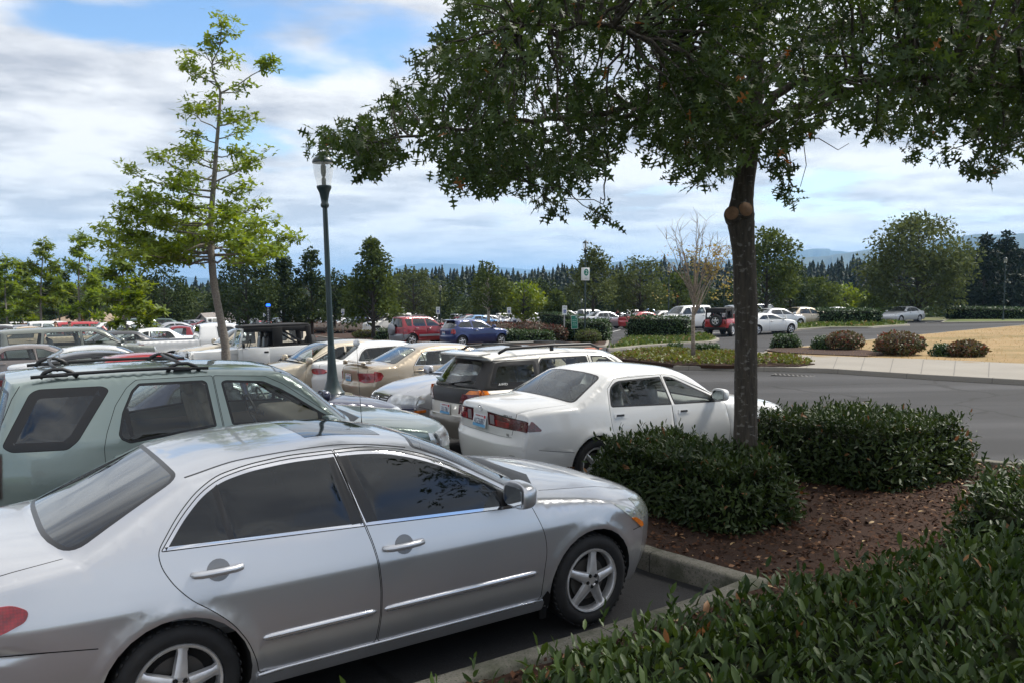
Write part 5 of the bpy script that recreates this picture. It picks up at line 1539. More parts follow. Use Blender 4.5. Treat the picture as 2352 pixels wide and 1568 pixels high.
# ---- islands of the far lot
def island(px, h=.12, grass=True, mat=None):
    p = np.array(GP(px, h)); p = rpoly(p, .5, 3)
    kerb_ring('kerb', p, M_conc, h, .15, .8)
    return drape('verge' if grass else 'planting_bed', inset(p, .14), h - .01, mat or (M_greeng if grass else M_mulch), .8, .05), p
i1, p1 = island([(1392, 801), (1480, 792), (1560, 787), (1636, 783), (1654, 777), (1636, 771), (1560, 770), (1432, 778)])
i2, p2 = island([(1784, 762), (1830, 756), (1900, 751), (2000, 751), (2092, 745), (2060, 740), (1900, 741), (1800, 750)])
i3, p3 = island([(2160, 740), (2352, 738), (2480, 738), (2480, 730), (2352, 730), (2180, 732)])
i4, p4 = island([(850, 786), (1000, 795), (1270, 796), (1395, 793), (1400, 780), (1320, 752), (1240, 744), (1020, 742), (860, 748), (640, 752), (640, 762)], .10, False)
cover('verge_grass', inset(p1, .3), 2600, .22, .10, '', L_grass, 1.2, .11)
cover('verge_grass', inset(p2, .3), 2200, .3, .12, '', L_grass, 1.2, .11)
def quad_px(name, pts, mat, h=.004):
    p = np.array(GP(pts)); V = [(a, b, gz(a, b) + h) for a, b in p]
    return tag(add_obj(name, mesh_from(name, V, [tuple(range(len(V)))]), None, mat, False), kind='structure')
def line_px(name, a, b, w, mat=None):
    a = np.array(G2(*a)); b = np.array(G2(*b)); d = (b - a) / np.linalg.norm(b - a); q = np.array([-d[1], d[0]]) * w / 2
    m = 8; V = []; F = []
    for i in range(m + 1):
        p = a + (b - a) * i / m
        for s in (-1, 1): V.append((p[0] + q[0] * s, p[1] + q[1] * s, gz(*(p + q * s)) + .006))
        if i < m: F.append((2 * i, 2 * i + 1, 2 * i + 3, 2 * i + 2))
    return tag(add_obj(name, mesh_from(name, V, F), None, mat or M_white, False), kind='structure')
for a, b in (((1400, 804), (1560, 795)), ((1352, 808), (1400, 812)), ((1690, 765), (1745, 759)), ((1628, 765), (1688, 764)), ((1460, 764), (1500, 768)), ((1985, 739), (2120, 735)), ((2125, 741), (2170, 735)), ((1395, 765), (1425, 758)), ((700, 772), (780, 768)), ((1600, 759), (1640, 756))):
    line_px('road_marking', a, b, .12)
quad_px('brick_crossing', [(1338, 800), (1362, 797), (1386, 800), (1356, 806)], M_redpad, .012)
quad_px('brick_crossing', [(690, 771), (770, 768), (772, 773), (694, 776)], M_redpad, .012)

# ------------------------------------------------------------------ hedges and bushes across the road
def block(px0, px1, top, base, depth, label, group, mat=None, n=2400, size=.13, skew=0.0, cat='hedge', h=None):
    """a clipped block whose front foot runs between two picture positions"""
    a = np.array(G2(px0, base)); b = np.array(G2(px1, base + skew))
    d = (b - a) / np.linalg.norm(b - a); q = np.array([-d[1], d[0]]) * depth
    m = (a + b) / 2; k = (CAM_H - gz(*m)) * 0
    zt = pt((px0 + px1) / 2, top, m[1] + depth * .3).z - gz(*m)
    return hedge('box_hedge', [a, b, b + q, a + q], h or zt, label, group, mat or L_hedge, n, size, T_diamond(), M_hedge_core, wob=.03, round_=.12, upright=.3)
HB = 'clipped hedge blocks across the road'
block(1433, 1576, 729, 781, 1.6, 'clipped dark hedge block in the verge between the area sign lamp and the bare tree', HB, n=3600, skew=1)
block(1862, 2030, 711, 750, 2.2, 'long clipped hedge beside the kerb, ending at a silver saloon', HB, n=3600, size=.16)
block(2167, 2420, 708, 736, 2.5, 'lowest and longest hedge, running out of the picture', HB, n=3400, size=.18)
block(1290, 1391, 737, 787, 1.6, 'clipped hedge behind the foot of the area sign lamp', HB, n=2600)
block(1240, 1366, 724, 757, 1.6, 'paler-topped hedge behind the green notice', HB, n=2400, size=.15)
block(1116, 1264, 762, 792, 1.5, 'low clipped hedge in front of the blue hatchback bonnet', HB, n=3000)
block(856, 889, 757, 783, 2.0, 'short hedge stub behind the spare wheel of the red off-roader', HB, n=1200)
block(1770, 1840, 773, 807, 1.3, 'clipped green cube at the start of the bush row', 'bushes along the pavement', n=1700, size=.10)
block(1866, 1908, 779, 811, 1.2, 'green cube tucked against the smaller domed red bush', 'bushes along the pavement', n=1300, size=.10)
block(2012, 2062, 790, 818, 1.2, 'green cube tucked against the widest red bush', 'bushes along the pavement', n=1300, size=.10)
block(2147, 2200, 797, 826, 1.1, 'green cube tucked against the last red bush', 'bushes along the pavement', n=1300, size=.10)
block(1522, 1572, 795, 816, 1.0, 'small dark green cube left of the bare tree stem', 'clipped cubes in the ground cover', n=1300, size=.10)
block(1588, 1660, 796, 824, .9, 'larger dark green cube right of the bare tree stem', 'clipped cubes in the ground cover', n=1700, size=.10)
def bush_px(px, base, w_px, h_px, label, group, mat=L_redbush, n=1700, size=.11, tw=M_twigbrown):
    x, y = G2(px, base); k = y / F_PX
    return round_bush('round_bush', x, y + w_px * k * .35, w_px * k * .86, h_px * k * .92, label, group, mat, n, size, tw)
BR = 'domed red bushes along the pavement'
bush_px(1953, 812, 92, 52, 'domed reddish bush, smaller of the two on the grass edge', BR)
bush_px(2085, 824, 116, 64, 'widest domed reddish bush beside the pavement', BR, n=2200)
bush_px(2238, 828, 86, 46, 'last domed reddish bush along the pavement', BR)
bush_px(1353, 792, 64, 36, 'pale flowering bush round the foot of the area sign lamp', None, L_olive, 1200, .11)
def shrub_row(px0, px1, top, base, n, label, seed):
    a = np.array(G2(px0, base)); b = np.array(G2(px1, base)); k = (a[1] + b[1]) / 2 / F_PX
    return round_bush('brown_shrub', (a[0] + b[0]) / 2, (a[1] + b[1]) / 2 + .8, np.linalg.norm(b - a) * 1.05, (base - top) * k, label, 'brown shrubs in the middle island', L_brown, n, .17, M_twigbrown)
for a in [(1020, 1110, 738, 775, 1500, 'brown shrub over the red off-roader roof', 1), (1095, 1185, 742, 778, 1500, 'brown shrub around the middle accessible bay post', 2), (1175, 1262, 742, 785, 1600, 'brown shrub with pink tinge right of the blue hatchback', 3),
          (1245, 1300, 750, 790, 1100, 'small straw-brown shrub left of the green notice', 4), (940, 1040, 745, 770, 1100, 'brown shrub behind the red off-roader', 5), (640, 742, 738, 764, 1500, 'brown shrub behind the black soft top', 6), (735, 860, 742, 766, 1500, 'brown shrub between the near lamp post and the trunk', 7)]:
    shrub_row(*a)
bush_px(452, 846, 120, 40, 'low yellow-green bush at the foot of the tall young oak', 'yellow-green bushes in the island', L_cover, 1800, .10)
bush_px(570, 846, 110, 32, 'low yellow-green bush between young oak and beige saloon bonnet', 'yellow-green bushes in the island', L_cover, 1600, .10)
bush_px(836, 779, 66, 20, 'flat yellow-green bush in front of the hedge stub', 'yellow-green bushes in the island', L_cover, 1200, .13)
bush_px(325, 774, 40, 22, 'small rounded green bush behind the beige truck bed', None, L_hedge, 900, .13)
bush_px(470, 748, 60, 22, 'low green bush behind the white pickup cab', None, L_hedge, 900, .15)
# ------------------------------------------------------------------ the oak in front
def P3(px, py, Y): return np.array(pt(px, py, Y))
OAK_Y = 8.5
def build_oak():
    base = P3(1712, 1100, OAK_Y); z0 = .1
    root = empty('oak_tree', (base[0], OAK_Y, z0)); tag(root, 'large dark oak with lobed leaves and two pruned limb scars, rising from the laurel hedges', 'tree')
    o = np.array(root.location)
    prof = [(1712, 1105, 34), (1712, 1010, 31), (1713, 930, 29.5), (1713, 850, 29), (1714, 770, 28.5), (1714, 705, 30), (1712, 690, 30.5), (1710, 600, 29), (1705, 545, 31), (1702, 515, 34.5), (1701, 490, 34.5), (1704, 462, 28.5), (1709, 420, 26.5), (1715, 380, 26), (1720, 330, 26), (1726, 280, 27), (1733, 200, 22), (1738, 90, 19), (1742, -60, 15), (1745, -260, 11), (1745, -460, 6), (1745, -640, 3)]
    pts = []; rad = []
    for px, py, r in prof:
        p = P3(px, py, OAK_Y); pts.append(p - o); rad.append(r * .88 * OAK_Y / F_PX)
    pts.insert(0, pts[0] * [1, 1, 0] + [0, 0, -.3]); rad.insert(0, .20)
    # finer rings with knobbly variation
    b = MB(); u = np.arange(len(pts)); uu = np.linspace(0, len(pts) - 1, 90)
    fp = np.stack([np.interp(uu, u, np.array(pts)[:, j]) for j in range(3)], 1); fr = np.interp(uu, u, rad) * (1 + rng.normal(0, .012, 90))
    b.tube(fp, fr, 20)
    limbs = [
        [(1716, 330, 8.5, 18), (1625, 262, 8.45, 14), (1500, 234, 8.4, 10.5), (1400, 256, 8.3, 8.5), (1250, 275, 8.2, 7), (1100, 290, 8.1, 5.5), (960, 310, 8.0, 4), (770, 345, 7.9, 2)],
        [(1500, 234, 8.4, 8), (1420, 272, 8.2, 6.5), (1330, 300, 8.1, 5), (1255, 330, 8.0, 4), (1215, 420, 7.9, 2.5)],
        [(1500, 240, 8.4, 6), (1440, 300, 8.5, 4.5), (1395, 380, 8.6, 3), (1385, 470, 8.6, 1.5)],
        [(1728, 290, 8.5, 17), (1790, 215, 8.6, 13), (1900, 175, 8.7, 10), (2050, 190, 8.9, 8), (2200, 260, 9.0, 5), (2300, 350, 9.0, 2.5)],
        [(1726, 300, 8.5, 14), (1800, 260, 7.9, 11), (1930, 210, 7.3, 8), (2120, 180, 6.8, 6), (2350, 200, 6.4, 4)],
        [(1724, 310, 8.5, 14), (1660, 200, 7.9, 11), (1560, 110, 7.3, 8), (1400, 60, 6.8, 6), (1200, 60, 6.5, 3)],
        [(1728, 270, 8.5, 13), (1650, 160, 8.9, 10), (1480, 80, 9.6, 7), (1250, 60, 10.2, 4), (1080, 120, 10.5, 2)],
        [(1730, 260, 8.5, 13), (1800, 130, 9.2, 10), (1980, 60, 10.2, 7), (2200, 60, 11, 4)],
        [(1735, 120, 8.5, 12), (1620, -20, 8.3, 9), (1450, -110, 8.1, 6), (1250, -80, 8, 3)],
        [(1738, 60, 8.5, 12), (1850, -80, 8.5, 9), (2050, -150, 8.6, 6), (2300, -120, 8.6, 3)],
        [(1722, 330, 8.5, 9), (1770, 300, 8.3, 6), (1800, 345, 8.2, 4), (1822, 430, 8.1, 2)],
        [(1718, 345, 8.5, 8), (1660, 310, 8.7, 5), (1620, 350, 8.8, 3.5), (1600, 410, 8.8, 2)],
    ]
    nodes = []
    for l in limbs:
        q = np.array([P3(a, c, d) - o for a, c, d, r in l]); r = np.array([w * .5 * l[0][2] / F_PX * 1.6 for *_, w in l])
        u = np.arange(len(l)); uu = np.linspace(0, len(l) - 1, len(l) * 5)
        q = np.stack([pchip(u, q[:, j], uu) for j in range(3)], 1); r = np.interp(uu, u, r)
        q[1:-1] += rng.normal(0, .012, (len(q) - 2, 3))
        b.tube(q, r, 10); nodes.append(np.column_stack([q, r]))
    nodes.append(np.column_stack([fp[60:], fr[60:]]))
    nodes = np.concatenate(nodes)
    outline = np.array([(700, 318), (725, 372), (775, 398), (850, 405), (915, 365), (965, 352), (1000, 398), (1022, 452), (1105, 450), (1180, 476), (1255, 498), (1300, 496), (1342, 470), (1372, 535), (1418, 520), (1412, 470), (1375, 440), (1410, 385), (1432, 340), (1466, 318), (1492, 372), (1555, 425), (1605, 440), (1672, 410), (1696, 380), (1740, 372), (1780, 440), (1830, 482), (1868, 470), (1838, 420), (1802, 350), (1850, 312), (1930, 305), (2010, 318), (2080, 338), (2092, 392), (2140, 372), (2190, 395), (2250, 416), (2305, 408), (2340, 368), (2460, 360), (2560, 200), (2560, -420), (2300, -560), (1745, -700), (1300, -480), (1080, -200), (1040, -30), (1048, 40), (1010, 70), (1000, 120), (955, 112), (950, 160), (905, 170), (880, 215), (845, 235), (790, 285), (735, 292)], float)
    C = []; Rr = []
    axis = P3(1715, 500, OAK_Y)[0]
    tries = 0
    while len(C) < 780 and tries < 90000:
        tries += 1
        p = np.array([rng.uniform(700, 2560), rng.uniform(-700, 540)])
        if p[1] < -40 and rng.random() < .66: continue
        if not in_poly(p[None], outline)[0]: continue
        d = seg_dist(p[None], np.concatenate([outline, outline[:1]]))[0]
        far = abs((p[0] - 1176) / F_PX * OAK_Y - axis)
        sp_ = math.sqrt(max(0.25, 4.4**2 - far**2)) * .8
        if p[1] > 250: sp_ = min(sp_, 1.5 + (p[1] < 380) * .8)
        Y = OAK_Y + rng.uniform(-1, 1) * min(sp_, 3.0)
        if Y < 5.9: continue
        r = min(.34, max(.10, d * OAK_Y / F_PX * .95)) * rng.uniform(.75, 1.1)
        if d < 10: continue
        # a few see-through places where the sky shows
        if 1440 < p[0] < 1480 and 300 < p[1] < 420: continue
        if 1715 < p[0] < 1760 and 330 < p[1]: continue
        C.append(P3(p[0], p[1], Y) - o); Rr.append(r)
    for i in range(4):      # the tip of the long limb, over the lamp
        px_ = rng.uniform(722, 880); C.append(P3(px_, rng.uniform(305, 345 + max(0, px_ - 765) * .4), rng.uniform(7.5, 8.3)) - o); Rr.append(.15)
    for i in range(75):      # the near right side of the crown, over the saloon
        C.append(np.array([rng.uniform(2.9, 5.4), rng.uniform(3.7, 6.2), rng.uniform(3.5, 5.6)]) - o); Rr.append(.3)
        if (C[-1] + o)[0] / (C[-1] + o)[1] < .70: C.pop(); Rr.pop()
    C = np.array(C); Rr = np.array(Rr)
    for c, r in zip(C, Rr):        # a twig to the nearest limb
        k = np.argmin(np.linalg.norm(nodes[:, :3] - c, axis=1) + .0 * nodes[:, 3])
        q = curve_pts(nodes[k, :3], c, .06, .03, 6)
        b.tube(q, np.linspace(min(.016, nodes[k, 3]), .0035, 6), 5, cap=False)
    # bare hanging twigs right of the trunk
    for a in [[(1800, 300), (1846, 330), (1852, 380), (1838, 430)], [(1846, 320), (1880, 318), (1925, 345), (1950, 330)], [(1830, 300), (1812, 350), (1820, 400)], [(1740, 330), (1765, 360), (1772, 420)], [(1418, 300), (1440, 345), (1452, 352)]]:
        b.tube([P3(x, y, 8.3) - o for x, y in a], [.006, .005, .004, .003][:len(a)], 5)
    tr = b.build('trunk', [B_oak], root)
    # pruned limbs
    for px, py, rr, ang in ((1681, 490, 15.5, -38), (1713, 481, 16.5, 12)):
        c = P3(px, py, OAK_Y - .15) - o; r = rr * OAK_Y / F_PX
        d = Vector((math.sin(R(ang)) * .8, -1, .25)).normalized()
        k = MB(); k.tube([Vector(c) - d * .16, Vector(c) - d * .03, Vector(c) + d * .0], [r * 1.5, r * 1.25, r * 1.10], 18)
        s = k.build('limb_stub', [B_oak], root)
        k = MB(); k.tube([Vector(c) - d * .004, Vector(c) + d * .004], [r, r * .98], 18); k.build('cut_face', [M_cut], s)
    # leaves
    per = np.maximum(5, (14 + 27 * (Rr / .34)**1.6)).astype(int)
    idx = np.repeat(np.arange(len(C)), per); m = len(idx)
    q = unit(rng.normal(size=(m, 3))) * (rng.random((m, 1))**.5)
    P = C[idx] + q * Rr[idx][:, None] * [1, 1, .8]
    D = q * .55 + rdir(m) * .75 + [0, 0, -.35]; Nn = rdir(m, .9)
    leaf_obj('crown', P, D, Nn, rng.uniform(.085, .165, m), T_oak(), L_oakbig, root, smooth=False)
    print('oak leaves', m)
build_oak()

# ------------------------------------------------------------------ the tall young oak on the left
def young_oak(name, x, y, trunk, limbs, label, group, lmat, leaf, per, pad, scale_px, o=None, bm=None, top_bare=True):
    """trunk: [(X, Y, Z, r)] world; limbs: [(start xyz, tip xyz)]"""
    root = empty(name, (x, y, gz(x, y) - .05)); tag(root, label, 'tree', group); o = np.array(root.location)
    b = MB(); t = np.array(trunk, float)
    u = np.arange(len(t)); uu = np.linspace(0, len(t) - 1, len(t) * 5)
    q = np.stack([pchip(u, t[:, j], uu) for j in range(4)], 1)
    b.tube(q[:, :3] - o, q[:, 3] * (1 + rng.normal(0, .03, len(q))), 12)
    C = []
    for (s, e, wgt) in limbs:
        L_ = np.linalg.norm(np.array(e) - np.array(s)); k = max(5, int(L_ * 4))
        c = curve_pts(s, e, -.05, .02, k) - o
        b.tube(c, np.linspace(.012 + .016 * L_ / 2, .005, k), 6, cap=False)
        nside = max(2, int(L_ * 3.4 * wgt))
        for i in range(nside):
            f = rng.uniform(.30, 1.0); p = np.array([np.interp(f * (k - 1), np.arange(k), c[:, j]) for j in range(3)])
            d = np.array(e) - np.array(s); d = d / L_; sd = np.cross(d, [0, 0, 1.0]); sd /= np.linalg.norm(sd) + 1e-9
            w = pad * (1.25 - f * .8) * rng.uniform(-1.5, 1.5)
            tip = p + sd * w + d * abs(w) * .6 + np.array([0, 0, rng.uniform(-.05, .18)])
            b.tube(curve_pts(p, tip, .05, .04, 4), [.008, .006, .005, .003], 4, cap=False)
            C.append(tip); C.append(.5 * (p + tip))
        C.append(np.array(e) - o)
    for z in np.linspace(.55, 1, 7): C.append(q[int(z * (len(q) - 1)), :3] - o)
    b.build('trunk', [bm or B_grey], root)
    C = np.array(C)
    P, D, Nn, S = pad_leaves(C, per, (pad * .62, pad * .30), leaf, .6, -.12)
    leaf_obj('crown', P, D, Nn, S, T_star(), lmat, root, smooth=False)
    return root

def build_tall():
    Y = 21.0
    tr = [(520, 850, 12.5), (518, 800, 11.5), (508, 740, 10.5), (498, 690, 10), (490, 640, 9.5), (486, 590, 9), (483, 540, 8), (487, 470, 7), (492, 410, 6.2), (497, 340, 5.2), (503, 270, 4.2), (506, 215, 3.2), (493, 180, 2.4), (487, 150, 2), (505, 105, 1.5), (509, 60, 1)]
    T = [(*P3(a, b, Y), r * .86 * Y / F_PX) for a, b, r in tr]
    T.insert(0, (T[0][0] + .02, Y, gz(T[0][0], Y) - .3, .16))
    lim = [(600, 398, 592, 1.0), (590, 250, 560, -1.2), (598, 230, 568, .6), (585, 300, 545, 1.4), (580, 345, 560, -.6), (570, 270, 530, .2), (588, 640, 560, .9), (575, 620, 530, 1.3), (565, 560, 570, .6), (555, 360, 500, -1.3), (550, 410, 520, .4), (540, 590, 510, .2), (520, 330, 480, .9), (510, 420, 470, -1.5), (500, 550, 450, -.6), (585, 690, 540, .3), (596, 640, 575, -1.5), (575, 225, 520, 1.2), (560, 300, 585, -2), (560, 590, 598, 2.), (570, 330, 610, -1.), (545, 280, 470, .5), (540, 630, 505, -.8), (530, 400, 560, 2.2), (530, 560, 560, -2.2), (510, 260, 500, -1.0), (500, 605, 470, 1.1),
           (560, 440, 520, 2.4), (560, 520, 500, -2.4), (480, 330, 455, -.6), (470, 560, 480, .9), (470, 300, 440, 1.0), (455, 350, 405, .3), (440, 290, 390, -.6), (430, 560, 430, -.9), (420, 620, 342, .2), (415, 350, 350, .7), (400, 430, 420, -1.3), (395, 570, 380, .8), (390, 400, 340, -.5), (370, 440, 355, 1), (360, 545, 350, -.7), (350, 430, 335, .3),
           (300, 432, 244, .2), (290, 582, 262, -.3), (320, 555, 300, .4), (330, 440, 300, -.4), (270, 470, 222, .3), (250, 540, 270, .2), (240, 470, 250, -.4), (215, 628, 140, .1), (215, 570, 200, -.3), (200, 425, 150, .1), (190, 440, 165, -.2), (150, 545, 128, .2), (150, 470, 115, -.2), (105, 520, 80, .1), (100, 480, 95, 0), (75, 510, 55, 0)]
    ys = np.array([t[1] for t in tr][::-1], float); xs = np.array([t[0] for t in tr][::-1], float)
    L_ = []
    for sy, tx, ty, dz in lim:
        sx = np.interp(sy, ys, xs); L_.append((P3(sx, sy, Y), P3(tx, ty, Y + dz), 1.35 if sy > 500 else 1.0))
    x = T[0][0]
    young_oak('young_oak_tree', x, Y, T, L_, 'tall slender young oak with tiered yellow-green branches behind the grey-green off-roader', 'young oaks in the car park', L_oaky, .145, 13, .42, 1)
build_tall()

def small_oak(px, top, w_px, Y, label, lmat, seed, lean=0.0, low=.30, tiers=9):
    """a younger tree of the same tiered habit"""
    p = pt(px, 700, Y); x = p.x; z0 = gz(x, Y); zt = pt(px, top, Y).z; h = zt - z0; w = w_px * Y / F_PX
    T = [(x, Y, z0 - .2, .09), (x + .03, Y, z0 + h * .25, .08), (x - .04 + lean * h * .3, Y, z0 + h * .5, .06), (x + lean * h * .7, Y, z0 + h * .8, .035), (x + lean * h, Y, zt, .01)]
    L_ = []
    for t in np.linspace(low, .95, tiers * 3):
        a = rng.uniform(0, 2 * PI); ln = w / 2 * (1.05 - max(0, (t - low) / (1 - low)))**.8 * rng.uniform(.6, 1.1)
        xs = x + lean * h * t
        s = np.array([xs, Y, z0 + h * t]); L_.append((s, s + np.array([ln * math.cos(a), ln * math.sin(a), ln * rng.uniform(-.05, .30)]), 1.0))
    return young_oak('young_oak_tree', x, Y, T, L_, label, 'young oaks in the car park', lmat, .30 * max(1, Y / 60), int(9), w * .11, 1)
small_oak(285, 588, 185, 40, 'bushy lime-green young oak left of the tall slender one', L_lime, 1, 0, .28, 8)
small_oak(180, 533, 130, 58, 'young oak with a pointed leader just left of a far lamp', L_oaky, 2, .04)
small_oak(92, 548, 125, 62, 'young oak with a leaning tip, second in from the picture edge', L_lime, 3, .06)
small_oak(14, 586, 110, 70, 'young oak cut by the picture edge', L_oaky, 4, 0)
small_oak(50, 600, 120, 78, 'young oak filling the gap behind the leaning one', L_lime, 5)
small_oak(232, 610, 110, 72, 'young oak half hidden behind the bushy lime-green one', L_oaky, 6)
small_oak(135, 605, 110, 84, 'young oak behind the pointed one, lower and darker', L_mid, 7)

# ------------------------------------------------------------------ other single trees
def bt(px, top, wpx, Y, kind, lmat, label, group=None, bmat=None, n=2600, size=None, th=.22, seed=None, clumps=46, share=None, tr=.16, name='broadleaf_tree', dx=0):
    p = pt(px, 700, Y); z0 = gz(p.x, Y); h = pt(px, top, Y).z - z0; w = wpx * Y / F_PX
    return broad_tree(name, p.x, Y, h, w, label, group, lmat, bmat or B_dark, 'tree', h * th, kind, n, size or max(.22, Y * .0042), clumps, tr, 0, seed if seed is not None else int(px), share)
GM = 'trees along the middle of the car park'
bt(566, 582, 150, 70, 'oval', L_dark, 'dark maple directly behind the tall young oak trunk', GM, n=4200, th=.16)
bt(650, 585, 100, 74, 'cone', L_dark, 'dark narrow maple between trunk and near lamp post', GM, n=3000, th=.16)
bt(716, 566, 92, 72, 'flame', L_dark, 'dark maple with a spiky leader beside the near lamp post', GM, n=2800, th=.18)
bt(768, 612, 70, 80, 'oval', L_dark, 'small dark maple seen just right of the near lamp post', GM, n=1600)
bt(378, 612, 120, 76, 'oval', L_dark, 'dark tree peeping out right of the lime-green oak', GM, n=2600)
bt(325, 632, 90, 85, 'round', L_dark, 'dark tree low behind the lime-green oak', GM, n=1800)
bt(857, 546, 138, 60, 'cone', L_mid, 'full conical maple standing clear right of the near lamp post', GM, n=5200, clumps=70, size=.27, th=.20)
bt(950, 618, 120, 92, 'oval', L_olive, 'grey-green maple next to the conical one', GM, n=2600, size=.34)
bt(1122, 596, 96, 78, 'flame', L_mid, 'grey-stemmed forked tree above the blue hatchback', GM, B_birch, 2600, .30, .34)
bt(1203, 648, 92, 84, 'round', L_lime, 'bright lime tree behind the forked one', GM, n=2000)
bt(1278, 668, 66, 80, 'cone', L_mid, 'slim mid-green tree left of the area sign lamp', GM, n=1500)
bt(1362, 560, 112, 70, 'flame', L_olive, 'tall airy grey-green tree right behind the area sign lamp', GM, n=2600, th=.28, size=.27)
bt(1470, 594, 130, 76, 'oval', L_olive, 'broad olive tree behind the hedge block, left of the bare tree', GM, n=3200)
bt(1556, 628, 90, 84, 'round', L_mid, 'mid-green tree behind the bare tree', GM, n=1800)
bt(1760, 522, 140, 66, 'oval', L_mid, 'green tree half hidden behind the big oak trunk', GM, B_dark, 5200, .30, .10)
bt(2105, 496, 205, 78, 'oval', L_olive, 'large airy willow-like tree behind the silver saloon at the far hedge', 'trees beyond the far hedge', B_dark, 9500, .36, .14, clumps=95, tr=.2)
bt(2003, 682, 50, 76, 'round', L_mid, 'small round bush-like tree left of the far silver saloon', 'trees beyond the far hedge', n=900, th=.1)
bt(1870, 640, 100, 96, 'oval', L_mid, 'yellowish-green tree behind the beige car by the long hedge', 'trees beyond the far hedge', n=2000)
bt(1940, 655, 90, 100, 'round', L_lime, 'low sunlit tree behind the long hedge', 'trees beyond the far hedge', n=1600)
bt(1815, 612, 90, 90, 'oval', L_dark, 'dark tree right of the big oak trunk', 'trees beyond the far hedge', n=1800)
# fill of individual trees beyond the lot, some sharing a mesh
fill = [(-10, 640, 110), (60, 648, 100), (205, 652, 110), (300, 650, 90), (420, 668, 90), (470, 676, 80), (520, 662, 90), (610, 640, 90), (690, 652, 90), (770, 668, 90), (800, 655, 80), (905, 650, 90), (1000, 658, 80), (1050, 640, 90), (1090, 668, 70), (1160, 672, 70), (1240, 640, 90), (1320, 655, 80), (1410, 640, 100), (1520, 668, 80), (1610, 640, 100), (1680, 655, 90), (1840, 655, 90), (1905, 672, 90), (1985, 660, 90), (2050, 668, 90), (2160, 640, 110), (2215, 655, 100), (2260, 640, 100), (2330, 650, 110), (2390, 630, 120)]
tones = ['dark', 'mid', 'olive']
for i, (px, top, w) in enumerate(fill):
    k = i % 3; Y = 108 + (i * 37 % 40)
    bt(px, top, w, Y, ['oval', 'round', 'oval'][k], [L_dark, L_mid, L_olive][k], 'one of the %s green trees massed beyond the car park' % tones[k], 'trees massed beyond the car park, %s' % tones[k], n=1500, size=.5, share='fill%d' % (i % 6), seed=i % 6, th=.10)

# bare birch with a few yellow leaves
def bare_tree():
    Y = 26.0; b0 = pt(1588, 805, Y); x = b0.x; root = empty('bare_tree', (x, Y, gz(x, Y) + .1)); tag(root, 'nearly bare pale-stemmed tree with a fan of twigs and a few yellow leaves', 'tree'); o = np.array(root.location)
    b = MB(); s = lambda px, py, d=0: P3(px, py, Y + d) - o
    b.tube([s(1592, 815), s(1592, 780), s(1592, 740), s(1593, 705)], [.075, .062, .058, .05], 10)
    C = []
    for i in range(22):
        tx = 1593 + rng.uniform(-82, 86); ty = 478 + abs(tx - 1593)**1.5 * .12 + rng.uniform(0, 70); d = rng.uniform(-1.1, 1.1)
        sy = rng.uniform(668, 730); m = (1593 + (tx - 1593) * .42, (sy * .55 + ty * .45))
        st = s(1593, sy); a = curve_pts(st, s(m[0], m[1], d * .5), 0, .02, 4); c = curve_pts(s(m[0], m[1], d * .5), s(tx, ty, d), 0, .02, 6)
        q = np.concatenate([a, c[1:]]); b.tube(q, np.linspace(.024, .004, len(q)), 5, cap=False)
        for j in range(7):
            k = rng.integers(3, len(q)); e = q[k] + np.array([rng.uniform(-.35, .35), rng.uniform(-.3, .3), rng.uniform(.1, .45)])
            b.tube([q[k], .5 * (q[k] + e) + rng.normal(0, .02, 3), e], [.006, .005, .003], 4, cap=False)
            if rng.random() < (.5 + .5 * (tx > 1610)) and e[2] < 3.9: C.append(e); C.append(.5 * (q[k] + e))
    for i in range(26): C.append(s(rng.uniform(1630, 1685), rng.uniform(600, 690), rng.uniform(-.8, .8)))
    for i in range(8): C.append(s(rng.uniform(1505, 1560), rng.uniform(600, 690), rng.uniform(-.8, .8)))
    b.build('trunk', [B_twig], root)
    P, D, Nn, S = pad_leaves(np.array(C), 4, (.17, .15), .10, .4, -.3)
    leaf_obj('crown', P, D, Nn, S, T_diamond(), L_birch, root)
bare_tree()

# single dark firs on the right
def fir(px, top, wpx, Y, label):
    p = pt(px, 700, Y); z0 = gz(p.x, Y); h = pt(px, top, Y).z - z0; w = wpx * Y / F_PX
    root = empty('fir_tree', (p.x, Y, z0)); tag(root, label, 'tree', 'firs behind the far hedge')
    V, F = conifer_arrays(0, 0, 0, h, w * 1.2, 26, 17)
    add_obj('crown', mesh_np('crown', V, F), root, L_con)
    b = MB(); b.tube([(0, 0, -.3), (0, 0, h * .5), (0, 0, h * .95)], [.25, .15, .02], 7); b.build('trunk', [B_dark], root)
for a in [(2258, 538, 92, 92, 'dark evergreen left of the tallest at the far right, blunt-topped'), (2306, 530, 84, 95, 'tallest dark evergreen in the far right corner'), (2216, 588, 80, 98, 'lower dark evergreen beside the willow-like tree'), (2352, 570, 96, 99, 'dark evergreen cut by the picture edge'), (2400, 560, 100, 105, 'dark evergreen mostly outside the picture')]:
    bt(a[0], a[1], a[2], a[3], 'flame', L_con, a[4], 'evergreens behind the far hedge', n=3400, size=.42, th=.06, clumps=60, name='evergreen_tree')

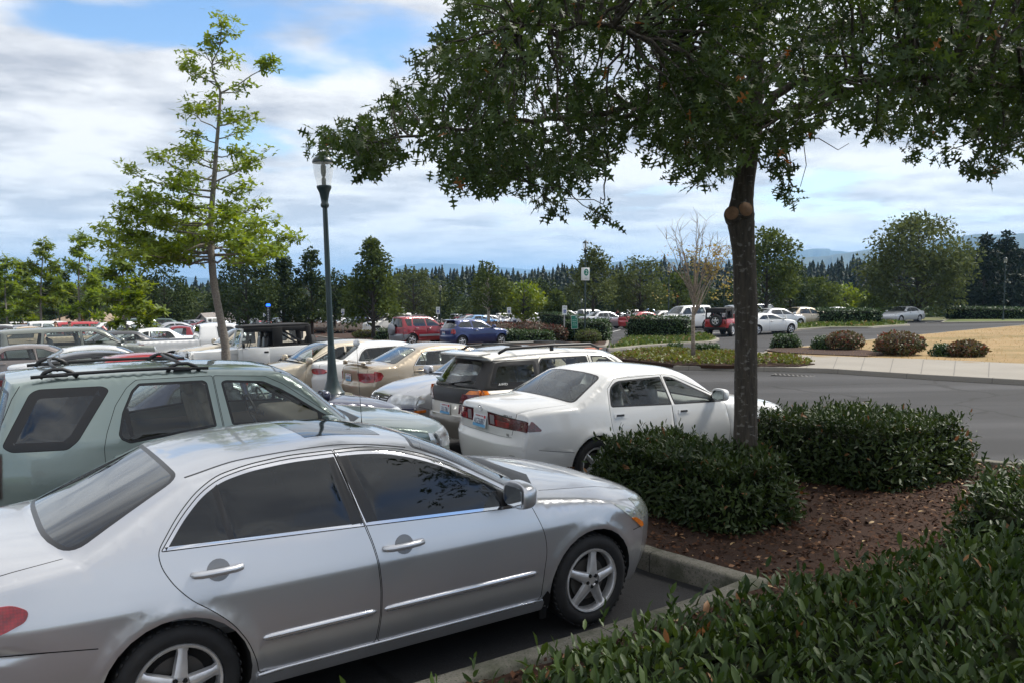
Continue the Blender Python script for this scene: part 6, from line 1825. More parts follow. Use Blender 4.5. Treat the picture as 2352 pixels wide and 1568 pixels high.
# ------------------------------------------------------------------ the wood along the horizon
def forest():
    prof_x = [-80, 380, 430, 500, 640, 760, 900, 930, 1000, 1100, 1250, 1400, 1500, 1620, 1700, 1800, 1900, 2000, 2100, 2200, 2300, 2450]
    prof_y = [650, 655, 642, 640, 640, 636, 628, 616, 612, 618, 614, 606, 604, 600, 600, 604, 597, 588, 575, 572, 570, 566]
    VV = []; FF = []; n0 = 0
    def put(V, F):
        nonlocal n0
        VV.append(V); FF.append(F + n0); n0 += len(V)
    for row, (d0, dy, step) in enumerate(((300, 0, 9), (250, 9, 10), (215, 20, 12), (185, 34, 15))):
        px = -90.0
        while px < 2460:
            Y = d0 * rng.uniform(.93, 1.08); top = np.interp(px, prof_x, prof_y) + dy + abs(rng.normal(0, 13)) + 5 * math.sin(px / 37) + 3 * math.sin(px / 13.7) - rng.uniform(2, 12) * (rng.random() < .25)
            p = pt(px, top, Y); h = rng.uniform(17, 28)
            put(*conifer_arrays(p.x, Y, p.z - h, h, rng.uniform(8, 14), 26, 8))
            px += step * rng.uniform(.6, 1.4)
    V = np.concatenate(VV); F = np.concatenate(FF)
    tag(add_obj('distant_forest', mesh_np('distant_forest', V, F), None, L_con), kind='stuff')
    # broadleaved edge of the wood
    CC = []; SS = []
    px = -90.0
    while px < 2460:
        for dd, t0 in ((165, 662), (150, 680)):
            Y = dd * rng.uniform(.94, 1.06); p = pt(px + rng.uniform(-10, 10), t0 + rng.uniform(-12, 16), Y); r = rng.uniform(2.5, 4.5)
            q = unit(rng.normal(size=(110, 3))) * (rng.random((110, 1))**.4)
            lob = 1 + .3 * np.sin(q @ np.array([3, 2, 4.0]))[:, None]
            CC.append(np.array([p.x, Y, p.z - r * 1.3]) + q * lob * r * [1, 1, 1.3]); CC.append(np.array([p.x, Y, p.z - r * 3.2]) + q * r * [1.1, 1, 1.4])
        px += 20
    P = np.concatenate(CC); m = len(P)
    tag(leaf_obj('distant_forest', P, rdir(m) + [0, 0, -.2], rdir(m, .6), rng.uniform(.8, 1.7, m), T_diamond(), L_dark), kind='stuff')
    print('forest', len(F), m)
forest()

# ------------------------------------------------------------------ hills
M_hill = ground_mat('wooded_hillside', (.035, .05, .03), (.09, .10, .06), .004, .05, 0, 1.0)
def hill(name, D, prof, depth, seed, foot=-38):
    """a ridge with spurs and gullies: its crest follows prof (picture positions at distance D)"""
    r2 = np.random.default_rng(seed); n = 420; m = 26
    xs = np.linspace(prof[0][0], prof[-1][0], n); ys = np.interp(xs, *zip(*prof))
    f = sum(r2.uniform(.4, 1) * a * np.sin(xs / w + r2.uniform(0, 6)) for a, w in ((1.3, 31), (1.0, 17), (.7, 9), (.45, 4.6), (.3, 2.2)))
    ys = np.convolve(np.pad(ys, 4, 'edge'), np.ones(9) / 9, 'valid') + f * .9
    crest = np.array([pt(x, y, D) for x, y in zip(xs, ys)])
    T = np.linspace(0, 1, m); V = np.zeros((n, m, 3))
    ph = r2.uniform(0, 6, 8)
    for k, t in enumerate(T):
        e = math.sin(PI / 2 * t / .62)**1.25 if t < .62 else max(0, 1 - ((t - .62) / .38)**1.6)
        g = 1 + (.30 * np.sin(xs / 11 + t * 5 + ph[0]) + .22 * np.sin(xs / 5.3 - t * 7 + ph[1]) + .15 * np.sin(xs / 2.6 + t * 9 + ph[2])) * (1 - e) * min(1, 3 * t)
        Y = D + (t - .62) * depth; V[:, k, 0] = crest[:, 0] * Y / D; V[:, k, 1] = Y + 60 * np.sin(xs / 7 + ph[3]); V[:, k, 2] = foot + (crest[:, 2] - foot) * e * g
    i = (np.arange(n - 1)[:, None] * m + np.arange(m - 1)).ravel()
    o = add_obj(name, mesh_np(name, V.reshape(-1, 3), np.stack([i, i + m, i + m + 1, i + 1], 1)), None, M_hill); o['kind'] = 'structure'
hill('hills', 12000, [(-500, 650), (200, 648), (330, 640), (395, 637), (440, 636), (520, 642), (640, 648), (740, 634), (800, 628), (860, 624), (925, 611), (960, 605), (985, 607), (1010, 604), (1060, 607), (1120, 614), (1200, 618), (1300, 622), (1500, 625), (1700, 630), (3000, 640)], 2500, 1)
hill('hills', 7000, [(900, 648), (1150, 638), (1200, 627), (1260, 622), (1310, 616), (1360, 614), (1400, 604), (1440, 599), (1480, 600), (1530, 594), (1600, 600), (1700, 598), (1780, 588), (1830, 577), (1870, 572), (1910, 574), (1950, 580), (2000, 573), (2060, 575), (2200, 590), (2700, 600)], 2200, 2)
hill('hills', 4200, [(1700, 640), (1790, 606), (1850, 592), (1900, 588), (1960, 580), (2010, 572), (2060, 566), (2120, 560), (2190, 544), (2230, 541), (2290, 541), (2352, 536), (2500, 530), (3000, 560)], 1500, 3)
# ------------------------------------------------------------------ street furniture
M_lamp = simple('lamp_post_green', (.010, .026, .028), .45, .1, .3, noise=.2, nscale=5)
M_globe = simple('lamp_globe', (.80, .77, .66), .15, 0, 1.0)
M_globe.node_tree.nodes['Principled BSDF'].inputs['Alpha'].default_value = .22
M_globe_in = simple('lamp_chimney', (.55, .50, .38), .4)
M_post = simple('galvanised_post', (.38, .38, .38), .5, .4, noise=.2, nscale=10)
M_signwhite = simple('sign_white', (.66, .68, .67), .5)
M_signblue = simple('sign_blue', (.02, .06, .30), .5)
M_signgreen = simple('sign_green', (.005, .16, .10), .5)
M_signtext = simple('sign_text_green', (.02, .12, .07), .6)
M_dark_text = simple('sign_text_dark', (.03, .03, .03), .6)
M_signred = simple('sign_red', (.45, .02, .02), .5)

def lamp_tree(h, label, group, loc, plinth=0.0):
    root = empty('street_lamp', loc); tag(root, label, 'street lamp', group)
    z = plinth
    if plinth > 0:
        b = MB(); b.lathe([(.001, -.3), (.31, -.3), (.31, plinth - .03), (.28, plinth), (.001, plinth)], 28); b.build('plinth', [M_kerbold], root, auto=R(40))
    b = MB(); b.lathe([(.001, z), (.175, z), (.175, z + .03), (.155, z + .05), (.118, z + .12), (.086, z + .22), (.070, z + .36), (.058, z + .55), (.051, z + .72), (.049, z + .74)], 24); b.build('base', [M_lamp], root, auto=R(40))
    hp = z + h - .82
    b = MB(); b.lathe([(.048, z + .70), (.047, z + .80), (.046, z + 1.0), (.036, hp)], 20); b.build('pole', [M_lamp], root)
    b = MB(); b.lathe([(.046, hp - .02), (.062, hp), (.062, hp + .03), (.050, hp + .05), (.055, hp + .10), (.075, hp + .20), (.098, hp + .25), (.108, hp + .27), (.108, hp + .30), (.09, hp + .305), (.001, hp + .305)], 20); b.build('capital', [M_lamp], root, auto=R(40))
    b = MB(); b.lathe([(.10, hp + .30), (.118, hp + .38), (.138, hp + .48), (.150, hp + .58), (.152, hp + .64)], 24); b.build('globe', [M_globe], root)
    b = MB(); b.lathe([(.034, hp + .30), (.034, hp + .40), (.02, hp + .42), (.02, hp + .64)], 12); b.lathe([(.028, hp + .44), (.04, hp + .5), (.04, hp + .58), (.025, hp + .62)], 12); b.build('lamp_holder', [M_lamp], root)
    b = MB(); b.lathe([(.001, hp + .635), (.155, hp + .635), (.160, hp + .65), (.150, hp + .68), (.12, hp + .715), (.082, hp + .735), (.078, hp + .755), (.045, hp + .765), (.012, hp + .77), (.012, hp + .785), (.018, hp + .80), (.008, hp + .82), (.001, hp + .825)], 24); b.build('cap', [M_lamp], root, auto=R(40))
    return root
p = pt(769, 905, 12.4)
near = lamp_tree(3.62, 'near dark green street lamp on a concrete plinth, its globe touching the oak leaves', 'street lamps', (p.x, 12.4, gz(p.x, 12.4)), p.z - gz(p.x, 12.4))
near.rotation_euler = (0, R(-1.6), 0)
def lamp_px(px, top, Y, label, ht=None, base=None):
    p = pt(px, top, Y); z0 = gz(p.x, Y); return lamp_tree(p.z - z0, label, 'street lamps', (p.x, Y, z0))
g = G2(1346, 791); lp2 = lamp_px(1345, 551, g[1], 'street lamp carrying the white area two sign')
lamp_px(202, 605, 60, 'far street lamp among the yellow-green oaks')
lamp_px(1011, 655, 78, 'far street lamp over the red off-roader')
lamp_px(1537, 610, 62, 'far street lamp behind the bare tree')
lamp_px(2310, 590, 72, 'far street lamp in front of the dark firs')
lamp_px(1173, 668, 100, 'small far street lamp by the lime tree')
lamp_px(1336, 686, 112, 'smallest street lamp, seen left of the area sign lamp')
lamp_px(1664, 640, 78, 'far street lamp just left of the big oak trunk')
lamp_px(125, 640, 92, 'far street lamp behind the leaning young oak')

def area_sign():
    Y = g[1]; z = pt(1345, 630, Y).z; k = Y / F_PX
    root = empty('area_sign', (lp2.location.x, Y, z), R(24)); tag(root, 'white box sign with a green number two disc, strapped to the lamp post', 'sign')
    w, h, dp = 17 * k, 29 * k, 9 * k
    b = MB(); b.box((0, 0, 0), (w, dp, h), .012); b.build('box', [M_signwhite], root, auto=R(40))
    d = MB(); d.lathe([(.001, 0), (w * .36, 0), (w * .36, .006), (.001, .006)], 28); o = d.build('disc', [M_signgreen], root, auto=R(40)); o.rotation_euler = (R(90), 0, 0); o.location = (0, -dp / 2 + .001, h * .14); o.scale = (1, 1.3, 1)
    text_obj('number', '2', w * .75, frame((0, -dp / 2 - .007, h * .14), (1, 0, 0), (0, 0, 1)), M_signwhite, root)
    text_obj('lettering', 'AREA 2', w * .17, frame((0, -dp / 2 - .002, -h * .34), (1, 0, 0), (0, 0, 1)), M_dark_text, root)
    st = MB()
    for q in (-.3, .3): st.lathe([(.066, h * q - .015), (.068, h * q - .015), (.068, h * q + .015), (.066, h * q + .015)], 14)
    st.build('strap', [M_post], root)
area_sign()

def bay_sign():
    root = empty('bay_sign', (0, 0, 0))
    b = MB(); b.box((0, 0, .88), (.055, .055, 2.0), .004); b.build('post', [M_post], root, smooth=False)
    b = MB(); b.box((0, -.035, 1.64), (.30, .006, .46), .0); pl = b.build('plate', [M_signwhite], root, smooth=False)
    text_obj('lettering', 'RESERVED\nPARKING', .048, frame((0, -.039, 1.78), (1, 0, 0), (0, 0, 1)), M_signtext, pl)
    b = MB(); b.box((0, -.040, 1.58), (.145, .004, .17)); b.build('blue_panel', [M_signblue], pl, smooth=False)
    s = MB(); f = lambda u, v, w: (u, -.043 - w, 1.58 + v)
    s.prism([(.012 * math.cos(a) - .01, .060 + .012 * math.sin(a)) for a in np.linspace(0, 6.28, 11)[:-1]], 0, .002, fn=f)
    s.prism([(-.018, .045), (-.002, .045), (.002, .006), (.030, .006), (.048, -.040), (.036, -.044), (.022, -.008), (-.014, -.008)], 0, .002, fn=f)
    arc = [(.042 * math.cos(a) - .006, -.024 + .042 * math.sin(a)) for a in np.linspace(R(125), R(340), 14)]; arc2 = [(.031 * math.cos(a) - .006, -.024 + .031 * math.sin(a)) for a in np.linspace(R(340), R(125), 14)]
    s.prism(arc + arc2, 0, .002, fn=f)
    s.build('wheelchair_symbol', [M_signwhite], pl, smooth=False)
    return root
spots = [(1296, 702, 787, 'accessible bay post nearest the area sign lamp, beside the green notice'), (1169, 706, 770, 'accessible bay post rising behind the low hedge and blue hatchback'), (1006, 705, 772, 'accessible bay post behind the roof of the red off-roader'), (925, 706, 768, 'accessible bay post in front of the white off-roader'), (855, 707, 766, 'accessible bay post standing at the conical maple trunk'), (788, 710, 768, 'accessible bay post right of the near lamp post, on open asphalt'),
         (733, 711, 767, 'accessible bay post just left of the near lamp post'), (706, 712, 765, 'accessible bay post third to the left of the near lamp post'), (673, 713, 763, 'accessible bay post over the black soft top, right of the call pillar'), (648, 714, 762, 'accessible bay post over the middle of the black soft top'), (608, 718, 758, 'accessible bay post touching the emergency call pillar')]
proto = bay_sign()
for i, (px, top, base, lb) in enumerate(spots):
    x, y = G2(px, base); r = proto if i == 0 else copy_tree(proto)
    hgt = pt(px, top, y).z - gz(x, y)
    r.location = (x, y, gz(x, y)); r.rotation_euler = (0, 0, R(18) + rng.normal(0, .1)); r.scale = (1, 1, hgt / 1.88)
    tag(r, lb, 'sign', 'accessible bay signs')

def green_notice():
    x, y = G2(1321, 789); k = y / F_PX; z0 = gz(x, y)
    root = empty('notice_sign', (x, y, z0), R(20)); root.rotation_euler = (0, R(-3), R(20)); tag(root, 'green permit notice with white lettering beside the area sign lamp', 'sign')
    zc = pt(1319, 740, y).z - z0; w, h = 16.5 * k, 31 * k
    b = MB(); b.box((0, 0, zc * .5), (.045, .03, zc + h * .4)); b.build('post', [simple('green_post', (.015, .03, .026), .6)], root, smooth=False)
    b = MB(); b.box((0, -.028, zc), (w, .012, h), .004); pl = b.build('panel', [M_signwhite], root, smooth=False)
    b = MB(); b.box((0, -.034, zc), (w * .93, .006, h * .96), .002); b.build('green_field', [M_signgreen], pl, smooth=False)
    for s, q, sz in (('Green Permit', .18, .115), ('Required', .05, .14), ('for this', -.09, .12), ('Area Only', -.22, .13)):
        text_obj('lettering', s, w * sz * 1.15, frame((0, -.0378, zc + h * q), (1, 0, 0), (0, 0, 1)), M_signwhite, pl)
    e = MB(); e.lathe([(.001, 0), (.03, 0), (.03, .002), (.001, .002)], 14); o = e.build('emblem', [M_signwhite], pl); o.rotation_euler = (R(90), 0, 0); o.location = (w * .28, -.0375, zc + h * .36); o.scale = (1, 1.4, 1)
green_notice()

def call_pillar():
    Y = 62.0; p = pt(616, 698, Y); z0 = gz(p.x, Y); h = p.z - z0
    root = empty('emergency_pillar', (p.x, Y, z0), R(15)); tag(root, 'black emergency call pillar with a blue lamp on top, beyond the black soft top', 'call point')
    b = MB(); b.box((0, 0, h * .46), (.26, .26, h * .94), .02); b.build('column', [M_black], root, smooth=False)
    m, nt, out = new_mat('blue_beacon'); e = N(nt, 'ShaderNodeEmission'); e.inputs[0].default_value = (.02, .12, 1, 1); e.inputs[1].default_value = 2.5; L(nt, e.outputs[0], out.inputs[0])
    b = MB(); b.lathe([(.001, h * .93), (.15, h * .93), (.16, h * .945), (.15, h * .985), (.08, h), (.001, h)], 16); b.build('beacon', [m], root)
    for q, rz in ((1, 0), (-1, 1)):
        M = frame((-.01, -.1315, h * .62), (1, 0, 0), (0, 0, 1)) if q > 0 else frame((-.1315, 0, h * .62), (0, -1, 0), (0, 0, 1))
        text_obj('lettering', '\n'.join('EMERGENCY'), h * .066, M, M_signwhite, root)
call_pillar()
def stop_sign():
    Y = 76.0; p = pt(186, 726, Y); z0 = gz(p.x, Y)
    root = empty('stop_sign', (p.x, Y, z0), R(5)); tag(root, 'red stop sign on a grey post beyond the two people', 'sign')
    z = pt(185, 732, Y).z - z0
    b = MB(); b.box((0, .02, z * .5), (.06, .04, z * 1.1)); b.build('post', [M_post], root, smooth=False)
    f = lambda u, v, w: (u, -.0 - w, z + v); oc = lambda r: [(r * math.cos(a), r * math.sin(a)) for a in np.linspace(PI / 8, PI / 8 + 2 * PI, 9)[:-1]]
    b = MB(); b.prism(oc(.40), 0, .01, fn=f); b.prism(oc(.375), .01, .013, 1, fn=f); pl = b.build('plate', [M_signwhite, M_signred], root, smooth=False)
    text_obj('lettering', 'STOP', .30, frame((0, -.0145, z), (1, 0, 0), (0, 0, 1)), M_signwhite, pl)
stop_sign()

# ------------------------------------------------------------------ houses among the trees on the left
def house(px0, px1, ytop, Y, label, wallc, roofc, gable):
    a = pt(px0, 740, Y); b_ = pt(px1, 740, Y); w = b_.x - a.x; x = (a.x + b_.x) / 2; z0 = gz(x, Y) - .2; zt = pt(px0, ytop, Y).z - z0; eave = zt * .62; dp = 7
    root = empty('house', (x, Y, z0), R(-12)); tag(root, label, 'house', 'houses behind the trees')
    wm = simple('house_wall_%d' % px0, wallc, .9, noise=.1, nscale=1); rm = simple('house_roof_%d' % px0, roofc, .9, noise=.2, nscale=3)
    m = MB()
    if gable: V = [(-w / 2, -dp / 2, -1), (w / 2, -dp / 2, -1), (w / 2, -dp / 2, eave), (0, -dp / 2, zt), (-w / 2, -dp / 2, eave)]
    else: V = [(-w / 2, -dp / 2, -1), (w / 2, -dp / 2, -1), (w / 2, -dp / 2, eave), (0, -dp / 2, eave), (-w / 2, -dp / 2, eave)]
    V2 = [(p[0], dp / 2, p[2]) for p in V]; m.add(V + V2, [(0, 1, 2, 3, 4), (9, 8, 7, 6, 5)] + [(i, i + 5, (i + 1) % 5 + 5, (i + 1) % 5) for i in range(5)])
    m.build('wall', [wm], root, smooth=False)
    r = MB()
    if gable:
        for s in (-1, 1): r.add([(0, -dp / 2 - .5, zt + .1), (0, dp / 2 + .5, zt + .1), (s * (w / 2 + .5), dp / 2 + .5, eave - .25), (s * (w / 2 + .5), -dp / 2 - .5, eave - .25), (0, -dp / 2 - .5, zt + .3), (0, dp / 2 + .5, zt + .3), (s * (w / 2 + .5), dp / 2 + .5, eave - .05), (s * (w / 2 + .5), -dp / 2 - .5, eave - .05)], [(0, 1, 2, 3), (4, 5, 6, 7), (0, 3, 7, 4), (1, 2, 6, 5), (2, 3, 7, 6)])
    else:
        r.add([(-w / 2 - .5, -dp / 2 - .6, eave - .1), (w / 2 + .5, -dp / 2 - .6, eave - .1), (w / 2 + .5, dp / 2 + .6, eave - .1), (-w / 2 - .5, dp / 2 + .6, eave - .1), (-w / 2 + 1, 0, zt), (w / 2 - 1, 0, zt)], [(0, 1, 5, 4), (2, 3, 4, 5), (1, 2, 5), (3, 0, 4), (3, 2, 1, 0)])
    r.build('roof', [rm], root, smooth=False)
    for q in (-.25, .25):
        f = MB(); f.box((w * q, -dp / 2 - .02, eave * .55), (w * .22, .06, eave * .35)); fr = f.build('window', [M_signwhite], root, smooth=False)
        f = MB(); f.box((w * q, -dp / 2 - .06, eave * .55), (w * .18, .02, eave * .28)); f.build('pane', [M_farglass], fr, smooth=False)
house(140, 236, 724, 118, 'brown low-roofed house glimpsed behind the young oaks', (.22, .14, .09), (.24, .17, .12), False)
house(236, 256, 722, 112, 'pale gabled house end glimpsed right of the brown one', (.48, .44, .36), (.26, .20, .15), True)
house(484, 508, 722, 126, 'small pale house gable behind the tall young oak trunk', (.45, .43, .38), (.22, .2, .19), True)

# ------------------------------------------------------------------ people
M_skin = simple('skin', (.42, .24, .16), .6); M_hair = simple('dark_hair', (.02, .014, .01), .7)
def person(px, top, Y, facing, shirt, pants, label, hgt=1.74, patch=None, bent=0.0, cap=None, zdrop=0.0):
    p = pt(px, top, Y); z0 = gz(p.x, Y)
    root = empty('person', (p.x, Y, z0), facing); tag(root, label, 'person')
    s = hgt / 1.75
    def skin_mesh(nm, verts, edges, rad, mat, sub=2, parent=None):
        me = bpy.data.meshes.new(nm); me.from_pydata([tuple(v) for v in verts], edges, []); o = bpy.data.objects.new(nm, me); col.objects.link(o)
        md = o.modifiers.new('skin', 'SKIN'); 
        for i, r in enumerate(rad): me.skin_vertices[0].data[i].radius = (r, r) if not hasattr(r, '__len__') else r
        me.skin_vertices[0].data[0].use_root = True
        sb = o.modifiers.new('sub', 'SUBSURF'); sb.levels = sub; sb.render_levels = sub
        dg = bpy.context.evaluated_depsgraph_get(); dg.update(); m2 = bpy.data.meshes.new_from_object(o.evaluated_get(dg)); bpy.data.objects.remove(o)
        return add_obj(nm, m2, parent or root, mat)
    fw = bent
    V = [(0, 0, .98), (0, -.02 - fw * .1, 1.15), (0, -.01 - fw * .25, 1.36), (0, -fw * .32, 1.48), (0, -.01 - fw * .36, 1.55), (0, -.02 - fw * .4, 1.64), (0, -.02 - fw * .4, 1.74),
         (.10, 0, .92), (.11, -.01, .50), (.11, .03, .09), (.12, -.13, .04), (-.10, 0, .92), (-.11, -.02, .50), (-.11, .02, .09), (-.12, -.14, .04),
         (.18, -fw * .28, 1.41), (.25, .02 - fw * .25, 1.14), (.24, -.12 - fw * .3, .92), (.235, -.17 - fw * .3, .84), (-.18, -fw * .28, 1.41), (-.25, .02 - fw * .25, 1.14), (-.24, -.12 - fw * .3, .92), (-.235, -.17 - fw * .3, .84)]
    E_ = [(0, 1), (1, 2), (2, 3), (3, 4), (4, 5), (5, 6), (0, 7), (7, 8), (8, 9), (9, 10), (0, 11), (11, 12), (12, 13), (13, 14), (3, 15), (15, 16), (16, 17), (17, 18), (3, 19), (19, 20), (20, 21), (21, 22)]
    rad = [(.15, .11), (.145, .10), (.17, .11), (.09, .08), .055, (.075, .09), (.06, .075), .085, .06, .042, .035, .085, .06, .042, .035, .06, .045, .036, .03, .06, .045, .036, .03]
    body = skin_mesh('body', [(a * s, b * s, c * s) for a, b, c in V], E_, [tuple(np.array(r) * s) if hasattr(r, '__len__') else r * s for r in rad], M_skin)
    # clothes: shells over the body
    def cloth(nm, idx, grow, mat):
        ids = sorted(idx); mp = {v: i for i, v in enumerate(ids)}
        ed = [(mp[a], mp[b]) for a, b in E_ if a in mp and b in mp]
        return skin_mesh(nm, [tuple(c * s for c in V[i]) for i in ids], ed, [tuple((np.array(rad[i]) + grow) * s) if hasattr(rad[i], '__len__') else (rad[i] + grow) * s for i in ids], mat)
    cloth('shirt', {0, 1, 2, 3, 15, 16, 17, 19, 20, 21}, .014, shirt); cloth('trousers', {0, 7, 8, 9, 11, 12, 13}, .016, pants)
    h = MB(); bm = bmesh.new(); bmesh.ops.create_uvsphere(bm, u_segments=14, v_segments=10, radius=1)
    for v in bm.verts: v.co = (v.co.x * .088 * s, (v.co.y * .105 + .012 - .02 - fw * .4) * s, (max(v.co.z, -.35 if v.co.y > 0 else .25) * .10 + 1.705) * s)
    h.bm(bm); h.build('hair', [cap or M_hair], root)
    for sg in (-1, 1):      # hands with fingers
        hb = MB(); c = np.array([sg * .235, -.17 - fw * .3, .84]) * s
        hb.box(c + [0, -.02, -.03], (.03, .075, .085), .012)
        for k in range(4): hb.tube([c + np.array([0, -.05 + k * .02, -.06]), c + np.array([-.01 * sg, -.055 + k * .02, -.10]), c + np.array([-.025 * sg, -.05 + k * .02, -.13 + .01 * abs(k - 1.5)])], [.009, .009, .007], 5)
        hb.tube([c + np.array([0, -.055, -.01]), c + np.array([-.015 * sg, -.085, -.04]), c + np.array([-.02 * sg, -.085, -.07])], [.011, .010, .008], 5)
        hb.build('hand', [M_skin], root)
    # face
    fb = MB(); y = (-.02 - fw * .4 - .098) * s
    fb.box((0, y - .004, 1.655 * s), (.022, .03, .04), .008); fn = fb.build('nose', [M_skin], root)
    for sg in (-1, 1):
        e = MB(); e.box((sg * .032 * s, y + .006, 1.685 * s), (.024, .012, .012), .004); e.build('eye', [M_hair], root)
        e = MB(); e.box((sg * .082 * s, (-.01 - fw * .4) * s, 1.665 * s), (.018, .04, .06), .008); e.build('ear', [M_skin], root)
    e = MB(); e.box((0, y + .008, 1.612 * s), (.048, .012, .010), .004); e.build('mouth', [simple('lips_%d' % px, (.30, .10, .08), .6)], root)
    if patch: patch(root, s)
    return root
sh_black = simple('black_jacket', (.012, .012, .014), .8); sh_navy = simple('navy_shirt', (.012, .014, .03), .8); sh_red = simple('red_shirt', (.28, .02, .025), .8); pt_dark = simple('dark_trousers', (.02, .02, .025), .85); cap_m = simple('dark_cap', (.01, .01, .012), .8)
def white_print(root, s):
    b = MB(); b.prism(rpoly([(-.09, 1.10), (.08, 1.08), (.10, 1.30), (.0, 1.38), (-.10, 1.32)], .03), .145, .152, fn=lambda u, v, w: (u * s, (-w - .0 - .01) * s, v * s)); b.build('shirt_print', [M_signwhite], root)
def backpack(root, s):
    b = MB(); b.box((0, .17 * s, 1.22 * s), (.30, .15, .42), .06, seg=3); b.box((0, .25 * s, 1.14 * s), (.22, .05, .18), .03); b.build('backpack', [M_black], root)
person(127, 733, 46.5, R(5), sh_black, pt_dark, 'person in a black jacket over a white printed shirt, standing behind the grey car roof', patch=white_print)
person(156, 740, 45.5, R(60), sh_navy, pt_dark, 'person in navy with a dark cap, turned away beside the grey car roof', cap=cap_m, bent=.35)
person(1419, 714, 78, R(200), sh_red, pt_dark, 'person in a red shirt carrying a black backpack behind the red coupe', patch=backpack)
# ------------------------------------------------------------------ vehicles
P_silver = paint('silver_paint', (.56, .57, .595), .70, .29)
P_silver2 = paint('pale_silver_paint', (.46, .47, .50), .7, .36)
P_white = paint('white_paint', (.68, .68, .67), 0, .35)
P_white2 = paint('cream_white_paint', (.66, .64, .58), 0, .35)
P_sage = paint('sage_green_paint', (.23, .285, .265), .5, .28)
P_champ = paint('champagne_paint', (.42, .35, .26), .55, .38)
P_beige = paint('beige_paint', (.50, .44, .34), .35, .4)
P_lsilver = paint('light_silver_paint', (.56, .57, .59), .25, .35)
P_navy = paint('navy_paint', (.012, .015, .045), .25, .3)
P_blue = paint('blue_paint', (.008, .022, .11), .35, .3)
P_lblue = paint('light_blue_paint', (.12, .26, .48), .3, .35)
P_red = paint('dark_red_paint', (.24, .012, .020), .25, .33)
P_red2 = paint('bright_red_paint', (.36, .02, .028), .1, .33)
P_grey = paint('dark_grey_paint', (.045, .045, .05), .4, .32)
P_taupe = paint('taupe_paint', (.20, .175, .165), .5, .38)
P_gwagon = paint('grey_green_paint', (.16, .175, .155), .4, .38)
P_dgreen = paint('dark_green_paint', (.015, .05, .042), .3, .33)
P_tan = paint('tan_truck_paint', (.48, .36, .24), .05, .42)
P_outgrey = paint('khaki_cladding', (.13, .12, .10), .1, .6)
P_ravgrey = paint('grey_cladding', (.25, .26, .28), .5, .45)

def anchor(root, yaw, lp, px, py, dz=0.0, Y=None):
    """stand the vehicle so that its own point lp shows at the picture position"""
    p = on_ground(px, py, lp[2] + dz) if Y is None else pt(px, py, Y)
    c, s = math.cos(yaw), math.sin(yaw)
    root.location = (p.x - lp[0] * c + lp[1] * s, p.y - lp[0] * s - lp[1] * c, 0)
    root.rotation_euler = (0, 0, yaw); settle(root, dz)
    return root

def plate(root, x, z, text, rear=True, y=0.0, tilt=0.0, body=None, host=None):
    s = -1 if rear else 1
    b = MB(); b.box((0, 0, 0), (.305, .152, .006), .004)
    M = frame((x + s * .012, y, z), (0, s, 0), (0, 0, 1)) @ Matrix.Rotation(tilt, 4, 'X')
    me = mesh_from('number_plate', b.V, b.F); me.transform(M); o = add_obj('number_plate', me, root, M_plate, smooth=False)
    blue = MB(); blue.box((0, -.055, .0036), (.29, .034, .0006)); me = mesh_from('blue_edge', blue.V, blue.F); me.transform(M); add_obj('blue_edge', me, o, M_plate_blue, smooth=False)
    text_obj('characters', text, .098, M @ Matrix.Translation((0, -.012, .0042)), M_plate_text, o, .62)
    text_obj('state_name', 'WASHINGTON', .026, M @ Matrix.Translation((-.01, .056, .0042)), M_plate_red, o, 1.0)
    tg = MB(); tg.box((.115, .052, .0038), (.045, .032, .0006)); me = mesh_from('tag_sticker', tg.V, tg.F); me.transform(M); add_obj('tag_sticker', me, o, M_plate_red, smooth=False)
    return o

def rail(root, name, pts, r, mat, n=8, flat=1.0):
    b = MB(); b.tube(pts, r, n); return b.build(name, [mat], root)

# ---- the silver saloon
acc, ac = make_car('silver_saloon', ACCORD, P_silver, 2, (.070, 6.381, 0.0), .594, 'large silver saloon with tinted windows filling the foreground, nose against the mulch bed', 'car')
acc.location.z = gz(.07, 6.381) + .03
acc_roof = MB(); V, F = ac.patch([(7.25, -.33), (7.25, .33), (8.15, .34), (8.15, -.34)], None, .0015, .004, .06); acc_roof.add(V, F); acc_roof.build('sunroof', [M_farglass], acc, auto=R(40))
M_mould = simple('moulding_silver', (.60, .61, .64), .22, .8, 1.0)
for sg in (-1, 1):
    sy = lambda x, z, o: sg * (float(ac.width(np.array([[x, z]]))[0]) + o)
    for xa, xb in ((-2.31, -1.645), (-1.595, -.49)):
        b = MB(); xs_ = [xa, xa + .015, xa + .05] + list(np.linspace(xa + .15, xb - .1, 8)) + [xb - .03, xb]
        b.tube([(x, sy(x, .484, -.004), .484) for x in xs_], [.008, .017, .021] + [.022] * 8 + [.019, .008], 12); b.build('door_moulding', [M_mould], acc)
    b = MB(); b.tube([(x, sy(x, .278, .006), .278) for x in np.linspace(-2.335, -.43, 14)], .011, 10); b.build('sill_strip', [M_mould], acc)
wb_ = MB()
for y0, y1 in ((.50, -.02), (-.05, -.58)):
    wb_.tube([(-.46, y0, 1.035), (-.50, (y0 + y1) / 2, 1.062), (-.56, y1, 1.075)], .008, 6)
wb_.build('wiper', [M_black], acc)
hb = MB(); hb.lathe([(.001, -.016), (.018, -.016), (.02, -.012)], 16, 0, 'y'); 

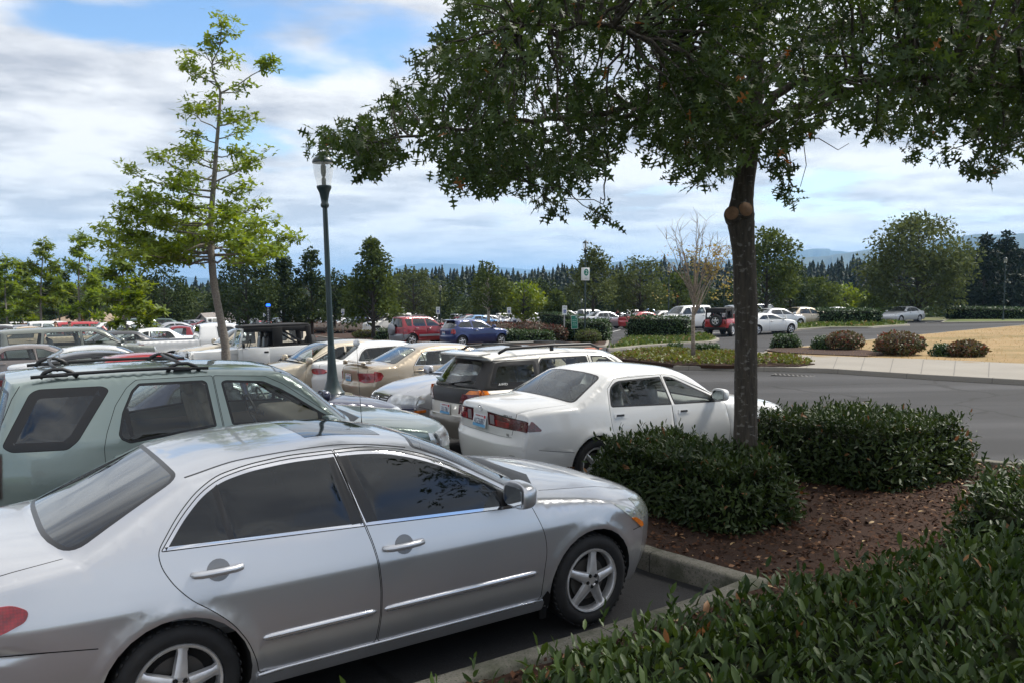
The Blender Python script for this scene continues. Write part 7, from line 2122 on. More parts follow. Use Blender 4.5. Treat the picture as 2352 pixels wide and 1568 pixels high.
# ---- the sage green off-roader beside it
ESC = wagon(fo=.84, wb=2.62, ro=1.00, W=.87, H=1.715, zn=.84, zc=1.10, xw=-.42, xr=-1.22, xe=-3.40, xg=-3.56, mirror=(-.80, 1.05, 1.0), belt=1.13, wr=.345, xB=-1.72, xR=-2.60, lean=.36, sill=.27, zt=1.575, bump=.60, zg=1.10, cor=.07,
            gside=G_clear, seatmat=M_seat_tan, cabmat=M_cabin_tan, trimw=.026)
for i_ in (7, 8, 9, 10):
    q_ = list(ESC['top'][i_]); q_[1] = min(q_[1], q_[3] + .022); ESC['top'][i_] = tuple(q_)
ESC['windows'] = [dict(p=[(-1.64, 1.165), (-1.70, 1.54), (-1.66, 1.555), (-1.32, 1.525), (-1.17, 1.45), (-1.05, 1.375), (-.85, 1.235), (-.68, 1.125)], r=.02, door=0, tw=.017, bars=[[(-.84, 1.21), (-.80, 1.20), (-.80, 1.14), (-.84, 1.14)]]),
                  dict(p=[(-2.50, 1.085), (-2.565, 1.12), (-2.585, 1.16), (-2.545, 1.34), (-2.46, 1.515), (-2.40, 1.57), (-1.86, 1.565), (-1.83, 1.545), (-1.785, 1.165)], r=.015, door=1, tw=.018, bars=[[(-2.545, 1.33), (-2.50, 1.13), (-2.47, 1.13), (-2.50, 1.38)]]),
                  dict(p=[(-3.44, 1.13), (-3.23, 1.535), (-3.17, 1.565), (-2.69, 1.565), (-2.64, 1.535), (-2.90, 1.14), (-2.98, 1.075), (-3.38, 1.085)], r=.03, tw=.07, glass=G_mid)]
ESC['doors'] = [([(-1.765, 1.605), (-1.30, 1.575), (-1.14, 1.495), (-.80, 1.245), (-.62, 1.12), (-.56, 1.06), (-.47, .62), (-.48, .34), (-1.70, .34), (-1.69, .6), (-1.715, 1.13)], .02, (-1.50, 1.0, 'bar')),
                ([(-1.775, 1.605), (-1.725, 1.13), (-1.70, .6), (-1.71, .34), (-2.20, .34), (-2.26, .52), (-2.42, .70), (-2.60, .78), (-2.70, .90), (-2.705, 1.06), (-2.68, 1.18), (-2.60, 1.40), (-2.50, 1.545), (-2.42, 1.605)], .02, (-2.50, .98, 'bar'))]
ESC['sidelines'] = [sline([(-3.30, 1.60), (-3.36, 1.50), (-3.50, 1.15), (-3.53, .7)], .003), sline([(.42, .55), (.37, .52)], .003)]
ESC['lamps'][0] = ('headlight', M_clearlens, [(3.9, .80), (3.0, .81), (2.5, .80), (2.5, .50), (3.7, .50)], [(.33, .90), (.45, .875), (.515, .80), (.515, .66), (.40, .69)], .006)
ESC['lamps'][1] = ('tail_light', M_darkred, [(11.1, .79), (12.9, .80), (12.9, .66), (11.1, .66)], None, .006)
ESC['lamps'].append(('indicator', M_amber, None, [(.37, .785), (.505, .765), (.512, .68), (.42, .70)], .012))
esc, ec = make_car('sage_off_roader', ESC, P_sage, 2, (-1.583, 9.066, 0), .55, 'sage green off-roader with a black roof rack behind the large silver saloon', 'car')
esc.location.z = -.05
er = MB()
for sg in (-1, 1):
    for px_, (xa, xb) in enumerate(((-3.20, -2.93), (-2.20, -1.93))): pass
def rack_foot(root, x, sg, y, z):
    b = MB(); yy = sg * y
    pts = [(x - .13, yy, z), (x - .10, yy, z + .045), (x - .04, yy, z + .07), (x + .04, yy, z + .07), (x + .10, yy, z + .045), (x + .15, yy, z)]
    b.tube(pts, [.018, .018, .015, .015, .018, .020], 8); b.box((x, yy, z + .02), (.16, .05, .03), .01)
    return b
for x in (-3.02, -2.02):
    for sg in (-1, 1): rack_foot(esc, x, sg, .585, 1.655).build('roof_rack_foot', [M_black], esc)
    rail(esc, 'crossbar', [(x - .0, -.58, 1.72), (x - .03, -.3, 1.735), (x - .03, .3, 1.735), (x, .58, 1.72)], .015, M_black)
for sg in (-1, 1): rail(esc, 'roof_rail', [(-3.22, sg * .590, 1.668), (-2.9, sg * .596, 1.684), (-2.5, sg * .600, 1.690), (-2.1, sg * .598, 1.688), (-1.80, sg * .590, 1.672)], .015, M_black)
for yb in (-.3, 0, .3): pass
ant = MB(); ant.tube([(-.35, -.70, 1.03), (-.355, -.702, 1.10), (-.40, -.715, 1.83)], [.008, .003, .002], 6); ant.build('antenna', [M_black], esc)
an = MB(); bm = bmesh.new(); bmesh.ops.create_uvsphere(bm, u_segments=14, v_segments=10, radius=.034); bmesh.ops.translate(bm, vec=(-.402, -.715, 1.855), verts=bm.verts); an.bm(bm); an.build('antenna_ball', [M_white_plastic], esc)
wb_ = MB(); wb_.tube([(-.50, .45, 1.115), (-.55, .0, 1.13), (-.58, -.35, 1.12)], .009, 6); wb_.build('wiper', [M_black], esc)

# ---- the white saloon with the plate
CAM = sedan(fo=1.16, wb=2.67, ro=1.14, W=.885, H=1.43, zn=.68, zc=.99, xw=-.42, xr=-1.20, xb=-2.36, xd=-3.02, zd=1.05, belt=.945, wr=.315, xB=-1.50, handle='flap', deck_drop=.03, xCb=-2.44, gside=G_clear, cabmat=M_cabin, seatmat=M_seat_grey)
for i_ in range(13, 18):
    q_ = list(CAM['top'][i_]); q_[2] -= .14; CAM['top'][i_] = tuple(q_)
CAM['lamps'] = [CAM['lamps'][0], ('tail_light', M_darkred, [(14.02, .80), (14.62, .80), (14.62, .175), (14.02, .175)], [(-3.64, .897), (-3.53, .888), (-3.43, .79), (-3.44, .775), (-3.64, .775)], .005)]
CAM['mirror'] = (-.74, .985)
cam_r, cc = make_car('white_saloon', CAM, P_white, 2, (2.81, 11.89, 0), .563, 'white saloon seen from behind, right of the cream estate and beside the oak trunk', 'car')
cam_r.location.z = -.10; cam_r.rotation_euler = (0, R(.6), .563)
tlx = lambda st, y: Vector(cc.strip3(np.array([[cc.S(st), y]]))[0])
for sg in (-1, 1):
    b = MB().add(*cc.patch([(14.10, sg * .22), (14.55, sg * .22), (14.55, sg * .31), (14.10, sg * .31)][::sg], None, .008, .006, .04)); b.build('reversing_light', [M_greylens], cam_r)
    b = MB().add(*cc.patch([(14.30, sg * .34), (14.58, sg * .34), (14.58, sg * .56), (14.30, sg * .56)][::sg], None, .008, .006, .04)); b.build('brake_light', [M_red], cam_r)
    b = MB().add(*cc.patch([(13.985, sg * .17), (14.04, sg * .17), (14.04, sg * .78), (13.985, sg * .78)][::sg], None, .007, .006, .04)); b.build('tail_light_rim', [M_trimblack], cam_r)
p = tlx(14.52, 0); plate(cam_r, p.x - .012, p.z, 'AGZ6887', tilt=R(-8))
p = tlx(13.75, 0); 
def ellipse_ring(rx, rz, r, M, n=28): return [M @ Vector((rx * math.cos(a), rz * math.sin(a), 0)) for a in np.linspace(0, 2 * PI, n)]
em = MB(); M = frame((p.x - .006, 0, p.z), (0, -1, 0), (0, 0, 1))
em.tube(ellipse_ring(.048, .034, 0, M), .0035, 6, cap=False); em.tube(ellipse_ring(.016, .032, 0, M), .003, 6, cap=False)
em.tube([M @ Vector((.034 * math.cos(a), .018 + .011 * math.sin(a), 0)) for a in np.linspace(0, 2 * PI, 20)], .003, 6, cap=False)
em.build('emblem', [M_chrome], cam_r)
p = tlx(13.86, -.50); text_obj('lettering', 'CAMRY LE', .048, frame((p.x - .004, p.y, p.z - .01), (.12, -1, 0), (0, 0, 1)), M_dark_text, cam_r, 1.15)
p = tlx(13.86, .60); text_obj('lettering', 'SXV', .034, frame((p.x - .004, p.y, p.z - .01), (-.2, -1, 0), (0, 0, 1)), M_dark_text, cam_r, 1.2)
p = tlx(14.92, -.54); text_obj('lettering', 'V6', .046, frame((p.x - .004, p.y, p.z), (.12, -1, 0), (0, 0, 1)), M_dark_text, cam_r)
for st in (15.72,):
    b = MB().add(*cc.patch([(st, -.74), (st + .12, -.74), (st + .12, .74), (st, .74)], None, .006, .006, .06)); b.build('bumper_groove', [P_white], cam_r)
b = MB().add(*cc.patch(sline([(15.02, -.60), (15.06, -.55), (15.06, .55), (15.02, .60)], .012), None, .001, .004, .06)); b.build('boot_gap', [M_gap], cam_r)
b = MB()
for k in range(4): b.add(*cc.patch([(16.25 + .07 * k, -.60), (16.265 + .07 * k, -.60), (16.27 + .07 * k, -.665), (16.255 + .07 * k, -.665)], None, .0012, .003, .05))
b.build('scuff', [M_gap], cam_r)
b = MB().add(*cc.patch([(-2.2 + i * .01, .2) for i in range(0)] or [(-3.12, .29), (-3.00, .27), (-2.99, .33), (-3.10, .34)], -1, .001, .002, .05)); b.build('rust_patch', [simple('rust', (.16, .08, .04), .9, noise=.5, nscale=25)], cam_r)

# ---- the cream estate
LEG = wagon(fo=.88, wb=2.65, ro=1.14, W=.855, H=1.52, zn=.68, zc=1.0, xw=-.42, xr=-1.15, xe=-3.36, xg=-3.70, belt=.97, wr=.325, xB=-1.55, xR=-2.52, lean=.38, sill=.24, bump=.54, zg=1.02, zt=1.40, gside=G_clear, grear=G_clear, cabmat=M_cabin_tan, seatmat=M_seat_tan, trimw=.02)
LEG['sideblack'] = [([(-2.42, 1.405), (-2.50, .985), (-3.62, 1.0), (-3.36, 1.40)], .02)]
LEG['stripblack'] = LEG['stripblack'] + [([(10.04, -.60), (10.04, .60), (11.05, .73), (11.05, -.73)], 1)]
LEG['screens'] = [LEG['screens'][0], ('rear', 10.12, 10.93, .50, .60, .07)]
LEG['windows'][2] = dict(p=[(-2.56, 1.375), (-2.60, 1.03), (-3.42, 1.05), (-3.24, 1.375)], r=.06, tw=.05)
LEG['lamps'] = [LEG['lamps'][0], ('tail_light', M_darkred, [(11.75, .80), (12.35, .80), (12.35, .40), (11.75, .46)], [(-3.60, .955), (-3.44, .95), (-3.46, .83), (-3.60, .82)], .010), ('indicator', M_amber, [(11.28, .80), (11.80, .80), (11.80, .52), (11.28, .56)], [(-3.60, 1.005), (-3.47, .995), (-3.45, .925), (-3.60, .92)], .013)]
LEG['strip_parts'] = [('tail_panel', [(11.12, -.74), (12.42, -.77), (12.42, .77), (11.12, .74)], M_black, .006), ('rear_bumper', [(13.35, -.79), (14.9, -.79), (14.9, .79), (13.35, .79)], P_outgrey, .03)]
LEG['side_parts'] = [('rear_bumper_end', [(-3.58, .62), (-3.12, .60), (-3.12, .30), (-3.56, .28)], P_outgrey, .02, .03), ('door_cladding', [(-2.18, .50), (-.45, .50), (-.45, .28), (-2.18, .28)], P_outgrey, .012, .02)]
leg_r, lc = make_car('cream_estate', LEG, P_white2, 2, label='cream estate car with black roof rails and smoked tail panel, left of the white saloon', cat='car')
anchor(leg_r, .57, (-3.74, 0, .74), 1026, 930)
pl = Vector(lc.strip3(np.array([[lc.S(12.75), 0.0]]))[0]); plate(leg_r, pl.x - .006, pl.z, '331-TBU', tilt=R(-4))
for sg in (-1, 1):
    y = .56
    rail(leg_r, 'roof_rail', [(-3.15, sg * y, 1.505), (-3.02, sg * (y + .01), 1.565), (-2.2, sg * (y + .015), 1.585), (-1.45, sg * y, 1.575), (-1.28, sg * y, 1.50)], [.022, .024, .022, .022, .026], M_black)
    b = MB(); b.box((-2.2, sg * (y + .01), 1.54), (.06, .035, .08), .01); b.build('rail_foot', [M_black], leg_r)
for x in (-2.75, -1.75): rail(leg_r, 'crossbar', [(x, -.57, 1.59), (x, 0, 1.605), (x, .57, 1.59)], .017, M_black)
b = MB(); b.box((-3.40, 0, 1.50), (.24, 1.14, .035), .015, (0, R(-6), 0)); b.build('roof_spoiler', [P_white2], leg_r, auto=R(40))
b = MB(); b.tube([(-3.66, -.1, 1.075), (-3.64, -.3, 1.10), (-3.60, -.52, 1.13)], .012, 6); b.box((-3.69, -.08, 1.06), (.05, .09, .04), .01); b.build('rear_wiper', [M_black], leg_r)
text_obj('lettering', 'AWD', .05, frame((-3.2, -float(lc.width(np.array([[-3.2, 1.06]]))[0]) - .004, 1.07), (1, 0, 0), (0, .3, 1)), M_signwhite, leg_r, 1.3)
st = MB(); q = Vector(lc.strip3(np.array([[lc.S(10.82), .36]]))[0]); st.box(q + Vector((-.006, 0, 0)), (.002, .22, .09), 0, (0, R(-38), 0)); st.build('window_sticker', [simple('permit_sticker', (.55, .66, .62), .6)], leg_r)

# ---- the silver saloon facing us
PAS = sedan(fo=.93, wb=2.70, ro=1.05, W=.875, H=1.46, zn=.72, zc=1.01, xw=-.40, xr=-1.22, xb=-2.5, xd=-3.1, zd=1.04, belt=.95, wr=.315, xB=-1.52, gside=G_clear)
PAS['lamps'][0] = ('headlight', M_clearlens, [(3.75, .74), (3.3, .79), (2.35, .78), (2.35, .47), (3.2, .40), (3.75, .46)], [(.38, .775), (.50, .74), (.545, .68), (.545, .60), (.42, .62)], .006)
PAS['strip_parts'] = [('grille', [(2.15, -.31), (3.55, -.37), (3.55, .37), (2.15, .31)], M_trimblack, .004)]
pas, pc = make_car('silver_saloon', PAS, P_silver2, 2, label='pale silver saloon facing us with a black grille, left of the cream estate', cat='car')
anchor(pas, .57 + PI, (.93, 0, .66), 864, 917)
for st in (2.35, 2.62, 2.89, 3.16, 3.42):
    b = MB().add(*pc.patch([(st, -.33), (st + .05, -.33), (st + .05, .33), (st, .33)], None, .012, .004, .05)); b.build('grille_bar', [M_chrome], pas)
p = Vector(pc.strip3(np.array([[pc.S(2.85), 0.0]]))[0]); M = frame((p.x + .022, 0, p.z), (0, 1, 0), (-.25, 0, 1))
em = MB(); em.tube(ellipse_ring(.062, .062, 0, M), .006, 6, cap=False)
for a in ([(-.030, .050), (0, .004), (.030, .050)], [(-.052, .028), (-.026, -.050), (0, -.008), (.026, -.050), (.052, .028)]): em.tube([M @ Vector((u, v, 0)) for u, v in a], .006, 5)
em.build('emblem', [M_chrome], pas); em = MB(); M2 = M @ Matrix.Translation((0, 0, -.008)); em.add([M2 @ Vector((.06 * math.cos(a), .06 * math.sin(a), 0)) for a in np.linspace(0, 2 * PI, 24)[:-1]], [tuple(range(23))]); em.build('emblem_back', [M_trimblack], pas)
for sg in (-1, 1):
    b = MB().add(*pc.patch([(.40, .475), (.575, .465), (.575, .51), (.40, .52)], sg, .014, .01, .05)); b.build('bumper_indicator', [M_amber], pas)
    b = MB().add(*pc.patch([(1.72, sg * .42), (1.9, sg * .42), (1.9, sg * .78), (1.72, sg * .78)][::sg], None, .012, .008, .05)); b.build('bumper_strip', [M_chrome], pas)
b = MB().add(*pc.patch([(.7, -.72), (1.15, -.74), (1.15, .74), (.7, .72)], None, .01, .008, .06)); b.build('lower_bumper', [M_steelgrey], pas)
b = MB(); b.tube([(-.44, .55, 1.03), (-.50, .1, 1.05), (-.52, -.35, 1.06)], .009, 6); b.build('wiper', [M_black], pas)

# ---- champagne saloon with spoiler
ALE = sedan(fo=.92, wb=2.72, ro=1.09, W=.885, H=1.41, zn=.66, zc=.97, xw=-.38, xr=-1.22, xb=-2.40, xd=-3.12, zd=1.02, belt=.925, wr=.315, xB=-1.52, trim=M_chrome, trimw=.010, gside=G_clear)
ALE['lamps'][1] = ('tail_light', M_red, [(14.0, .76), (15.2, .76), (15.35, .60), (15.0, .46), (14.2, .44)], [(-3.50, .90), (-3.36, .87), (-3.32, .80), (-3.38, .72), (-3.50, .68)], .010)
ale, alc = make_car('champagne_saloon', ALE, P_champ, 2, label='champagne saloon with boot spoiler and big oval tail lights, right of the near lamp', cat='car')
anchor(ale, .57, (-3.46, -.80, .80), 868, 864)
pl = Vector(alc.strip3(np.array([[alc.S(14.75), .0]]))[0]); plate(ale, pl.x - .004, pl.z, '164-RYB')
b = MB(); b.prism([(-.09, 0), (.05, -.005), (.07, .012), (-.02, .028), (-.10, .018)], -.62, .62, fn=lambda u, v, w: (-3.66 + u + .10 * (abs(w) / .62)**3, w, 1.075 + v - .02 * (abs(w) / .62)**3)); b.build('boot_spoiler', [P_champ], ale, auto=R(40))
for sg in (-1, 1):
    b = MB(); b.box((-3.64, sg * .5, 1.04), (.10, .03, .09), .01); b.build('spoiler_foot', [P_champ], ale)
b = MB(); b.add(*alc.patch([(-2.92 + .075 * math.cos(a), .80 + .075 * math.sin(a)) for a in np.linspace(0, 2 * PI, 25)[:-1]], -1, .002, .003, .05)); b.build('fuel_flap', [P_champ], ale, auto=R(30))
# ---- white saloon with oval lamps
CAV = sedan(fo=.93, wb=2.65, ro=1.0, W=.86, H=1.40, zn=.66, zc=.97, xw=-.38, xr=-1.20, xb=-2.40, xd=-3.00, zd=1.00, belt=.92, wr=.305, xB=-1.48, gside=G_clear)
CAV['lamps'][1] = ('tail_light', M_red, [(14.1 + .45 + .45 * math.sin(a), .60 + .17 * math.cos(a)) for a in np.linspace(0, 2 * PI, 17)[:-1]], None, .012)
cav, cvc = make_car('white_saloon', CAV, P_white, 2, label='white saloon with small oval tail lights, left of the near lamp post', cat='car')
anchor(cav, .57, (-3.58, -.60, .80), 722, 851)
pl = Vector(cvc.strip3(np.array([[cvc.S(15.6), .0]]))[0]); plate(cav, pl.x - .004, pl.z, '808-UNK')
p = Vector(cvc.strip3(np.array([[cvc.S(14.3), .33]]))[0]); e = MB(); e.tube([p + Vector((-.01, .018 * math.cos(a), .022 * math.sin(a))) for a in np.linspace(0, 6.28, 14)], .005, 5, cap=False); e.build('boot_lock', [M_dark_text], cav)
# ---- beige saloon facing us
BUI = sedan(fo=1.0, wb=2.77, ro=1.15, W=.90, H=1.44, zn=.70, zc=1.0, xw=-.42, xr=-1.22, xb=-2.55, xd=-3.2, zd=1.04, belt=.95, wr=.32, xB=-1.56, gside=G_clear)
bui, bc = make_car('beige_saloon', BUI, P_beige, 2, label='beige saloon nose towards us, between the tall young oak and the white saloon', cat='car')
anchor(bui, .57 + PI, (-.40, -.0, 1.0), 668, 828)
b = MB(); b.tube([(-.44, .55, 1.02), (-.50, .1, 1.05), (-.52, -.35, 1.06)], .009, 6); b.build('wiper', [M_black], bui)

# ---- first row beyond the off-roader: mostly hidden
NAV = sedan(fo=.95, wb=2.7, ro=1.1, W=.88, zn=.66, zc=.97, xw=-.42)
NAV['lamps'][0] = ('headlight', M_clearlens, [(4.15, .78), (3.2, .78), (2.6, .76), (2.65, .40), (3.7, .38)], [(.34, .745), (.50, .70), (.56, .62), (.54, .585), (.38, .62)], .006)
NAV['lamps'].append(('indicator', M_amber, None, [(.20, .77), (.36, .735), (.40, .64), (.30, .65), (.20, .70)], .010))
nav, nc = make_car('navy_saloon', NAV, P_navy, 2, label='navy saloon of which the bonnet shows between sage off-roader and pale silver saloon', cat='car')
anchor(nav, .57, (.44, -.78, .68), 893, 948)
pls, _ = make_car('pale_saloon', sedan(H=1.40, zn=.64, zc=.95), P_silver2, 1, label='pale silver saloon almost hidden behind the navy bonnet and the lamp plinth', cat='car')
anchor(pls, .57, (.60, -.45, .66), 728, 922)

def sed(name, pm, yaw, lp, px, py, label, det=1, group=None, **k):
    r, _ = make_car(name, sedan(**k), pm, det, label=label, cat='car', group=group); anchor(r, yaw, lp, px, py, 0, FAR_Y.get((px, py))); return r
sed('red_saloon', P_red2, .57, (-1.9, 0, 1.42), 310, 822, 'red saloon of which a sliver of roof shows past the roof rack', H=1.42)
sed('grey_saloon', P_grey, .57, (-1.85, 0, 1.40), 205, 813, 'dark grey saloon roof just over the sage off-roader roof', H=1.40)
sed('white_saloon', P_white, .57, (-1.85, 0, 1.42), 205, 795, 'white saloon behind the dark grey roof, nose to the right', H=1.42, gside=G_clear)
sed('taupe_saloon', P_taupe, .57, (-1.8, 0, 1.42), 60, 790, 'taupe saloon cut by the picture edge behind the white roof', H=1.42, gside=G_clear)
SUB = wagon(fo=1.05, wb=3.3, ro=1.25, W=.96, H=1.82, zn=.95, zc=1.18, xw=-.40, xr=-1.35, belt=1.19, wr=.36, xB=-1.85, xR=-3.0, lean=.34, zt=1.66, gside=G_clear, roundness=.08)
r, _ = make_car('grey_green_van', SUB, P_gwagon, 1, label='long grey-green people carrier behind the taupe and white roofs', cat='van'); anchor(r, .57, (-2.0, 0, 1.82), 172, 763, 0, 30)

# ---- soft-top off-roaders
def soft_top(name, pm, label, spare=True, det=1):
    root = empty(name); tag(root, label, 'car')
    W = .72
    b = MB()
    prof = [(-3.05, .50), (-.62, .50), (-.62, 1.08), (-1.10, 1.08), (-1.10, 1.06), (-3.05, 1.08)]
    b.box((-1.95, 0, .80), (2.2, 2 * W, .56), .04); b.box((-.30, 0, .82), (1.35, 1.16, .44), .03)
    bod = b.build('body', [pm], root, auto=R(35))
    h = MB(); V = []; n = 9
    for x, w, z in ((.42, .46, 1.01), (-.2, .56, 1.06), (-.86, .64, 1.10)):
        for k in range(n):
            t = -1 + 2 * k / (n - 1); V.append((x, w * t, z - .05 * abs(t)**4 + .012))
    for x, w, z in ((.42, .46, 1.01), (-.2, .56, 1.06), (-.86, .64, 1.10)):
        for s in (-1, 1): V.append((x, s * w, z - .16))
    F = [(i * n + k, (i + 1) * n + k, (i + 1) * n + k + 1, i * n + k + 1) for i in range(2) for k in range(n - 1)]
    F += [(27, 29, n, 0), (29, 31, 2 * n, n), (28, n - 1, 2 * n - 1, 30), (30, 2 * n - 1, 3 * n - 1, 32)]
    h.add(V, F); h.build('bonnet', [pm], root, auto=R(35))
    g = MB(); g.box((.44, 0, .86), (.06, .98, .40), .03); gr = g.build('grille', [pm], root, auto=R(35))
    g = MB()
    for k in range(7): g.box((.465, -.21 + .07 * k, .88), (.02, .035, .24), .008)
    g.build('grille_slots', [M_trimblack], gr)
    for s in (-1, 1):
        q = MB(); q.lathe([(.001, .49), (.07, .488), (.088, .478), (.09, .46)], 18, 0, 'x', (0, s * .36, .92)); q.build('headlight', [M_clearlens], root)
        q = MB(); q.lathe([(.001, .485), (.032, .482), (.036, .46)], 12, 0, 'x', (0, s * .36, .755)); q.build('indicator', [M_amber], root)
        for xa in (0.0, -2.37):
            f = MB(); pr = [(.50 * math.cos(a), .39 + .47 * math.sin(a) * .92) for a in np.linspace(R(-8), R(188), 14)]
            V = []; 
            for a, c in pr:
                k = 1 if abs(a) < .42 else .8
                V += [(xa + a, s * .56, c), (xa + a, s * .86, c - .015), (xa + a * .94, s * .87, c - .07)]
            F = []
            for i in range(13):
                for j in range(2): F.append((i * 3 + j, (i + 1) * 3 + j, (i + 1) * 3 + j + 1, i * 3 + j + 1))
            f.add(V, F); f.build('wheel_flare', [M_black], root, auto=R(50))
        q = MB(); q.add([(.40, s * .875, .70), (.49, s * .85, .66), (.47, s * .875, .58), (.38, s * .885, .60)], [(0, 1, 2, 3)]); q.box((.42, s * .86, .66), (.10, .03, .09), .01); q.build('side_marker', [M_amber], root)
        d = MB(); d.box((-1.36, s * (W + .004), .80), (.78, .02, .54), .015); d.box((-1.05, s * (W + .004), 1.08), (.16, .02, .05), .01); dr = d.build('door', [pm], root, auto=R(35))
        q = MB(); q.box((-1.66, s * (W + .02), .94), (.13, .02, .055), .008); q.build('handle', [M_black], dr)
        q = MB(); q.box((-.98, s * (W + .12), 1.17), (.07, .16, .15), .02); q.build('wing_mirror', [M_black], root)
        wf = MB(); wf.tube([(-.90, s * .60, 1.10), (-1.06, s * .56, 1.62)], .032, 8); wf.build('windscreen_pillar', [pm], root)
        ta = MB(); ta.box((-3.07, s * .60, .88), (.04, .11, .20), .01); ta.build('tail_light', [M_red], root)
        rb = MB(); rb.tube([(-1.98, s * .52, 1.0), (-1.96, s * .52, 1.58), (-2.1, s * .5, 1.62), (-2.9, s * .52, 1.1)], .03, 8); rb.build('roll_bar', [M_black], root)
        rb = MB(); rb.box((-1.70, s * .34, 1.05), (.13, .44, .66), .05, (0, R(-8), 0)); rb.box((-1.76, s * .34, 1.44), (.09, .26, .16), .04); rb.box((-1.45, s * .34, .76), (.48, .46, .14), .05); rb.build('seat', [M_trimblack], root)
    q = MB(); q.tube([(-1.06, -.56, 1.62), (-1.06, .56, 1.62)], .035, 8); q.tube([(-.90, -.6, 1.10), (-.90, .6, 1.10)], .035, 8); q.build('windscreen_frame', [pm], root)
    q = MB(); q.add([(-.905, -.58, 1.11), (-.905, .58, 1.11), (-1.055, .545, 1.61), (-1.055, -.545, 1.61)], [(0, 1, 2, 3)]); q.build('windscreen', [G_wind], root, smooth=False)
    # cloth roof with window openings
    c = MB(); c.box((-2.02, 0, 1.695), (2.0, 1.26, .09), .035); V = []
    for k in range(11):
        x = -1.05 - .195 * k; V += [(x, -.60, 1.70), (x, 0, 1.755 + .012 * math.sin(k * 1.1)), (x, .60, 1.70)]
    c.add(V, [(i * 3 + j, i * 3 + j + 1, (i + 1) * 3 + j + 1, (i + 1) * 3 + j) for i in range(10) for j in range(2)])
    for s in (-1, 1):
        c.box((-2.02, s * .66, 1.35), (.30, .03, .62), .01); c.box((-2.98, s * .64, 1.36), (.16, .05, .64), .02, (0, R(6), 0)); c.box((-2.0, s * .635, 1.60), (1.9, .04, .13), .015); c.box((-2.5, s * .665, 1.10), (1.0, .03, .07), .01)
    c.box((-3.04, 0, 1.56), (.05, 1.2, .20), .02, (0, R(6), 0)); c.box((-3.05, 0, 1.13), (.05, 1.3, .12), .02)
    c.build('soft_top', [simple(name + '_canvas', (.012, .012, .013), .9, noise=.3, nscale=6, bump=.3, bscale=9)], root, auto=R(45))
    w_ = MB(); c0 = Vector((-1.22, .34, 1.14)); w_.tube([c0 + Vector((-.06 * math.cos(a), .18 * math.sin(a), .17 * math.cos(a))) for a in np.linspace(0, 6.28, 17)], .014, 6, cap=False); w_.build('steering_wheel', [M_black], root)
    bu = MB(); bu.box((.60, 0, .56), (.12, 1.3, .13), .02); bu.box((-3.14, 0, .52), (.10, 1.3, .13), .02); bu.build('bumper', [M_black], root)
    un = MB(); un.box((-1.2, 0, .48), (3.4, .9, .16)); un.build('chassis', [M_under], root, smooth=False)
    sp = dict(wr=.375, rim=.215, tw=.24, wb=2.37, plan=[(0, .80)] * 3, track=.83, spokes=5, wstyle='lugs'); add_wheels(root, sp)
    if spare:
        tm, rm = wheel_meshes(.375, .215, .24, 5, 'lugs', M_alloy); o = bpy.data.objects.new('spare_wheel', tm); col.objects.link(o); o.parent = root; o.rotation_euler = (0, 0, R(-90)); o.location = (-3.33, -.08, .98)
        q = bpy.data.objects.new('rim', rm); col.objects.link(q); q.parent = o
    return root
jp = soft_top('soft_top_off_roader', P_white, 'silver-white soft-top off-roader with a black canvas roof behind the tall young oak trunk')
anchor(jp, .50 + PI, (-.92, .60, 1.12), 553, 788, 0, 24.5)

# ---- others in the second row, on the left
NIS = wagon(fo=.93, wb=2.83, ro=.95, W=.90, H=1.66, zn=.86, zc=1.12, xw=-.40, xr=-1.25, belt=1.10, wr=.35, xB=-1.7, zt=1.51, gside=G_clear)
NIS['strip_parts'] = [('grille', [(2.5, -.34), (3.4, -.36), (3.4, .36), (2.5, .34)], M_trimblack, .006)]
r, _ = make_car('beige_crossover', NIS, P_beige, 1, label='beige crossover with a black grille behind the soft-top bonnet', cat='car'); anchor(r, .50 + PI, (-.35, 0, 1.12), 490, 790, 0, 28.5)
TAC = pickup(H=1.74, wb=3.4, ro=1.2, fo=.9, xb=-2.35, xd=-2.45, xB=-1.8, gside=G_mid)
r, _ = make_car('silver_pickup', TAC, P_white, 1, label='silver-white pickup with a long bed and dark rear window, left of the soft top', cat='pickup'); anchor(r, .50, (-2.37, -.2, 1.66), 456, 747, 0, 32)
r, _ = make_car('red_pickup', pickup(H=1.60, wb=2.9, ro=1.0, W=.83, zn=.80, zc=1.05, zd=1.08, belt=1.03, gside=G_clear), P_red, 1, label='dark red pickup cab seen over the silver pickup bed', cat='pickup'); anchor(r, .50 + PI, (-1.5, 0, 1.60), 412, 755, 0, 44)
r, _ = make_car('tan_pickup', pickup(H=1.66, wb=3.0, ro=1.1, W=.86, gside=G_mid), P_tan, 1, label='tan pickup, cab at the left above the grey-green people carrier', cat='pickup'); anchor(r, .42 + PI, (-1.5, 0, 1.66), 70, 750, 0, 37)

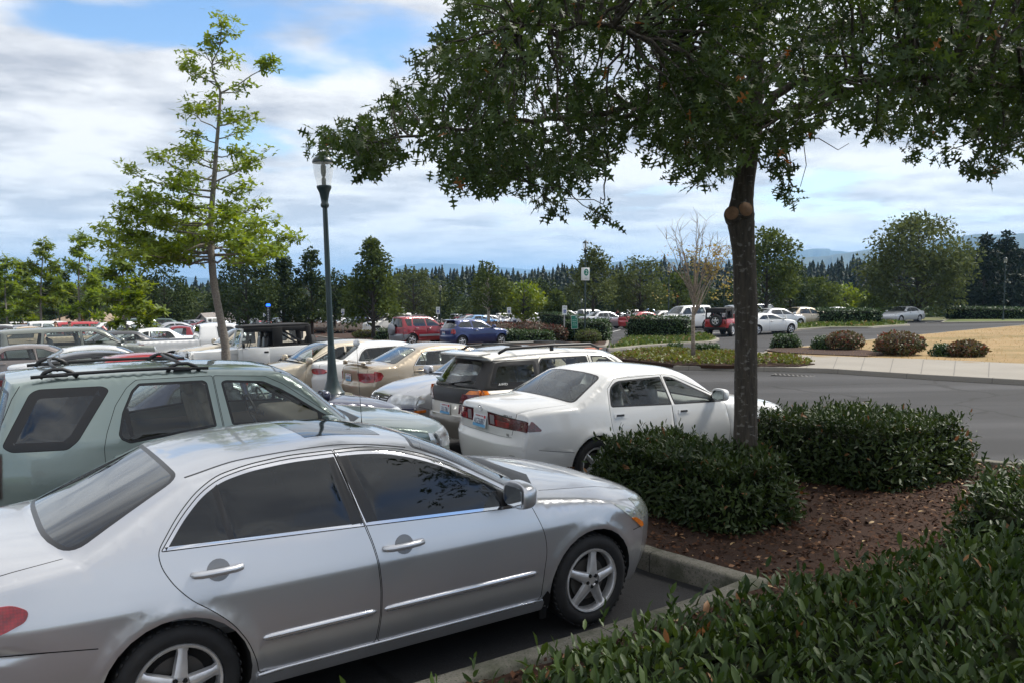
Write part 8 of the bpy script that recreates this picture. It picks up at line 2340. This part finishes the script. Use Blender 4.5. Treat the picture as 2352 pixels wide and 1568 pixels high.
# ---- red off-roader and blue hatchback
RAV = wagon(fo=.80, wb=2.49, ro=.78, W=.86, H=1.66, zn=.80, zc=1.06, xw=-.38, xr=-1.15, belt=1.06, wr=.34, xB=-1.55, xR=-2.35, zt=1.50, gside=G_mid, sill=.26)
RAV['strip_parts'] = [('rear_bumper', [(13.1, -.77), (14.9, -.78), (14.9, .78), (13.1, .77)], P_ravgrey, .02)]
RAV['side_parts'] = [('rear_bumper_end', [(-3.03, .64), (-2.60, .66), (-2.84, .40), (-3.0, .30)], P_ravgrey, .015, .03), ('door_moulding', [(-2.05, .62), (-.45, .62), (-.45, .50), (-2.05, .50)], P_ravgrey, .014, .02)]
RAV['lamps'][1] = ('tail_light', M_red, [(11.0, .80), (12.0, .80), (12.0, .66), (11.0, .66)], [(-2.98, 1.0), (-2.86, .98), (-2.86, .82), (-3.0, .80)], .008)
rav, rc = make_car('red_off_roader', RAV, P_red, 1, label='dark red off-roader with a silver spare wheel cover, left of the blue hatchback', cat='car'); anchor(rav, .66, (-2.49, -.80, .0), 947, 794)
q = MB(); q.lathe([(.001, -.14), (.10, -.14), (.26, -.125), (.325, -.09), (.335, -.03), (.33, .04)], 30, 0, 'x', (-3.30, .05, .92)); q.build('spare_wheel_cover', [P_ravgrey], rav)
for sg in (-1, 1): rail(rav, 'roof_rail', [(-2.75, sg * .56, 1.64), (-2.6, sg * .565, 1.70), (-1.5, sg * .565, 1.71), (-1.35, sg * .55, 1.65)], .018, M_black)
ACT = wagon(fo=.82, wb=2.50, ro=.72, W=.84, H=1.47, zn=.68, zc=.98, xw=-.40, xr=-1.18, xe=-2.78, xg=-3.08, belt=.96, wr=.30, xB=-1.85, lean=.44, sill=.20, bump=.56, zg=.98, zt=1.345, gside=G_mid)
ACT['doors'] = ACT['doors'][:1]; ACT['windows'] = [ACT['windows'][0], dict(p=[(-1.90, 1.345), (-1.87, .985), (-2.60, 1.03), (-2.72, 1.12), (-2.45, 1.31)], r=[.02, .02, .05, .04, .08])]
ACT['lamps'][1] = ('tail_light', M_red, [(11.2, .78), (12.7, .78), (12.7, .60), (11.3, .62)], [(-3.02, .93), (-2.90, .90), (-2.88, .72), (-3.0, .66)], .008)
act, acx = make_car('blue_hatchback', ACT, P_blue, 1, label='dark blue three-door hatchback right of the red off-roader', cat='car'); anchor(act, .60, (-2.50, -.78, .0), 1062, 797)
pl = Vector(acx.strip3(np.array([[acx.S(12.6), 0.0]]))[0]); plate(act, pl.x - .01, pl.z, '592-XKD')
b = MB(); b.box((-2.86, 0, 1.43), (.22, 1.0, .03), .012, (0, R(-8), 0)); b.build('roof_spoiler', [P_blue], act)

# ---- along the far right
FR = 'cars in the far right rows'
def far_sedan(name, pm, yaw, lp, px, py, label, cat='car', spec=None, det=1):
    r, c = make_car(name, spec or sedan(), pm, det, label=label, cat=cat); anchor(r, yaw, lp, px, py, 0, FAR_Y.get((px, py)))
    return r, c
j, jc = far_sedan('silver_saloon', P_lsilver, .38, (0, -.80, 0), 1838, 752, 'silver saloon with dark alloy wheels at the near end of the long hedge', spec=sedan(fo=.90, wb=2.58, ro=1.07, W=.87, H=1.46, zc=1.0, zn=.70, belt=.96, zd=1.08, xd=-3.0, xb=-2.45, spokes=5, gside=G_mid))
t, tc = far_sedan('silver_saloon', P_lsilver, .55 + PI, (0, .78, 0), 2068, 741, 'rounded silver saloon standing alone between the long hedge and the lowest hedge', spec=sedan(fo=1.0, wb=2.76, ro=1.2, W=.90, H=1.42, zn=.66, zc=.97, xr=-1.3, xb=-2.5, xd=-3.25, gside=G_clear))
rcp, _ = far_sedan('red_coupe', P_red2, .45, (-3.5, -.3, .98), 1437, 728, 'bright red coupe with a boot spoiler behind the left end of the hedge block', spec=sedan(fo=.95, wb=2.66, ro=1.1, W=.87, H=1.38, doors=2, xB=-1.85, xb=-2.3, xd=-3.1, zd=1.0, gside=G_clear))
b = MB(); b.box((-3.55, 0, 1.06), (.16, 1.3, .03), .012); b.box((-3.55, .5, 1.02), (.1, .04, .08)); b.box((-3.55, -.5, 1.02), (.1, .04, .08)); b.build('boot_spoiler', [M_black], rcp)
far_sedan('silver_saloon', P_silver2, .40, (-1.75, 0, 1.42), 1384, 714, 'silver saloon between area sign lamp and red coupe')
far_sedan('white_saloon', P_white, .45 + PI, (-1.75, 0, 1.42), 1522, 714, 'white saloon behind the top of the hedge block, facing left')
far_sedan('white_off_roader', P_white, .45 + PI, (-1.5, 0, 1.80), 1572, 701, 'white off-roader behind the bare tree, facing left', spec=wagon(H=1.80, W=.91, zn=.92, zc=1.18, belt=1.16, wr=.37, fo=.9, wb=2.85, zt=1.64))
rj = soft_top('soft_top_off_roader', P_red2, 'red soft-top off-roader with a rear spare wheel and black canvas, right of the bare tree'); anchor(rj, .95, (-3.3, 0, .98), 1641, 737)
far_sedan('white_coupe', P_white, .42, (-3.5, -.6, .82), 1712, 740, 'white coupe tail partly hidden by the big oak trunk', spec=sedan(doors=2, H=1.36, xB=-1.85, zd=.99))
far_sedan('grey_off_roader', P_silver, .45, (-2.0, 0, 1.72), 1704, 699, 'blue-grey off-roader behind the red soft top, partly behind the oak trunk', spec=wagon(H=1.72))
far_sedan('dark_off_roader', P_navy, .45, (-2.2, 0, 1.76), 1740, 697, 'dark off-roader roof right of the oak trunk over the silver saloon', spec=wagon(H=1.76))
far_sedan('beige_saloon', P_champ, .40, (-1.9, 0, 1.46), 1838, 704, 'beige saloon behind the silver one at the near end of the long hedge', spec=sedan(H=1.46))
far_sedan('white_saloon', P_white, .50 + PI, (-1.9, 0, 1.42), 1924, 705, 'white saloon roof over the top of the long hedge', det=0)
far_sedan('blue_pickup', P_lblue, .45 + PI, (-1.6, 0, 1.70), 1490, 709, 'pale blue pickup cab behind the red coupe roof', 'pickup', pickup(H=1.70), det=0)
far_sedan('white_people_carrier', P_white, .45, (-2.2, 0, 1.75), 1290, 712, 'white people carrier over the paler-topped hedge', 'van', wagon(H=1.75, wb=2.9, W=.95, ro=1.1, zc=1.1, xw=-.2, gside=G_mid))
far_sedan('white_estate', P_white, .45, (-2.0, 0, 1.62), 1338, 715, 'white estate half hidden behind the area sign lamp', spec=wagon(H=1.62), det=0)
far_sedan('silver_hatchback', P_silver2, .45, (-1.8, 0, 1.45), 1437, 718, 'silver hatchback behind the person in red', spec=wagon(H=1.45, zc=.98, belt=.96, zn=.68, wr=.3, zt=1.32, bump=.55), det=0)
far_sedan('white_off_roader', P_white2, .55 + PI, (-1.5, 0, 1.85), 895, 719, 'white off-roader facing left behind the accessible bay posts', spec=wagon(H=1.85, W=.91, zn=.95, zc=1.2, belt=1.18, wr=.38, fo=.9, wb=2.7, zt=1.68, gside=G_dark))
far_sedan('white_van', P_white, .45, (-2.0, 0, 1.78), 1214, 720, 'white off-roader with dark windows behind the pink-tinged shrub', 'car', wagon(H=1.78, zc=1.15, belt=1.14, zt=1.62, gside=G_dark))

# ---- the mass of far cars: a few body shapes, copied
far_types = {}
def far_proto(kind):
    if kind in far_types: return far_types[kind]
    sp = {'saloon': lambda: sedan(), 'coupe': lambda: sedan(doors=2, H=1.36, xB=-1.85), 'hatchback': lambda: wagon(H=1.46, zc=.98, belt=.96, zn=.68, wr=.3, zt=1.33, bump=.55, ro=.8), 'off_roader': lambda: wagon(H=1.74, zt=1.58), 'people_carrier': lambda: wagon(H=1.74, wb=2.9, W=.95, ro=1.1, xw=-.2, zt=1.58),
          'pickup': lambda: pickup(H=1.72)}[kind]()
    r, c = make_car('far_' + kind, sp, P_white, 0); far_types[kind] = [r, False]
    return far_types[kind]
HK = dict(saloon=1.43, coupe=1.36, hatchback=1.46, off_roader=1.74, people_carrier=1.74, pickup=1.72)
def recolour(o, old, new):
    if o.type == 'MESH':
        for s in o.material_slots:
            if s.material is old: s.link = 'OBJECT'; s.material = new
    for c in o.children: recolour(c, old, new)
PN = dict(white=P_white, silver=P_silver2, red=P_red, bright_red=P_red2, navy=P_navy, blue=P_blue, light_blue=P_lblue, grey=P_grey, green=P_dgreen, sage=P_sage, tan=P_tan, beige=P_beige, cream=P_white2)
def far(kind, colour, px, roofy, yaw, label, group=None):
    t = far_proto(kind)
    r = t[0] if not t[1] else copy_tree(t[0]); t[1] = True
    r.name = '%s_%s' % (colour, kind)
    if colour != 'white': recolour(r, P_white, PN[colour])
    elif r is not t[0]: pass
    tag(r, label, {'off_roader': 'car', 'people_carrier': 'van', 'pickup': 'pickup'}.get(kind, 'car'), group or 'parked cars in the far rows')
    anchor(r, yaw, (-1.7, 0, HK[kind]), px, roofy, 0, FAR_Y.get((px, roofy)) or 112 + (px * 7) % 14)
A, B_ = .55, .55 + PI
for t in ('saloon', 'coupe', 'hatchback', 'off_roader', 'people_carrier', 'pickup'): far_proto(t)
FAR = [
 ('saloon', 'white', 345, 750, B_, 'white saloon facing left above the red pickup, biggest of the far left rows'), ('saloon', 'grey', 268, 752, B_, 'dark saloon tucked in front of the white saloon facing left'),
 ('off_roader', 'white', 256, 736, B_, 'white off-roader with a sloping windscreen right of the far lamp post'), ('off_roader', 'bright_red', 200, 741, A, 'red two-door off-roader behind the far lamp post'), ('saloon', 'sage', 132, 752, B_, 'grey-green saloon roof in front of the two people'),
 ('people_carrier', 'green', 374, 730, A, 'dark green people carrier behind the silver coupe'), ('coupe', 'silver', 402, 736, A, 'silver coupe showing a red tail light, by the low green bush'), ('off_roader', 'navy', 320, 733, A, 'dark blue off-roader left of the dark green people carrier'), ('hatchback', 'silver', 328, 738, A, 'silver hatchback in front of the dark blue off-roader'),
 ('people_carrier', 'white', 285, 732, B_, 'white people carrier behind the white off-roader'), ('saloon', 'silver', 298, 744, A, 'silver saloon between dark saloon and silver hatchback'), ('off_roader', 'white', 130, 740, A, 'white off-roader right behind the two people'), ('saloon', 'red', 66, 740, A, 'red saloon under the leaning young oak'), ('hatchback', 'light_blue', 88, 743, A, 'pale blue hatchback beside the red saloon'),
 ('saloon', 'white', 14, 744, A, 'white saloon at the very left edge'), ('pickup', 'grey', 16, 751, B_, 'dark pickup at the left edge over the people carrier roof'), ('saloon', 'silver', 42, 747, B_, 'silver saloon behind the tan cab'), ('pickup', 'light_blue', 584, 731, B_, 'sky blue crew pickup over the black soft top'), ('saloon', 'bright_red', 607, 736, A, 'red roof beside the sky blue pickup'), ('pickup', 'white', 634, 730, A, 'white pickup just right of the call pillar'),
 ('saloon', 'grey', 540, 736, A, 'dark car in shade right behind the tall young oak'), ('saloon', 'white', 524, 738, A, 'white roof in the shade beside the tall young oak trunk'), ('saloon', 'white', 688, 735, A, 'white saloon over the soft top tail'), ('saloon', 'silver', 736, 731, B_, 'silver saloon left of the near lamp post, far off'), ('saloon', 'white', 796, 731, A, 'white saloon between two bay posts right of the near lamp post'), ('off_roader', 'blue', 834, 729, A, 'blue off-roader left of the white off-roader'), ('hatchback', 'silver', 812, 733, B_, 'silver hatchback in front of the blue off-roader'),
 ('saloon', 'light_blue', 1098, 722, A, 'sky blue saloon seen over the brown shrub'), ('saloon', 'red', 1074, 720, A, 'dark red saloon left of the sky blue one'), ('hatchback', 'white', 1076, 725, B_, 'white hatchback beside the sky blue saloon'), ('saloon', 'silver', 1122, 724, A, 'silver saloon right of the sky blue one'), ('pickup', 'white', 1240, 718, A, 'white pickup left of the white people carrier'), ('saloon', 'white', 1150, 726, B_, 'white saloon behind the middle bay post'), ('saloon', 'white', 1188, 724, A, 'white saloon left of the dark-windowed off-roader'),
 ('saloon', 'silver', 1620, 712, B_, 'silver saloon between white off-roader and red soft top'), ('off_roader', 'white', 1360, 710, A, 'white off-roader behind the silver saloon by the area sign lamp'),
]
# a drift of small far cars that show only as slivers
tiny = [(645, 734), (660, 733), (712, 732), (756, 731), (770, 730), (782, 733), (826, 731), (964, 724), (985, 726), (1060, 724), (1140, 722), (1165, 721), (1200, 719), (5, 739), (30, 740), (54, 736), (104, 738), (232, 739), (300, 728), (345, 727), (430, 737), (455, 735), (470, 738), (500, 735), (555, 733), (572, 738), (1395, 711), (1460, 712), (1552, 708), (1785, 703)]
cols = ['white', 'silver', 'grey', 'white', 'navy', 'silver', 'red', 'cream']
for i, (x, y) in enumerate(tiny):
    k = ['saloon', 'hatchback', 'saloon', 'off_roader'][i % 4]; c = cols[(i * 5) % 8]
    FAR.append((k, c, x, y, A if i % 2 else B_, 'small %s %s glimpsed far off over the nearer roofs and shrubs' % (c, k.replace('_', '-')), 'sliver-sized parked cars far off'))
for f in FAR: far(*f)
for k, t in far_types.items():
    if not t[1]:
        def rm(o):
            for c in list(o.children): rm(c)
            bpy.data.objects.remove(o)
        rm(t[0])

# ------------------------------------------------------------------ air between here and the hills
def haze():
    b = MB(); b.box((0, 6500, 115), (34000, 16800, 330)); 
    m, nt, out = new_mat('haze_air'); p = N(nt, 'ShaderNodeVolumePrincipled'); p.inputs['Color'].default_value = (.32, .60, 1.0, 1); p.inputs['Density'].default_value = 1.25e-4; p.inputs['Anisotropy'].default_value = .25
    L(nt, p.outputs[0], out.inputs['Volume'])
    o = b.build('haze', [m], smooth=False); tag(o, kind='stuff')
HAZE = True
if HAZE: haze()
